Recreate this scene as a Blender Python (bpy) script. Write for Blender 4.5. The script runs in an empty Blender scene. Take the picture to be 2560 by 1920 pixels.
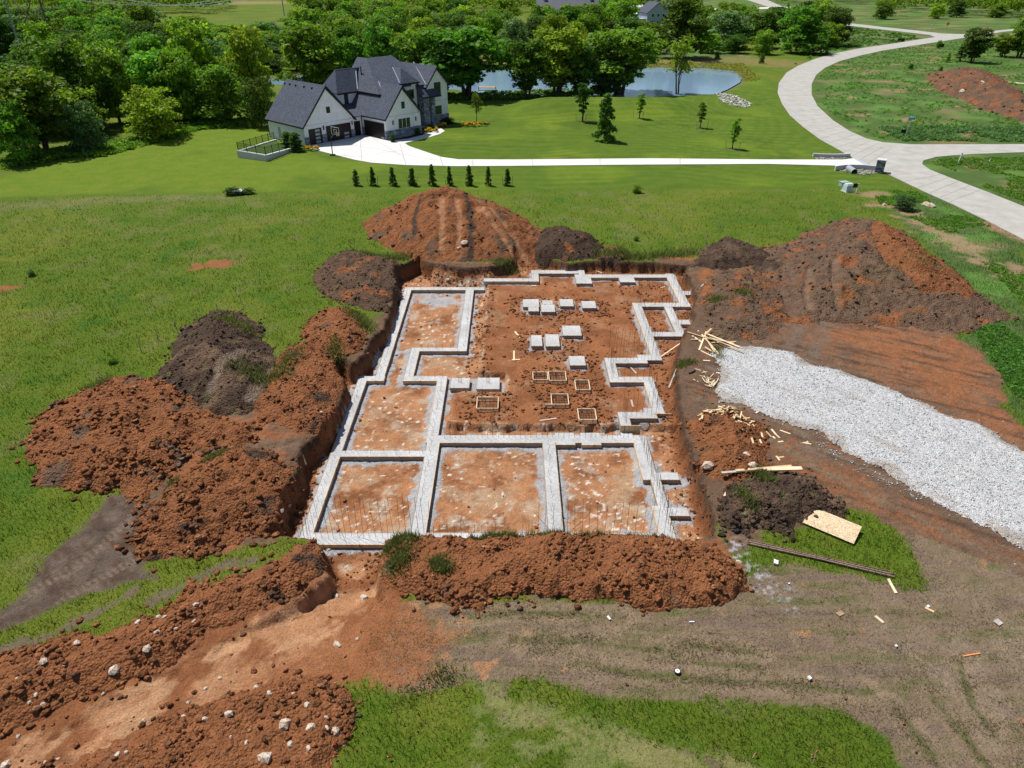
import bpy, math, random
import numpy as np
from mathutils import Vector, Matrix
from mathutils.geometry import tessellate_polygon

S = bpy.context.scene
COL = S.collection
RNG = np.random.default_rng(7)
random.seed(7)

# ------------------------------------------------------------------ camera, world, sun, exposure
FPX, PITCH, CAMH = 1730.0, math.radians(31.0), 24.0      # focal length in photo pixels, tilt, height above the grass
cam_d = bpy.data.cameras.new('camera'); cam = bpy.data.objects.new('camera', cam_d); COL.objects.link(cam)
cam.location = (0, 0, CAMH); cam.rotation_euler = (math.pi/2 - PITCH, 0, 0)
cam_d.sensor_width = 36; cam_d.lens = 36*FPX/2560; cam_d.clip_start = 0.5; cam_d.clip_end = 6000
S.camera = cam
SUN_EL, SUN_DIR = math.radians(62), (-0.79, 0.61)
w = bpy.data.worlds.new('World'); S.world = w; w.use_nodes = True
nt = w.node_tree; nt.nodes.clear()
sky = nt.nodes.new('ShaderNodeTexSky'); sky.sky_type = 'NISHITA'; sky.sun_disc = False
sky.sun_elevation = SUN_EL; sky.sun_rotation = math.atan2(SUN_DIR[0], SUN_DIR[1]); sky.altitude = 300
bg = nt.nodes.new('ShaderNodeBackground'); bg.inputs[1].default_value = 0.072
wo = nt.nodes.new('ShaderNodeOutputWorld')
nt.links.new(sky.outputs[0], bg.inputs[0]); nt.links.new(bg.outputs[0], wo.inputs[0])
sd = bpy.data.lights.new('sun', 'SUN'); sd.energy = 4.9; sd.angle = math.radians(0.5); sd.color = (1.0, 0.96, 0.89)
sun = bpy.data.objects.new('sun', sd); COL.objects.link(sun)
tosun = Vector((SUN_DIR[0]*math.cos(SUN_EL), SUN_DIR[1]*math.cos(SUN_EL), math.sin(SUN_EL)))
sun.rotation_euler = tosun.to_track_quat('Z', 'Y').to_euler(); sun.location = (0, 0, 100)
S.view_settings.view_transform = 'Standard'; S.view_settings.look = 'None'
S.view_settings.exposure = 0.22; S.view_settings.gamma = 1.0
S.cycles.max_bounces = 5; S.cycles.diffuse_bounces = 3; S.cycles.transparent_max_bounces = 4

# ------------------------------------------------------------------ maths helpers
SP, CP = math.sin(PITCH), math.cos(PITCH)
def P(px, py, z=0.0):
    """photo pixel + height -> world point"""
    u = px-1280; v = py-960
    d = (CAMH-z)/(SP + v/FPX*CP)
    return Vector((u/FPX*d, d*(CP - v/FPX*SP), z))
def PW(pts):
    r = []
    for q in pts:
        z = q[2] if len(q) > 2 else 0.0
        w_ = P(q[0], q[1], z); r.append((w_.x, w_.y))
    return r
def _hash(ix, iy, seed):
    h = (ix.astype(np.int64)*374761393 + iy.astype(np.int64)*668265263 + seed*974634777) & 0xffffffff
    h = ((h ^ (h >> 13))*1274126177) & 0xffffffff
    return ((h ^ (h >> 16)) & 0xffff)/65535.0
def perlin(x, y, seed=0):
    ix = np.floor(x); iy = np.floor(y); fx = x-ix; fy = y-iy
    ux = fx*fx*fx*(fx*(fx*6-15)+10); uy = fy*fy*fy*(fy*(fy*6-15)+10)
    def g(ax, ay, dx, dy):
        a = _hash(ax, ay, seed)*6.2831853
        return np.cos(a)*dx + np.sin(a)*dy
    a = g(ix, iy, fx, fy); b = g(ix+1, iy, fx-1, fy); c = g(ix, iy+1, fx, fy-1); d = g(ix+1, iy+1, fx-1, fy-1)
    return ((a*(1-ux)+b*ux)*(1-uy) + (c*(1-ux)+d*ux)*uy)*1.5
def fbm(x, y, scale, octv=4, seed=0, gain=0.5):
    s = 0; a = 1; t = 0; f = 1/scale
    for i in range(octv):
        s = s + a*perlin(x*f+17.3*i, y*f-9.1*i, seed+i); t += a; a *= gain; f *= 2.03
    return s/t
def sstep(a, b, x):
    t = np.clip((x-a)/(b-a), 0, 1); return t*t*(3-2*t)
def sdpoly(x, y, poly):
    """signed distance, positive inside"""
    best = np.full(x.shape, 1e9); inside = np.zeros(x.shape, bool); n = len(poly)
    for i in range(n):
        ax, ay = poly[i]; bx, by = poly[(i+1) % n]
        ex, ey = bx-ax, by-ay; L = ex*ex+ey*ey+1e-12
        t = np.clip(((x-ax)*ex+(y-ay)*ey)/L, 0, 1)
        best = np.minimum(best, (x-ax-ex*t)**2+(y-ay-ey*t)**2)
        if abs(by-ay) > 1e-9:
            c = ((ay > y) != (by > y)) & (x < (bx-ax)*(y-ay)/(by-ay)+ax)
            inside ^= c
    d = np.sqrt(best)
    return np.where(inside, d, -d)
def sdline(x, y, pts):
    best = np.full(x.shape, 1e9)
    for (ax, ay), (bx, by) in zip(pts[:-1], pts[1:]):
        ex, ey = bx-ax, by-ay; L = ex*ex+ey*ey+1e-12
        t = np.clip(((x-ax)*ex+(y-ay)*ey)/L, 0, 1)
        best = np.minimum(best, (x-ax-ex*t)**2+(y-ay-ey*t)**2)
    return np.sqrt(best)
def sdrect(x, y, r):
    cx, cy, hx, hy = (r[0]+r[1])/2, (r[2]+r[3])/2, (r[1]-r[0])/2, (r[3]-r[2])/2
    dx = np.abs(x-cx)-hx; dy = np.abs(y-cy)-hy
    return np.hypot(np.maximum(dx, 0), np.maximum(dy, 0)) + np.minimum(np.maximum(dx, dy), 0)

# ------------------------------------------------------------------ object helpers
def tag(o, label=None, cat=None, group=None, kind=None):
    if label: o['label'] = label
    if cat: o['category'] = cat
    if group: o['group'] = group
    if kind: o['kind'] = kind
    return o
def empty(name, loc=(0, 0, 0), rz=0, label=None, cat=None, group=None):
    o = bpy.data.objects.new(name, None); COL.objects.link(o); o.location = loc; o.rotation_euler = (0, 0, rz)
    o.empty_display_size = 0.2
    return tag(o, label, cat, group)
def link(name, me, mat, parent=None):
    o = bpy.data.objects.new(name, me); COL.objects.link(o)
    if mat is not None and not me.materials: me.materials.append(mat)
    if parent: o.parent = parent
    return o
def mesh_np(name, V, F, mat, parent=None, col=None, extra=None, smooth=False):
    """V (n,3), F (m,k) arrays"""
    V = np.asarray(V, np.float32); F = np.asarray(F, np.int32)
    me = bpy.data.meshes.new(name); m, k = F.shape
    me.vertices.add(len(V)); me.vertices.foreach_set('co', V.ravel())
    me.loops.add(m*k); me.loops.foreach_set('vertex_index', F.ravel())
    me.polygons.add(m); me.polygons.foreach_set('loop_start', np.arange(0, m*k, k, dtype=np.int32))
    me.polygons.foreach_set('loop_total', np.full(m, k, np.int32))
    if smooth: me.polygons.foreach_set('use_smooth', np.ones(m, bool))
    if col is not None:
        a = me.attributes.new('Col', 'FLOAT_COLOR', 'POINT')
        c4 = np.ones((len(V), 4), np.float32); c4[:, :3] = col; a.data.foreach_set('color', c4.ravel())
    for nm, arr in (extra or {}).items():
        a = me.attributes.new(nm, 'FLOAT', 'POINT'); a.data.foreach_set('value', np.asarray(arr, np.float32))
    me.update(calc_edges=True); me.validate()
    return link(name, me, mat, parent)
class MB:
    """collects simple solids into one mesh"""
    def __init__(s): s.v = []; s.f = []
    def add(s, vs, fs):
        n = len(s.v); s.v += [tuple(v) for v in vs]; s.f += [tuple(i+n for i in f) for f in fs]; return s
    def box(s, x0, x1, y0, y1, z0, z1, M=None):
        vs = [Vector((x, y, z)) for z in (z0, z1) for y in (y0, y1) for x in (x0, x1)]
        if M: vs = [M @ v for v in vs]
        return s.add(vs, [(0, 2, 3, 1), (4, 5, 7, 6), (0, 1, 5, 4), (2, 6, 7, 3), (0, 4, 6, 2), (1, 3, 7, 5)])
    def beam(s, a, b, wd, ht, up=(0, 0, 1)):
        a = Vector(a); b = Vector(b); d = (b-a).normalized(); up = Vector(up)
        if abs(d.dot(up)) > 0.98: up = Vector((1, 0, 0))
        sx = d.cross(up).normalized(); uz = sx.cross(d)
        vs = [p + sx*i*wd/2 + uz*j*ht/2 for p in (a, b) for (i, j) in ((-1, -1), (1, -1), (1, 1), (-1, 1))]
        return s.add(vs, [(0, 1, 2, 3), (7, 6, 5, 4), (0, 4, 5, 1), (1, 5, 6, 2), (2, 6, 7, 3), (3, 7, 4, 0)])
    def tube(s, pts, rad, n=6, caps=True):
        pts = [Vector(p) for p in pts]; rad = rad if isinstance(rad, (list, tuple)) else [rad]*len(pts)
        rings = []
        for i, p in enumerate(pts):
            d = (pts[min(i+1, len(pts)-1)]-pts[max(i-1, 0)]).normalized()
            up = Vector((0, 0, 1)) if abs(d.z) < 0.95 else Vector((1, 0, 0))
            a = d.cross(up).normalized(); b = a.cross(d)
            rings.append([p+(a*math.cos(2*math.pi*k/n)+b*math.sin(2*math.pi*k/n))*rad[i] for k in range(n)])
        vs = [v for r in rings for v in r]; fs = []
        for i in range(len(pts)-1):
            for k in range(n):
                fs.append((i*n+k, i*n+(k+1) % n, (i+1)*n+(k+1) % n, (i+1)*n+k))
        if caps: fs.append(tuple(range(n-1, -1, -1))); fs.append(tuple((len(pts)-1)*n+k for k in range(n)))
        return s.add(vs, fs)
    def prism(s, poly, z0, z1, M=None):
        """poly xy list (ccw) extruded"""
        n = len(poly); vs = [Vector((x, y, z0)) for x, y in poly]+[Vector((x, y, z1)) for x, y in poly]
        if M: vs = [M @ v for v in vs]
        return s.add(vs, [tuple(range(n-1, -1, -1)), tuple(range(n, 2*n))]+[(i, (i+1) % n, n+(i+1) % n, n+i) for i in range(n)])
    def slab(s, pts, th):
        """planar polygon thickened downwards along its normal"""
        pts = [Vector(p) for p in pts]; n = len(pts)
        nm = Vector((0, 0, 0))
        for i in range(n): nm += pts[i].cross(pts[(i+1) % n])
        nm.normalize()
        if nm.z < 0: pts.reverse(); nm = -nm
        lo = [p-nm*th for p in pts]
        return s.add(pts+lo, [tuple(range(n)), tuple(range(2*n-1, n-1, -1))]+[(i, n+i, n+(i+1) % n, (i+1) % n) for i in range(n)])
    def build(s, name, mat, parent=None, smooth=False, bevel=0):
        me = bpy.data.meshes.new(name); me.from_pydata(s.v, [], s.f); me.update()
        if smooth: me.polygons.foreach_set('use_smooth', [True]*len(me.polygons))
        o = link(name, me, mat, parent)
        if bevel:
            m = o.modifiers.new('bevel', 'BEVEL'); m.width = bevel; m.segments = 1
        return o
def flat_poly(name, pts, z, mat, parent=None, th=0.0):
    pts3 = [Vector((x, y, z)) for x, y in pts]
    tris = tessellate_polygon([pts3]); vs = list(pts3); fs = [tuple(t) for t in tris]
    if fs:
        a, b, c = (vs[i] for i in fs[0])
    out = []
    for f in fs:
        a, b, c = (vs[i] for i in f)
        out.append(f if (b-a).cross(c-a).z > 0 else f[::-1])
    if th:
        n = len(vs); area = sum(vs[i].x*vs[(i+1) % n].y-vs[(i+1) % n].x*vs[i].y for i in range(n))
        lo = [v-Vector((0, 0, th)) for v in vs]; vs = vs+lo
        for i in range(n):
            j = (i+1) % n
            out.append((i, n+i, n+j, j) if area > 0 else (i, j, n+j, n+i))
    me = bpy.data.meshes.new(name); me.from_pydata(vs, [], out); me.update()
    return link(name, me, mat, parent)

# ------------------------------------------------------------------ materials
def nodes_mat(name):
    m = bpy.data.materials.new(name); m.use_nodes = True
    t = m.node_tree; b = t.nodes['Principled BSDF']; b.inputs['Roughness'].default_value = 0.8
    b.inputs['Specular IOR Level'].default_value = 0.25
    return m, t, b
def N(t, typ, **kw):
    n = t.nodes.new(typ)
    for k, v in kw.items():
        if k in n.inputs: n.inputs[k].default_value = v
        else: setattr(n, k, v)
    return n
def noise(t, scale, detail=4, rough=0.55, vec=None, stretch=None):
    n = t.nodes.new('ShaderNodeTexNoise'); n.inputs['Scale'].default_value = scale
    n.inputs['Detail'].default_value = detail; n.inputs['Roughness'].default_value = rough
    if vec is None:
        g = t.nodes.new('ShaderNodeTexCoord'); vec = g.outputs['Object']
    if stretch:
        mp = t.nodes.new('ShaderNodeMapping'); mp.inputs['Scale'].default_value = stretch
        t.links.new(vec, mp.inputs[0]); vec = mp.outputs[0]
    t.links.new(vec, n.inputs['Vector']); return n
def ramp(t, src, lo, hi, a=0.3, b=0.7):
    r = t.nodes.new('ShaderNodeMapRange'); r.inputs['From Min'].default_value = a; r.inputs['From Max'].default_value = b
    r.inputs['To Min'].default_value = lo; r.inputs['To Max'].default_value = hi
    t.links.new(src, r.inputs['Value']); return r.outputs[0]
def mulc(t, a, b):
    m = t.nodes.new('ShaderNodeMix'); m.data_type = 'RGBA'; m.blend_type = 'MULTIPLY'; m.inputs[0].default_value = 1
    for s_, i in ((a, 6), (b, 7)):
        if hasattr(s_, 'links'): t.links.new(s_, m.inputs[i])
        else: m.inputs[i].default_value = s_
    return m.outputs[2]
def mixc(t, f, a, b):
    m = t.nodes.new('ShaderNodeMix'); m.data_type = 'RGBA'
    if hasattr(f, 'links'): t.links.new(f, m.inputs[0])
    else: m.inputs[0].default_value = f
    for s_, i in ((a, 6), (b, 7)):
        if hasattr(s_, 'links'): t.links.new(s_, m.inputs[i])
        else: m.inputs[i].default_value = s_
    return m.outputs[2]
def bump(t, b, h, strength=0.5, dist=0.05):
    n = t.nodes.new('ShaderNodeBump'); n.inputs['Strength'].default_value = strength; n.inputs['Distance'].default_value = dist
    t.links.new(h, n.inputs['Height']); t.links.new(n.outputs[0], b.inputs['Normal'])
def simple(name, c, rough=0.8, var=0.15, scale=3, bmp=0.0, bs=20, spec=0.25, metal=0.0, c2=None):
    m, t, b = nodes_mat(name); b.inputs['Roughness'].default_value = rough; b.inputs['Metallic'].default_value = metal
    b.inputs['Specular IOR Level'].default_value = spec
    n = noise(t, scale, 5)
    if c2: col = mixc(t, ramp(t, n.outputs[0], 0, 1, .4, .6), (*c, 1), (*c2, 1))
    else: col = mulc(t, (*c, 1), ramp(t, n.outputs[0], 1-var, 1+var))
    t.links.new(col, b.inputs['Base Color'])
    if bmp: bump(t, b, noise(t, bs, 4).outputs[0], bmp, 0.03)
    return m
def earth_mat(name, grass=False):
    m, t, b = nodes_mat(name); b.inputs['Roughness'].default_value = 0.95; b.inputs['Specular IOR Level'].default_value = 0.1
    at = t.nodes.new('ShaderNodeAttribute'); at.attribute_name = 'Col'
    n1 = noise(t, 1.3, 6, .6); n2 = noise(t, 14, 5, .7)
    f = t.nodes.new('ShaderNodeMath'); f.operation = 'MULTIPLY'
    t.links.new(ramp(t, n1.outputs[0], .82, 1.2), f.inputs[0]); t.links.new(ramp(t, n2.outputs[0], .66, 1.36), f.inputs[1])
    dirt = mulc(t, at.outputs['Color'], f.outputs[0])
    if grass:
        gr = t.nodes.new('ShaderNodeAttribute'); gr.attribute_name = 'gr'
        g1 = noise(t, 9, 6, .75, stretch=(1, .8, 1)); g2 = noise(t, .5, 4, .6)
        gm = mulc(t, at.outputs['Color'], ramp(t, g1.outputs[0], .5, 1.5, .28, .72))
        gy = mulc(t, gm, mixc(t, ramp(t, g2.outputs[0], 0, 1, .35, .65), (.86, .96, .8, 1), (1.16, 1.04, 1.2, 1)))
        # mower stripes: alternate passes laid along x, and curved passes by the road bend
        lw = t.nodes.new('ShaderNodeAttribute'); lw.attribute_name = 'lw'; tc = t.nodes.new('ShaderNodeTexCoord'); sx = t.nodes.new('ShaderNodeSeparateXYZ')
        t.links.new(tc.outputs['Object'], sx.inputs[0]); wn = noise(t, .035, 2); wob = t.nodes.new('ShaderNodeMath'); wob.operation = 'MULTIPLY_ADD'; wob.inputs[1].default_value = 16
        t.links.new(wn.outputs[0], wob.inputs[0]); t.links.new(sx.outputs['Y'], wob.inputs[2])
        s1 = t.nodes.new('ShaderNodeMath'); s1.operation = 'MULTIPLY'; s1.inputs[1].default_value = 2*math.pi/2.3; t.links.new(wob.outputs[0], s1.inputs[0])
        s2 = t.nodes.new('ShaderNodeMath'); s2.operation = 'SINE'; t.links.new(s1.outputs[0], s2.inputs[0])
        gs = mulc(t, gy, mixc(t, ramp(t, s2.outputs[0], 0, 1, -.5, .5), (.90, .94, .94, 1), (1.12, 1.07, 1.06, 1)))
        gy = mixc(t, lw.outputs['Fac'], gy, gs)
        colr = mixc(t, gr.outputs['Fac'], dirt, gy)
    else: colr = dirt
    t.links.new(colr, b.inputs['Base Color'])
    n3 = noise(t, 5, 8, .7)
    vo = t.nodes.new('ShaderNodeTexVoronoi'); vo.inputs['Scale'].default_value = 9.5; vo.inputs['Randomness'].default_value = 1
    gg = t.nodes.new('ShaderNodeTexCoord'); nz = noise(t, 6, 3); mx_ = t.nodes.new('ShaderNodeMix'); mx_.data_type = 'RGBA'; mx_.inputs[0].default_value = .12
    t.links.new(gg.outputs['Object'], mx_.inputs[6]); t.links.new(nz.outputs['Color'], mx_.inputs[7]); t.links.new(mx_.outputs[2], vo.inputs['Vector'])
    ad = t.nodes.new('ShaderNodeMath'); ad.operation = 'MULTIPLY_ADD'; ad.inputs[1].default_value = -(.12 if grass else .75)
    t.links.new(vo.outputs['Distance'], ad.inputs[0]); t.links.new(n3.outputs[0], ad.inputs[2])
    bump(t, b, ad.outputs[0], 1.0, 0.16)
    return m
def leaf_mat(name, c, var=0.35, sat=0.12, transl=0.45):
    m, t, b = nodes_mat(name); b.inputs['Roughness'].default_value = 0.6; b.inputs['Specular IOR Level'].default_value = 0.2
    oi = t.nodes.new('ShaderNodeObjectInfo'); at = t.nodes.new('ShaderNodeAttribute'); at.attribute_name = 'Col'
    hs = t.nodes.new('ShaderNodeHueSaturation'); hs.inputs['Color'].default_value = (*c, 1)
    t.links.new(ramp(t, oi.outputs['Random'], .485, .53, 0, 1), hs.inputs['Hue'])
    mm = t.nodes.new('ShaderNodeMath'); mm.operation = 'MULTIPLY_ADD'; mm.inputs[1].default_value = 7.31; mm.inputs[2].default_value = 0.13
    fr = t.nodes.new('ShaderNodeMath'); fr.operation = 'FRACT'
    t.links.new(oi.outputs['Random'], mm.inputs[0]); t.links.new(mm.outputs[0], fr.inputs[0])
    t.links.new(ramp(t, fr.outputs[0], 1-var, 1+var, 0, 1), hs.inputs['Value'])
    col = mulc(t, hs.outputs[0], at.outputs['Color']); t.links.new(col, b.inputs['Base Color'])
    tr = t.nodes.new('ShaderNodeBsdfTranslucent'); t.links.new(mulc(t, col, (1.1, 1.25, .6, 1)), tr.inputs[0])
    mx = t.nodes.new('ShaderNodeMixShader'); mx.inputs[0].default_value = transl
    out = t.nodes['Material Output']; t.links.new(b.outputs[0], mx.inputs[1]); t.links.new(tr.outputs[0], mx.inputs[2])
    t.links.new(mx.outputs[0], out.inputs[0]); return m
M = {}
M['ground'] = earth_mat('ground_material', True); M['earth'] = earth_mat('earth_material')
M['leaf'] = leaf_mat('foliage', (.140, .250, .024)); M['leafy'] = leaf_mat('foliage_light', (.205, .310, .026))
M['leafd'] = leaf_mat('foliage_dark', (.085, .160, .026)); M['leafb'] = leaf_mat('foliage_bluish', (.125, .215, .085))
M['blade'] = leaf_mat('grass_blades', (1, 1, 1), var=0.0, transl=0.35)
M['flower'] = leaf_mat('flower_petals', (1, 1, 1), var=0.0, transl=0.1)
M['bark'] = simple('bark', (.085, .062, .045), .9, .3, 6, .5)
M['white'] = simple('white_stucco', (.80, .82, .86), .85, .08, 1.2, .1, 40)
M['black'] = simple('black_trim', (.012, .012, .013), .45, .2, 8)
M['door'] = simple('dark_door', (.016, .013, .012), .4, .2, 3)
M['gutter'] = simple('flashing_metal', (.5, .55, .62), .35, .1, 3, metal=.6)
M['wood'] = simple('pine_lumber', (.60, .43, .24), .8, .18, 2.5); M['woodp'] = simple('pale_lumber', (.72, .58, .38), .8, .15, 2.5)
M['woodg'] = simple('weathered_lumber', (.42, .38, .34), .85, .2, 3); M['woodb'] = simple('muddy_form_board', (.36, .25, .15), .85, .25, 3)
M['rebar'] = simple('rusty_rebar', (.075, .042, .032), .7, .4, 4, metal=.2)
M['stone'] = simple('pale_limestone', (.56, .52, .45), .9, .2, 3.0, .6, 7, c2=(.36, .22, .13))
M['plast'] = simple('white_plastic', (.75, .76, .78), .5, .05, 5)
M['red'] = simple('red_flag', (.65, .03, .04), .6, .1, 5); M['orange'] = simple('orange_paint', (.75, .25, .08), .7, .15, 5)
M['pad'] = simple('green_utility_paint', (.30, .42, .36), .5, .06, 4); M['blue'] = simple('teal_sign', (.06, .33, .35), .4, .1, 4)
M['pole'] = simple('utility_pole_wood', (.16, .12, .09), .85, .25, 1); M['polel'] = simple('grey_steel_pole', (.30, .33, .36), .6, .1, 1)
M['brace'] = simple('brown_brace', (.42, .22, .11), .8, .2, 2); M['wire'] = simple('aluminium_cable', (.45, .52, .58), .4, .1, 1)
M['grey'] = simple('grey_paint', (.36, .40, .46), .7, .08, 1); M['navy'] = simple('navy_siding', (.035, .05, .085), .7, .1, 1)
M['mulch'] = simple('dark_mulch', (.05, .035, .028), .95, .4, 8, .8, 12)
def conc(name, c, var=.1, speck=.16, rough=.9, stain=0.0):
    m, t, b = nodes_mat(name); b.inputs['Roughness'].default_value = rough
    a = noise(t, .5, 5, .6); d = noise(t, 9, 6, .7)
    f = t.nodes.new('ShaderNodeMath'); f.operation = 'MULTIPLY'
    t.links.new(ramp(t, a.outputs[0], 1-var, 1+var), f.inputs[0]); t.links.new(ramp(t, d.outputs[0], 1-speck, 1+speck), f.inputs[1])
    st_ = noise(t, 1.7, 6, .65)
    t.links.new(mixc(t, ramp(t, st_.outputs[0], 0, stain, .55, .72), mulc(t, (*c, 1), f.outputs[0]), (.34, .25, .18, 1)), b.inputs['Base Color']); bump(t, b, d.outputs[0], .5, .03); return m
M['conc'] = conc('footing_concrete', (.42, .42, .425), .16, .28, stain=.7)
M['drive'] = conc('driveway_concrete', (.60, .59, .57), .06, .05); M['road'] = conc('road_concrete', (.37, .355, .33), .14, .08, stain=.12)
M['block'] = conc('pale_block', (.52, .52, .53), .1, .15)
# shingles
m, t, b = nodes_mat('roof_shingles'); M['roof'] = m
n = noise(t, 1.0, 3); n2 = noise(t, 3.2, 5, .75, stretch=(1, 1, 2.2)); f = t.nodes.new('ShaderNodeMath'); f.operation = 'MULTIPLY'
t.links.new(ramp(t, n.outputs[0], .9, 1.1), f.inputs[0]); t.links.new(ramp(t, n2.outputs[0], .35, 1.65), f.inputs[1])
t.links.new(mulc(t, (.060, .070, .100, 1), f.outputs[0]), b.inputs['Base Color']); bump(t, b, n2.outputs[0], .4, .03)
# ledge stone
m, t, b = nodes_mat('grey_ledge_stone'); M['ledge'] = m
v = t.nodes.new('ShaderNodeTexVoronoi'); v.inputs['Scale'].default_value = 2.6
g = t.nodes.new('ShaderNodeTexCoord'); mp = t.nodes.new('ShaderNodeMapping'); mp.inputs['Scale'].default_value = (1, 1, 3.2)
t.links.new(g.outputs['Object'], mp.inputs[0]); t.links.new(mp.outputs[0], v.inputs['Vector'])
sx = t.nodes.new('ShaderNodeSeparateColor'); t.links.new(v.outputs['Color'], sx.inputs[0])
t.links.new(mulc(t, (.19, .21, .255, 1), ramp(t, sx.outputs[0], .3, 1.9, 0, 1)), b.inputs['Base Color']); bump(t, b, v.outputs['Distance'], .6, .05)
# glass
m, t, b = nodes_mat('dark_window_glass'); M['glass'] = m
b.inputs['Base Color'].default_value = (.018, .035, .020, 1); b.inputs['Roughness'].default_value = .05; b.inputs['Specular IOR Level'].default_value = .6
m, t, b = nodes_mat('frosted_glass'); M['frost'] = m
b.inputs['Base Color'].default_value = (.34, .38, .40, 1); b.inputs['Roughness'].default_value = .2
# water
m, t, b = nodes_mat('pond_surface'); M['water'] = m
b.inputs['Base Color'].default_value = (.20, .31, .43, 1); b.inputs['Roughness'].default_value = .12; b.inputs['Specular IOR Level'].default_value = .7
bump(t, b, noise(t, 2.2, 3).outputs[0], .05, .02)
m, t, b = nodes_mat('pool_surface'); M['pool'] = m
b.inputs['Base Color'].default_value = (.16, .38, .55, 1); b.inputs['Roughness'].default_value = .1
# OSB
m, t, b = nodes_mat('strand_board'); M['osb'] = m
v = t.nodes.new('ShaderNodeTexVoronoi'); v.inputs['Scale'].default_value = 16; g = t.nodes.new('ShaderNodeTexCoord')
mp = t.nodes.new('ShaderNodeMapping'); mp.inputs['Scale'].default_value = (1, 2.2, 1); mp.inputs['Rotation'].default_value = (0, 0, .5)
t.links.new(g.outputs['Object'], mp.inputs[0]); t.links.new(mp.outputs[0], v.inputs['Vector'])
sx = t.nodes.new('ShaderNodeSeparateColor'); t.links.new(v.outputs['Color'], sx.inputs[0])
t.links.new(mixc(t, sx.outputs[0], (.42, .29, .16, 1), (.74, .60, .42, 1)), b.inputs['Base Color'])
# gravel
m, t, b = nodes_mat('crushed_stone'); M['gravel'] = m
v = t.nodes.new('ShaderNodeTexVoronoi'); v.inputs['Scale'].default_value = 18; g = t.nodes.new('ShaderNodeTexCoord'); t.links.new(g.outputs['Object'], v.inputs['Vector'])
sx = t.nodes.new('ShaderNodeSeparateColor'); t.links.new(v.outputs['Color'], sx.inputs[0])
nn = noise(t, .6, 4)
at = t.nodes.new('ShaderNodeAttribute'); at.attribute_name = 'Col'
t.links.new(mulc(t, at.outputs['Color'], mulc(t, ramp(t, nn.outputs[0], .92, 1.06), mixc(t, sx.outputs[0], (.55, .55, .57, 1), (1.2, 1.2, 1.17, 1)))), b.inputs['Base Color'])
bump(t, b, v.outputs['Distance'], .9, .08)

# ------------------------------------------------------------------ palette (albedo)
RED = np.array((.250, .100, .043)); REDL = np.array((.39, .200, .104)); DARK = np.array((.078, .051, .036)); SOIL = np.array((.140, .088, .058))
TAN = np.array((.200, .146, .096)); GREYB = np.array((.138, .101, .077)); SLURRY = np.array((.34, .345, .36)); DRY = np.array((.26, .235, .11))
GRASS = np.array((.088, .136, .013)); GRASS2 = np.array((.128, .158, .020)); LAWN = np.array((.082, .136, .014)); LAWNL = np.array((.118, .176, .016)); MEAD = np.array((.070, .120, .030))
WHITEST = np.array((.72, .69, .62))

# ------------------------------------------------------------------ footing plan (world rectangles x0,x1,y0,y1)
ZL, ZM = -1.5, -1.0                 # pit floors
TL, TM = -1.15, -0.70               # footing tops
LOWR = [(-10.95, -10.35, 26.0, 42.95), (-10.95, -9.15, 42.3, 42.95), (-9.8, -9.2, 42.3, 59.15), (-9.8, -2.56, 58.5, 59.15), (-4.2, -3.5, 46.75, 59.15),
        (-7.75, -3.5, 46.75, 47.32), (-7.75, -7.12, 42.3, 47.32), (-7.75, -4.65, 42.3, 42.95), (-5.3, -4.65, 34.8, 42.95), (-5.25, -4.5, 26.0, 35.6),
        (-10.95, -4.5, 33.4, 33.97), (-5.25, 8.35, 34.8, 35.6), (2.7, 3.9, 34.6, 35.87), (4.3, 5.5, 34.6, 35.87), (6.85, 7.55, 34.8, 35.98),
        (1.9, 2.65, 26.0, 35.6), (7.55, 8.35, 31.2, 35.6), (7.97, 8.5, 28.85, 31.8), (7.65, 8.4, 26.0, 28.95), (8.3, 9.6, 31.2, 31.85), (8.3, 9.5, 28.15, 28.8),
        (-10.95, 8.4, 26.0, 26.82)]
MIDR = [(-2.6, 2.45, 59.45, 60.15), (1.85, 2.45, 59.45, 62.15), (1.85, 6.85, 61.35, 62.15), (6.3, 6.85, 60.35, 62.15), (6.3, 15.25, 60.35, 61.1),
        (5.9, 7.3, 58.95, 61.1), (9.95, 11.3, 59.25, 61.1), (14.45, 15.2, 53.9, 61.3), (15.1, 16.1, 56.4, 57.2), (10.38, 15.2, 53.9, 54.65),
        (10.38, 11.02, 44.5, 54.65), (12.95, 13.6, 48.35, 54.0), (11.0, 13.6, 48.35, 49.1), (13.55, 14.45, 50.5, 51.3), (9.3, 11.02, 44.5, 45.3),
        (6.83, 9.9, 44.05, 44.85), (6.83, 7.5, 41.35, 44.85), (6.83, 9.87, 41.35, 42.05), (9.2, 9.87, 37.4, 42.05), (6.85, 9.3, 36.85, 37.55),
        (8.6, 9.8, 37.4, 38.05), (6.85, 7.5, 36.0, 37.55)]
PADS = [(.96, 2.3, 53.85, 55.45), (1.4, 2.24, 52.98, 53.82), (2.62, 3.49, 54.38, 55.2), (2.48, 3.61, 52.87, 54.34), (4.13, 5.25, 54.0, 55.45), (6.0, 7.15, 53.63, 55.05),
        (4.03, 5.45, 48.5, 50.25), (1.5, 2.3, 46.75, 48.55), (2.6, 3.63, 46.71, 48.7), (4.22, 5.34, 43.75, 45.15)]
PADSL = [(-4.32, -3.02, 41.25, 42.6), (-2.45, -.9, 41.1, 42.65)]
FORMS = [(1.5, 2.5, 41.75, 42.78), (2.63, 3.79, 41.64, 42.88), (4.41, 5.34, 40.4, 41.66), (2.66, 3.75, 38.55, 39.8), (4.31, 5.4, 36.75, 37.98), (-2.31, -.94, 38.06, 39.4)]

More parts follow.
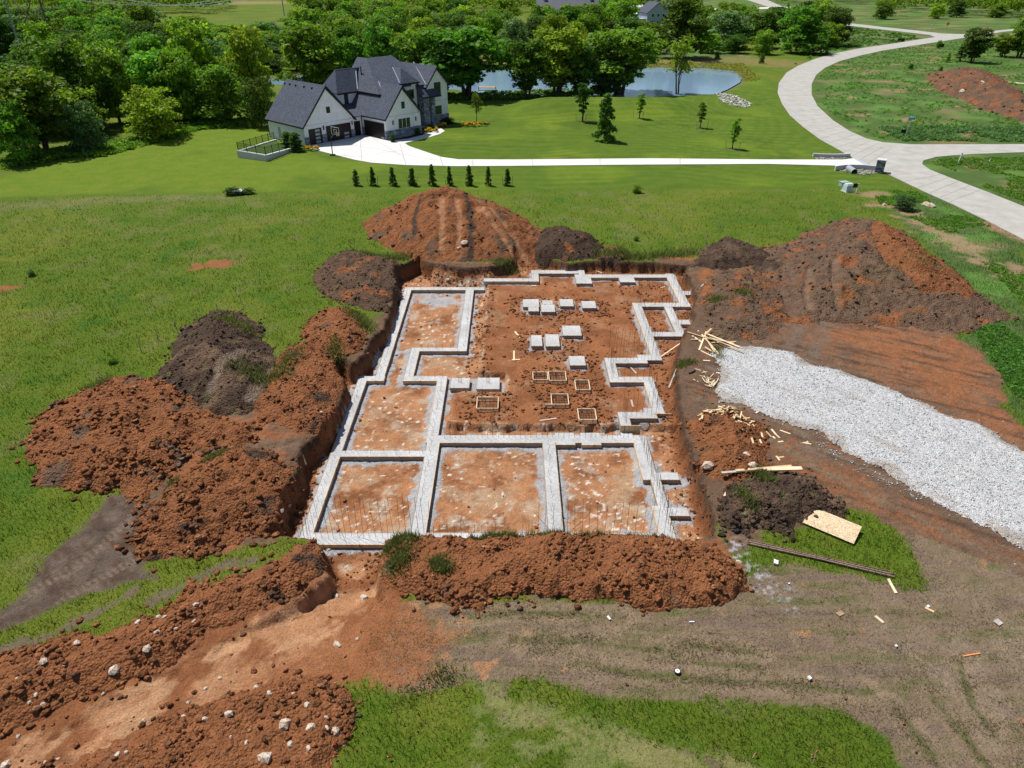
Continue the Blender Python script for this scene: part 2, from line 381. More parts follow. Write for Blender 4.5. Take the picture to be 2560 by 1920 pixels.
# ------------------------------------------------------------------ ground: pit, ramp, berm
PIT = PW([(981, 672), (988, 712), (978, 758), (958, 815), (925, 858), (897, 897), (878, 905), (831, 893), (838, 925), (862, 948), (852, 990), (835, 1040), (800, 1076), (760, 1120), (741, 1160), (722, 1210),
          (698, 1249), (689, 1307), (657, 1339), (767, 1345), (790, 1350), (815, 1400), (812, 1440), (760, 1490), (560, 1600), (300, 1730), (60, 1860), (-150, 1990), (-80, 2080), (200, 1960), (420, 1830), (640, 1730), (880, 1600), (960, 1490), (955, 1410),
          (965, 1352), (1200, 1350), (1640, 1352), (1740, 1352), (1790, 1340), (1783, 1264), (1755, 1180), (1722, 1100), (1705, 1010), (1691, 931), (1708, 847), (1735, 800), (1745, 740), (1728, 700), (1716, 682), (1725, 662), (1620, 655), (1488, 652), (1420, 658),
          (1350, 640), (1320, 600), (1270, 600), (1285, 650), (1240, 664), (1150, 668), (1068, 655), (1050, 640)])
MIDP = [(-2.35, 66), (-2.4, 43.2), (-.5, 43.1), (-.4, 40.7), (-2.3, 40.6), (-2.6, 40.8), (-4.2, 40.6), (-4.1, 37), (-2, 36.55), (2, 36.5), (6, 36.45), (7, 36.7), (9.3, 36.6), (10.8, 36.4), (14, 37), (30, 38), (30, 66)]
RAMP = PW([(812, 1440), (760, 1490), (560, 1600), (300, 1730), (60, 1860), (-250, 2050), (-80, 2200), (200, 1990), (420, 1860), (640, 1760), (880, 1640), (960, 1490), (940, 1430)])
POND = [(p.x, p.y) for p in (P(a, b_, -.5) for a, b_ in [(655, 200), (760, 188), (900, 180), (1250, 176), (1540, 171), (1620, 169), (1750, 170), (1830, 177), (1858, 190), (1850, 206), (1818, 224), (1788, 236), (1650, 243), (1500, 246), (1400, 243), (1250, 240), (1150, 226), (1000, 222), (800, 216), (660, 212)])]
def ground_z(x, y):
    x = np.asarray(x, float); y = np.asarray(y, float)
    z = np.zeros(x.shape)
    near = (x > -40) & (x < 40) & (y > 5) & (y < 75)
    if near.any():
        X, Y = x[near], y[near]
        sd = sdpoly(X, Y, PIT) + fbm(X, Y, 1.6, 4, 3)*.45 + fbm(X, Y, .5, 2, 31)*.12
        md = sdpoly(X, Y, MIDP) + fbm(X, Y, 1.1, 3, 5)*.3
        fl = ZL + (ZM-ZL)*sstep(-.04, .12, md)
        # ramps climb out of the pit: bottom left towards the camera, and at the far side to the big heap
        up = sstep(25.2, 18.2, Y)*sstep(2, -2, X)
        fl = fl*(1-up*.93)
        up3 = sstep(59.5, 62.3, Y)*sstep(-8, -7, X)*sstep(-1.2, -2.4, X); fl = fl*(1-up3)+up3*(1-up3)*np.abs(fbm(X, Y, .9, 3, 13))*2.2
        up2 = sstep(62.6, 66.5, Y)*sstep(4.5, 2.5, X)*sstep(-1.5, 0, X); fl = fl*(1-up2)
        ea = sstep(9.6, 12.6, X)*sstep(36, 33, Y); fl = fl + ea*(.55+.2*fbm(X, Y, 2, 3, 8))
        t = sstep(-.03, .42, sd)
        zz = fl*t
        zz = zz + t*(fbm(X, Y, 2.5, 4, 9)*.06 + fbm(X, Y, .45, 3, 10)*.035)
        # wall erosion
        wall = t*(1-t)*4
        zz = zz + wall*fbm(X, Y, .5, 3, 12)*.25
        z[near] = zz
    far = ~near
    m = (y > 120) & (y < 175) & (x > -5) & (x < 50)
    z = z + np.where(m, 2.1*np.exp(-((y-146)/7.5)**2)*sstep(-4, 8, x)*sstep(41, 30, x), 0)
    pd = (y > 140) & (y < 240)
    if pd.any():
        sd = sdpoly(x[pd], y[pd], POND); zz = z[pd]; zz = zz + (-1.3-zz*0)*sstep(-2.5, 2.0, sd); z[pd] = zz
    return z
def gz(x, y): return float(ground_z(np.array([x]), np.array([y]))[0])

# ------------------------------------------------------------------ heaps of earth: outlines (photo px, height), crest height, slope
def HP(pts): return PW(pts)
HEAPS = [
 dict(n='soil_heap', l='largest red dirt heap with pale dozer tracks up its face, beyond the footings', poly=[(-16.4, 73.6), (-14.6, 69.3), (-12.3, 66.2), (-10.6, 63.6), (-6, 62.5), (-1.5, 62.6), (1.6, 63.5), (3.2, 66), (3.6, 70), (2, 75), (-2, 80), (-7, 82), (-12, 80), (-15.5, 77)], cap=4.2, s=.56, c=RED, c2=SOIL, k=.35, lump=.25, n_cl=2600, cs=(.07, .3), st=.15, tracks=[([(-6.8, 64), (-6.9, 67), (-7.3, 72)], .38), ([(-5.2, 64), (-5.2, 67), (-5.8, 71)], .34), ([(2.6, 62.5), (0, 66), (-2.5, 69.5), (-4, 73)], .34), ([(1.1, 62.5), (-1.3, 66), (-3.7, 70)], .34)], dk=[([(-4.0, 63.0), (-4.0, 67), (-4.6, 71), (-4.9, 74)], .45), ([(-9.6, 66.5), (-10.1, 69), (-9.6, 74)], .3)]),
 dict(n='soil_heap', l='dark brown soil heap between the largest red heap and the far pit edge', poly=[(1.9, 65.5), (2.8, 63.4), (5.5, 62.9), (8.3, 63.1), (9.2, 65.5), (8.6, 68.8), (6, 70.8), (3.2, 71), (2, 68.5)], cap=1.6, s=.7, c=DARK, c2=RED, k=.25, lump=.2, n_cl=900, cs=(.05, .22), st=.15),
 dict(n='soil_heap', l='tiny soil hump on the grass at the far edge of the pit', poly=HP([(1488, 652), (1530, 655), (1572, 648), (1578, 632), (1545, 620), (1505, 618)]), cap=.55, s=.6, c=DARK, c2=RED, k=.4, lump=.1, n_cl=300, cs=(.05, .18), st=.13),
 dict(n='soil_heap', l='dark earth hump topped with tufts at the far right corner of the pit', poly=HP([(1725, 668), (1790, 680), (1880, 672), (1950, 650), (1900, 622), (1840, 606), (1790, 604), (1752, 625)]), cap=1.3, s=.55, c=DARK, c2=SOIL, lump=.22, n_cl=900, cs=(.05, .2), st=.15),
 dict(n='soil_heap', l='low dark ridge linking the corner hump with the large right heaps', poly=HP([(1860, 672), (1940, 700), (2040, 690), (2060, 620), (1980, 612), (1900, 630)]), cap=.8, s=.3, c=DARK, c2=SOIL, lump=.3, n_cl=1200, cs=(.05, .22), st=.15),
 dict(n='soil_heap', l='broad dark brown soil bank with tread marks left of the tall red heap', poly=HP([(1900, 690), (1985, 810), (2200, 815), (2400, 835), (2551, 800), (2500, 775), (2360, 670), (2250, 575), (2180, 552), (2100, 550), (2020, 580), (1950, 612), (1880, 632)]), cap=2.0, s=.28, c=SOIL*1.05, c2=RED, k=.38, lump=.34, n_cl=4200, cs=(.07, .3), st=.17, tracks=[([(24, 51), (24.8, 54), (26.5, 58)], .3), ([(26.3, 51), (27.2, 54.5), (29, 59)], .3)], tc=SOIL*1.45),
 dict(n='soil_heap', l='tall rust red heap at the right, sloping down toward the road side', poly=HP([(2120, 720), (2230, 790), (2350, 808), (2480, 790), (2449, 745), (2400, 690), (2345, 655), (2285, 605), (2220, 566), (2140, 566), (2095, 600), (2085, 655)]), cap=2.5, s=.5, c=RED*.92, c2=SOIL, k=.2, lump=.22, n_cl=2600, cs=(.06, .3), st=.16),
 dict(n='soil_heap', l='low rough brown soil patch right of the closed rectangular footing', poly=HP([(1750, 700), (1738, 760), (1760, 810), (1800, 850), (1900, 856), (1965, 820), (1975, 740), (1900, 680), (1820, 676)]), cap=.9, s=.28, c=SOIL, c2=RED, lump=.28, n_cl=2600, cs=(.05, .22), st=.13),
 dict(n='soil_heap', l='dark soil heap on the grass behind the left pit wall corner', poly=HP([(780, 690), (790, 725), (830, 748), (880, 768), (930, 778), (966, 778), (990, 735), (998, 700), (994, 655), (930, 640), (860, 634), (812, 655)]), cap=1.0, s=.5, c=SOIL*.85, c2=RED, k=.35, lump=.25, n_cl=1800, cs=(.06, .24), st=.12),
 dict(n='soil_heap', l='small round red clod heap on the grass by the left pit wall', poly=HP([(762, 838), (766, 862), (800, 884), (850, 895), (905, 872), (918, 820), (905, 785), (860, 774), (808, 778), (778, 806)]), cap=.95, s=.6, c=RED, c2=SOIL, k=.2, lump=.2, n_cl=1500, cs=(.06, .26), st=.11),
 dict(n='soil_heap', l='dark mound with two grey tread tracks at the left of the pit', poly=HP([(378, 978), (430, 996), (531, 1045), (614, 1048), (690, 1000), (700, 930), (680, 870), (645, 800), (600, 782), (542, 778), (490, 800), (429, 870), (392, 938)]), cap=2.0, s=.52, c=DARK, c2=SOIL, lump=.26, n_cl=2600, cs=(.06, .24), st=.12, tracks=[([(-19.4, 38.2), (-19.3, 40.5), (-18.9, 43)], .42), ([(-16.8, 37.4), (-16.6, 39.5), (-16.4, 41.8)], .42)], tc=GREYB*1.45),
 dict(n='soil_heap', l='red rubble bank between the dark tracked mound and the left pit wall', poly=HP([(700, 885), (758, 855), (825, 868), (850, 905), (872, 940), (862, 992), (838, 1045), (815, 1090), (660, 1066), (618, 1026), (670, 943)]), cap=.95, s=.5, c=RED, c2=DARK, k=.35, lump=.25, n_cl=2400, cs=(.06, .26), st=.11),
 dict(n='soil_heap', l='wide red clod heap at the far left of the site beside tall grass', poly=HP([(48, 1115), (98, 1165), (101, 1212), (162, 1230), (231, 1240), (289, 1230), (362, 1248), (448, 1168), (474, 1128), (593, 1128), (660, 1100), (660, 1062), (560, 1050), (492, 1000), (434, 955), (283, 945), (197, 985), (104, 1035)]), cap=1.15, s=.5, c=RED, c2=SOIL, k=.3, lump=.25, n_cl=6500, cs=(.06, .32), st=.11, tracks=[([(-15.5, 34.1), (-13.4, 33.6), (-11.7, 33.2)], .3), ([(-14.6, 32.6), (-13.2, 32.2)], .22)], tc=REDL*1.05),
 dict(n='soil_heap', l='red heap with dark sods at the lower left corner of the pit', poly=HP([(338, 1398), (345, 1340), (370, 1285), (400, 1240), (450, 1196), (520, 1150), (600, 1122), (680, 1125), (738, 1160), (735, 1225), (715, 1300), (680, 1345), (600, 1362), (540, 1374), (470, 1398), (410, 1404)]), cap=1.15, s=.5, c=RED*.95, c2=DARK, k=.35, lump=.28, n_cl=4600, cs=(.05, .3), st=.09),
 dict(n='soil_heap', l='long red clod ridge along the near side of the footings', poly=HP([(950, 1440), (975, 1470), (1040, 1492), (1120, 1516), (1200, 1526), (1250, 1490), (1330, 1482), (1400, 1492), (1500, 1502), (1640, 1532), (1780, 1516), (1868, 1478), (1840, 1420), (1790, 1375), (1720, 1348), (1600, 1336), (1400, 1334), (1200, 1330), (1050, 1332), (975, 1346), (950, 1390)]), cap=.68, s=.75, c=RED, c2=SOIL, k=.2, lump=.2, n_cl=7000, cs=(.035, .24), st=.07),
 dict(n='soil_heap', l='stony red bank between the grass and the exit ramp', poly=HP([(-60, 1700), (0, 1655), (25, 1625), (110, 1612), (175, 1578), (269, 1585), (362, 1545), (411, 1535), (477, 1465), (560, 1458), (640, 1432), (690, 1405), (728, 1368), (782, 1346), (815, 1400), (803, 1436), (705, 1512), (585, 1552), (482, 1592), (432, 1662), (262, 1732), (100, 1800), (-60, 1845)]), cap=.72, s=.6, c=RED, c2=DARK, k=.22, lump=.22, n_cl=6500, cs=(.035, .24), st=.07),
 dict(n='soil_heap', l='stony red clod heap in the near left corner below the exit ramp', poly=HP([(-120, 1960), (80, 1925), (230, 1880), (400, 1800), (560, 1728), (700, 1696), (800, 1700), (862, 1725), (876, 1800), (856, 1900), (845, 2010), (500, 2060), (-160, 2060)]), cap=.45, s=.5, c=RED, c2=SOIL, k=.2, lump=.2, n_cl=6500, cs=(.03, .22), st=.06),
 dict(n='soil_heap', l='red clod heap under the pile of scrap wood right of the pit', poly=HP([(1738, 1120), (1752, 1185), (1800, 1210), (1880, 1222), (1935, 1200), (1930, 1130), (1910, 1075), (1850, 1030), (1780, 1022), (1732, 1040), (1716, 1075)]), cap=.95, s=.55, c=RED*.95, c2=DARK, k=.3, lump=.22, n_cl=2600, cs=(.04, .22), st=.08),
 dict(n='soil_heap', l='dark lumpy soil heap behind the wood panel in the tall grass', poly=HP([(1790, 1240), (1772, 1290), (1800, 1345), (1860, 1350), (1900, 1335), (1960, 1335), (2015, 1318), (2110, 1296), (2100, 1255), (2040, 1210), (1960, 1175), (1880, 1180), (1820, 1205)]), cap=1.0, s=.55, c=DARK, c2=SOIL, lump=.3, n_cl=2600, cs=(.05, .26), st=.08),
 dict(n='soil_heap', l='brown and red dirt heap far off beyond the curving road', poly=HP([(2310, 188), (2345, 232), (2400, 246), (2450, 274), (2520, 294), (2600, 318), (2720, 320), (2600, 262), (2540, 222), (2500, 192), (2430, 182), (2370, 180)]), cap=2.3, s=.3, c=SOIL, c2=RED, lump=.5, n_cl=1200, cs=(.15, .6), st=.5),
]
def heap_h(h, x, y):
    sd = sdpoly(x, y, h['poly']) + fbm(x, y, 3.0, 3, 20)*.75*min(1, h['cap']) + fbm(x, y, 1.1, 3, 21)*.35 + fbm(x, y, .4, 2, 22)*.14
    s, cap = h['s'], h['cap']*(1+.6*fbm(x, y, 4.5, 2, 29)+.4*fbm(x, y, 1.7, 2, 30)); q = np.maximum(sd, 0)*s
    kk = .45*cap; hh = np.clip(.5+.5*(cap-q)/kk, 0, 1); z = q*hh+cap*(1-hh)-kk*hh*(1-hh); z = np.maximum(z, 0); zflat = z
    m = sstep(0, .8, sd)
    z = z + m*(fbm(x, y, 3.2, 3, 23)*h['lump']*1.3 + (1-np.abs(fbm(x, y, 1.1, 3, 24))*2.6)*h['lump']*.55 + (.5-np.abs(fbm(x, y, .4, 2, 25)))*h['lump']*.5 + (.5-np.abs(fbm(x, y, .8, 2, 26)))*h['lump']*.7 - h['lump']*.55)
    for pts, wd in h.get('tracks', []):
        dl = sdline(x, y, pts); z = z+(zflat-z)*.8*sstep(wd*2.0, wd*1.1, dl)
    for pts, wd in h.get('tracks', []):
        dl = sdline(x, y, pts); z = z - .10*sstep(wd*1.3, wd*.8, dl)*m + .06*np.exp(-((dl-wd*1.5)/.2)**2)*m
        z = z - .035*sstep(wd, wd*.8, dl)*(np.sin((y+.3*x)*2*math.pi/.28) > 0)*m
    return np.where(sd > 0, np.maximum(z, .015), -.2+0*z), sd
def total_z(x, y):
    x = np.atleast_1d(np.asarray(x, float)); y = np.atleast_1d(np.asarray(y, float))
    g = ground_z(x, y); top = g.copy()
    for h in HEAPS:
        px = [p[0] for p in h['poly']]; py = [p[1] for p in h['poly']]
        m = (x > min(px)) & (x < max(px)) & (y > min(py)) & (y < max(py))
        if m.any():
            z, sd = heap_h(h, x[m], y[m]); top[m] = np.maximum(top[m], g[m]+z)
    return top
def tz(x, y): return float(total_z([x], [y])[0])

# ico clods
_t = (1+5**.5)/2
ICO = np.array([(-1, _t, 0), (1, _t, 0), (-1, -_t, 0), (1, -_t, 0), (0, -1, _t), (0, 1, _t), (0, -1, -_t), (0, 1, -_t), (_t, 0, -1), (_t, 0, 1), (-_t, 0, -1), (-_t, 0, 1)])/1.9
ICOF = np.array([(0, 11, 5), (0, 5, 1), (0, 1, 7), (0, 7, 10), (0, 10, 11), (1, 5, 9), (5, 11, 4), (11, 10, 2), (10, 7, 6), (7, 1, 8), (3, 9, 4), (3, 4, 2), (3, 2, 6), (3, 6, 8), (3, 8, 9), (4, 9, 5), (2, 4, 11), (6, 2, 10), (8, 6, 7), (9, 8, 1)])
def clods(P3, size, col, flat=.75):
    n = len(P3)
    V = np.repeat(ICO[None], n, 0)*(1+RNG.uniform(-.5, .5, (n, 12, 3)))
    sc = size[:, None]*np.stack([RNG.uniform(.75, 1.3, n), RNG.uniform(.75, 1.3, n), RNG.uniform(.45, 1, n)*flat], 1)
    V = V*sc[:, None, :]*.5
    a = RNG.uniform(0, 6.28, n); tl = RNG.uniform(-.6, .6, n)
    c, s_ = np.cos(tl), np.sin(tl)
    y_ = V[:, :, 1]*c[:, None]-V[:, :, 2]*s_[:, None]; z_ = V[:, :, 1]*s_[:, None]+V[:, :, 2]*c[:, None]; x_ = V[:, :, 0]
    c, s_ = np.cos(a), np.sin(a)
    V = np.stack([x_*c[:, None]-y_*s_[:, None], x_*s_[:, None]+y_*c[:, None], z_], 2) + P3[:, None, :]
    F = (ICOF[None]+(np.arange(n)*12)[:, None, None]).reshape(-1, 3)
    br = RNG.uniform(.7, 1.3, (n, 1)); hue = RNG.random((n, 1))
    cc_ = col*br; cc_ = np.where(hue < .10, cc_*np.array((1.25, 1.5, 1.7)), cc_); cc_ = np.where(hue > .93, cc_*np.array((.55, .7, .9)), cc_)
    C = np.repeat(cc_, 12, 0)
    return V.reshape(-1, 3), F, C
def psize(n, lo, hi, p=2.6):
    u = RNG.random(n); return lo+(hi-lo)*u**p

def grid_mesh(xs, ys):
    X, Y = np.meshgrid(xs, ys); nx, ny = len(xs), len(ys)
    i = np.arange(ny-1)[:, None]*nx+np.arange(nx-1)[None]
    F = np.stack([i, i+1, i+nx+1, i+nx], 2).reshape(-1, 4)
    return X.ravel(), Y.ravel(), F
def build_heap(h):
    px = [p[0] for p in h['poly']]; py = [p[1] for p in h['poly']]; st = h['st']
    x, y, F = grid_mesh(np.arange(min(px)-1, max(px)+1, st), np.arange(min(py)-1, max(py)+1, st))
    z, sd = heap_h(h, x, y); g = ground_z(x, y)
    z = g+z
    keep = (sd[F] > -.02).any(1)
    F = F[keep]; used = np.unique(F); mp = np.full(len(x), -1); mp[used] = np.arange(len(used)); F = mp[F]
    x, y, z, sd = x[used], y[used], z[used], sd[used]
    def colour(x, y):
        k = h.get('k', .5)
        mix = sstep(.0, .25, fbm(x, y, 2.2, 4, 41)+(k-.5)*.9)[:, None]
        c = h['c']*(1-mix)+h['c2']*mix
        c = c*(1+.25*fbm(x, y, .6, 3, 42))[:, None]
        if h.get('c2') is not None and h['n_cl'] > 2000:
            tf = sstep(.30, .42, fbm(x, y, .9, 3, 47))[:, None]*.5
            if (h['c'] is DARK) or (h['c'] is SOIL): c = c*(1-tf)+np.array((.17, .16, .07))*tf
        for pts, wd in h.get('dk', []):
            dl = sdline(x, y, pts)+fbm(x, y, 1, 2, 43)*.4; m = sstep(wd, wd*.5, dl)[:, None]; c = c*(1-m)+DARK*m
        for pts, wd in h.get('tracks', []):
            dl = sdline(x, y, pts)+fbm(x, y, .8, 3, 44)*.35; m = (sstep(wd, wd*.5, dl)*sstep(-.5, .05, fbm(x, y, .9, 3, 45)+.1))[:, None]*.9
            c = c*(1-m)+h.get('tc', REDL)*m
        return c
    col = colour(x, y); V = np.stack([x, y, z], 1)
    # clods strewn on the heap and a few rolled past its foot
    n = int(h['n_cl']*.95); cx = RNG.uniform(min(px)-.8, max(px)+.8, n*3); cy = RNG.uniform(min(py)-.8, max(py)+.8, n*3)
    zz, sd2 = heap_h(h, cx, cy)
    ok = (sd2 > -.15) | ((sd2 > -.75) & (RNG.random(n*3) < .13))
    for pts, wd in h.get('tracks', []): ok &= (sdline(cx, cy, pts) > wd*1.1) | (RNG.random(n*3) < .12)
    # clods gather in drifts
    ok &= (fbm(cx, cy, 2.2, 3, 46) > -.02) | (RNG.random(n*3) < .16)
    cx, cy, zz, sd2 = (a[ok][:n] for a in (cx, cy, zz, sd2)); sz = psize(len(cx), h['cs'][0]*.4, h['cs'][1]*1.1, 8)
    big = 1+.5*(np.exp(-np.abs(sd2)*1.2)); sz = sz*np.where(RNG.random(len(cx)) < .5, big, 1)
    cz = ground_z(cx, cy)+np.maximum(zz, 0)+sz*.12
    cv, cf, cc = clods(np.stack([cx, cy, cz], 1), sz, colour(cx, cy)*.95, .85)
    F3 = np.concatenate([F[:, [0, 1, 2]], F[:, [0, 2, 3]], cf+len(V)])
    o = mesh_np(h['n'], np.concatenate([V, cv]), F3, M['earth'], col=np.concatenate([col, cc]))
    tag(o, h['l'], 'dirt heap', 'heaps of dug earth around the site')

# ------------------------------------------------------------------ ground sheet
def axis(lo, hi, st, glo, ghi, r):
    a = list(np.arange(lo, hi+1e-6, st)); s = st; v = a[-1]
    while v < ghi: s *= r; v += s; a.append(v)
    s = st; v = lo; b = []
    while v > glo: s *= r; v -= s; b.append(v)
    return np.array(b[::-1]+a)
xs = np.concatenate([axis(-31, 42, .11, -2500, 2500, 1.045)])
ys = axis(11.5, 44, .095, -60, 12, 1.2); ys = ys[ys <= 44]
y2 = [ys[-1]]; s_ = .095
while y2[-1] < 67: y2.append(y2[-1]+.125)
s_ = .125
while y2[-1] < 4500: s_ = s_*1.018; y2.append(y2[-1]+s_)
ys = np.concatenate([ys, np.array(y2[1:])])
gx, gy, gF = grid_mesh(xs, ys)
zg = ground_z(gx, gy)
near = (gy < 70)
zg = zg + np.where(near, fbm(gx, gy, 1.5, 3, 61)*.03, 0)
n_ = len(gx)
colr = np.zeros((n_, 3)); gr = np.ones(n_)
# field grass
a_ = fbm(gx, gy, 14, 4, 70); b_ = fbm(gx, gy, 3.5, 4, 71)
colr[:] = GRASS
VF = fbm(gx, gy, .28, 3, 60)*np.clip(1.25-gy/70, 0, 1)
def paint(c, mask, g=None):
    global colr, gr
    m = np.clip(mask, 0, 1); m = np.clip(m+VF*2.2*m*(1-m)*2, 0, 1)
    colr = colr*(1-m[:, None])+np.asarray(c)*m[:, None]
    if g is not None: gr = gr*(1-m)+g*m
paint(GRASS2, sstep(-.1, .35, a_)*.8); paint((.135, .150, .045), sstep(.12, .45, b_+.45*fbm(gx, gy, 22, 3, 72))*.55)
paint((.045, .115, .014), sstep(.1, .5, -b_-.2*a_)*.55)
# pale streak of seed heads across the left field
paint((.17, .165, .075), sstep(2.6, .3, sdline(gx, gy, PW([(-200, 530), (120, 512), (320, 497), (560, 493)]))+b_*3)*.5)
# mown lawns
lawn = sdpoly(gx, gy, PW([(-900, 540), (0, 497), (300, 489), (600, 486), (900, 482), (1600, 474), (2080, 470), (2200, 480), (2330, 500), (2200, 430), (2133, 396), (2007, 317), (1942, 235), (1950, 205), (1860, 185), (1790, 240), (1500, 245), (1250, 246), (900, 246), (700, 300), (480, 318), (420, 345), (160, 395), (0, 440), (-900, 560)]))
paint(LAWN, sstep(-.8, .8, lawn+b_*1.0))
stripe = .5+.5*np.sin(gy*2*math.pi/1.9+.15*fbm(gx, gy, 30, 2, 75)*6)
lm = sstep(0, 2, lawn)
paint(LAWNL, lm*sstep(-.15, .25, fbm(gx, gy, 13, 4, 76)+.6*sstep(-18, -45, gx)-.12))
paint(LAWN*.72, lm*sstep(.1, .3, fbm(gx, gy, 9, 3, 77)-.08)*.6*sstep(-20, -5, gx))
# right-hand mower curves
cr = np.hypot(gx-62, gy-150); paint(LAWN*1.35, lm*sstep(18, 30, gx)*(np.sin(cr*2*math.pi/2.4) > .7)*.5)
# rough meadow right of and around the road
mead = np.maximum(sdpoly(gx, gy, PW([(1700, 60), (1960, 175), (1930, 150), (1700, 170), (1560, 166), (1300, 172), (1300, 120), (1500, 60), (1800, -40), (5000, -60), (5000, 1200), (2800, 900), (2560, 620), (2560, 1050), (2516, 1000), (2513, 943), (2389, 845), (2551, 790), (2440, 740), (2200, 500), (2310, 480), (2230, 440), (2150, 350), (2035, 260), (2030, 200), (2110, 145)])), -99)
paint(MEAD, sstep(-.6, .6, mead+b_)); mm_ = sstep(0, 1, mead)
paint((.17, .155, .07), mm_*sstep(.05, .35, fbm(gx, gy, 10, 5, 78)))
paint((.10, .205, .04), mm_*sstep(.05, .3, fbm(gx, gy, 6, 4, 79))*.8)
paint((.26, .17, .10), mm_*sstep(.30, .42, fbm(gx, gy, 7, 4, 80)))
# tawny band behind the pond
pb = sdline(gx, gy, PW([(1180, 150), (1400, 150), (1650, 152), (1850, 150), (1950, 158)])); paint((.20, .155, .06), sstep(13, 5, pb+b_*8)*.7)
paint((.26, .20, .10), sstep(60, 10, np.abs(gy-640)+np.abs(gx+240)*.3)*.8)
# tan strip beside the near road
rs = sdline(gx, gy, PW([(2180, 490), (2300, 555), (2420, 625), (2560, 700), (2700, 780)])); paint((.30, .20, .125), sstep(2.2, .2, rs+fbm(gx, gy, 2.5, 4, 81)*4)*.75, .3)
# little bare spots in the field
for q, rr in (((540, 660), 1.6), ((505, 668), 1.0), ((0, 722), 1.2), ((560, 656), 1.0)):
    p_ = P(*q); paint(RED, sstep(.35, -.1, np.hypot((gx-p_.x)*.6, gy-p_.y)-rr*.5+fbm(gx, gy, .8, 3, 82)*.9), 0)
fine = fbm(gx, gy, .9, 4, 90); mid = fbm(gx, gy, 2.4, 4, 91)
# cement-dusted grass at the right end of the long ridge
paint(SLURRY*1.25, 0*gx)
# bare soil right of the pit
DR = PW([(1620, 690), (1690, 650), (1850, 640), (2000, 600), (2200, 600), (2440, 760), (2551, 795), (2418, 821), (2389, 845), (2455, 876), (2470, 908), (2513, 943), (2516, 1000), (2528, 1050), (2640, 1160), (3300, 1600), (3300, 1900), (2350, 1420), (2250, 1330), (2150, 1290), (2000, 1330), (1800, 1400), (1650, 1360), (1650, 900)])
sdr = sdpoly(gx, gy, DR)+mid*.8+fine*.4
paint(SOIL, sstep(-.1, .25, sdr), 0)
dr2 = sdpoly(gx, gy, PW([(2200, 790), (2389, 845), (2455, 876), (2513, 943), (2520, 1040), (2600, 1160), (2500, 1120), (2300, 980), (2100, 870), (2050, 830)]))
paint(RED*1.08, sstep(-3, 3, dr2+mid*3.5+fine*2)*sstep(-.1, .3, sdr)*.85)
dr3 = sdpoly(gx, gy, PW([(1940, 1130), (2100, 1180), (2300, 1280), (2560, 1400), (2400, 1360), (2250, 1300), (2050, 1230), (1950, 1180)])); paint(RED, sstep(-1.5, 1, dr3+mid*2)*.6)
# streaks and ruts left by machines on the bare lot
u1, u2 = gx*.80+gy*.60, -gx*.60+gy*.80; st1 = fbm(u1*1.6, (gx*.75-gy*.66)*.0+u2*.9, 1.1, 4, 135); dm_ = sstep(0, .6, sdr)
st2 = fbm((gx*.53+gy*.85)*1.7, (gx*.85-gy*.53)*.22, .9, 4, 136)
paint(SOIL*.62, dm_*sstep(.05, .35, st2)*.8); paint(GREYB*1.25, dm_*sstep(.12, .4, -st2)*.6); paint(RED*1.1, dm_*sstep(.1, .35, st1)*.5)
zg = zg+dm_*(np.abs(st2)*.16+np.abs(fbm(gx, gy, .5, 3, 137))*.10)*(sdpoly(gx, gy, PIT) < -.3)*(sdpoly(gx, gy, PW([(1760, 880), (1760, 1060), (1972, 1085), (2560, 1400), (3300, 1800), (3300, 1450), (2560, 1100), (2000, 890), (1830, 860)])) < 0)
# tyre sweeps on the soil
tr = sdline(gx, gy, PW([(1900, 690), (2010, 760), (2030, 830), (2000, 880)])); paint(GREYB*1.15, sstep(.7, .1, np.abs(tr-.9)+fine*.5)*.6)
tr = sdline(gx, gy, PW([(1700, 1010), (1900, 1050), (2060, 1150), (2330, 1280), (2700, 1450)])); paint(TAN*.9, sstep(.4, .05, np.abs(np.abs(tr-.2)-.9)+fine*.4)*.6)
# trampled dry ground, bottom right
TN = PW([(880, 1470), (1000, 1500), (1640, 1500), (1860, 1470), (1900, 1400), (2000, 1410), (2200, 1445), (2310, 1430), (2250, 1330), (2400, 1370), (2560, 1440), (3500, 1700), (3500, 2600), (2300, 2000), (2262, 1925), (2190, 1845), (2120, 1786), (1950, 1772), (1700, 1752), (1500, 1742), (1285, 1695), (1270, 1760), (1180, 1700), (1100, 1730), (1040, 1745), (900, 1690), (860, 1600)])
td = sdpoly(gx, gy, TN)+mid*.5+fine*.35
paint(TAN, sstep(-.1, .3, td), .25)
stk = fbm(gx*.22, gy*1.5, .9, 4, 92)
paint((.125, .125, .05), sstep(.02, .35, stk+.25*fine)*sstep(0, .4, td)*.75, .5)
paint(GREYB*1.2, sstep(.0, .35, -stk+.2*mid)*sstep(0, .4, td)*.8, .2)
paint(REDL, sstep(.34, .5, fbm(gx, gy, .8, 4, 93)+.35*sstep(4, -4, gx)-.05)*sstep(0, .4, td)*.8, 0)
paint((.25, .19, .135), sstep(12, 20, gx)*sstep(24, 18, gy)*sstep(-.3, .3, mid)*sstep(0, .3, td)*.8, .1)
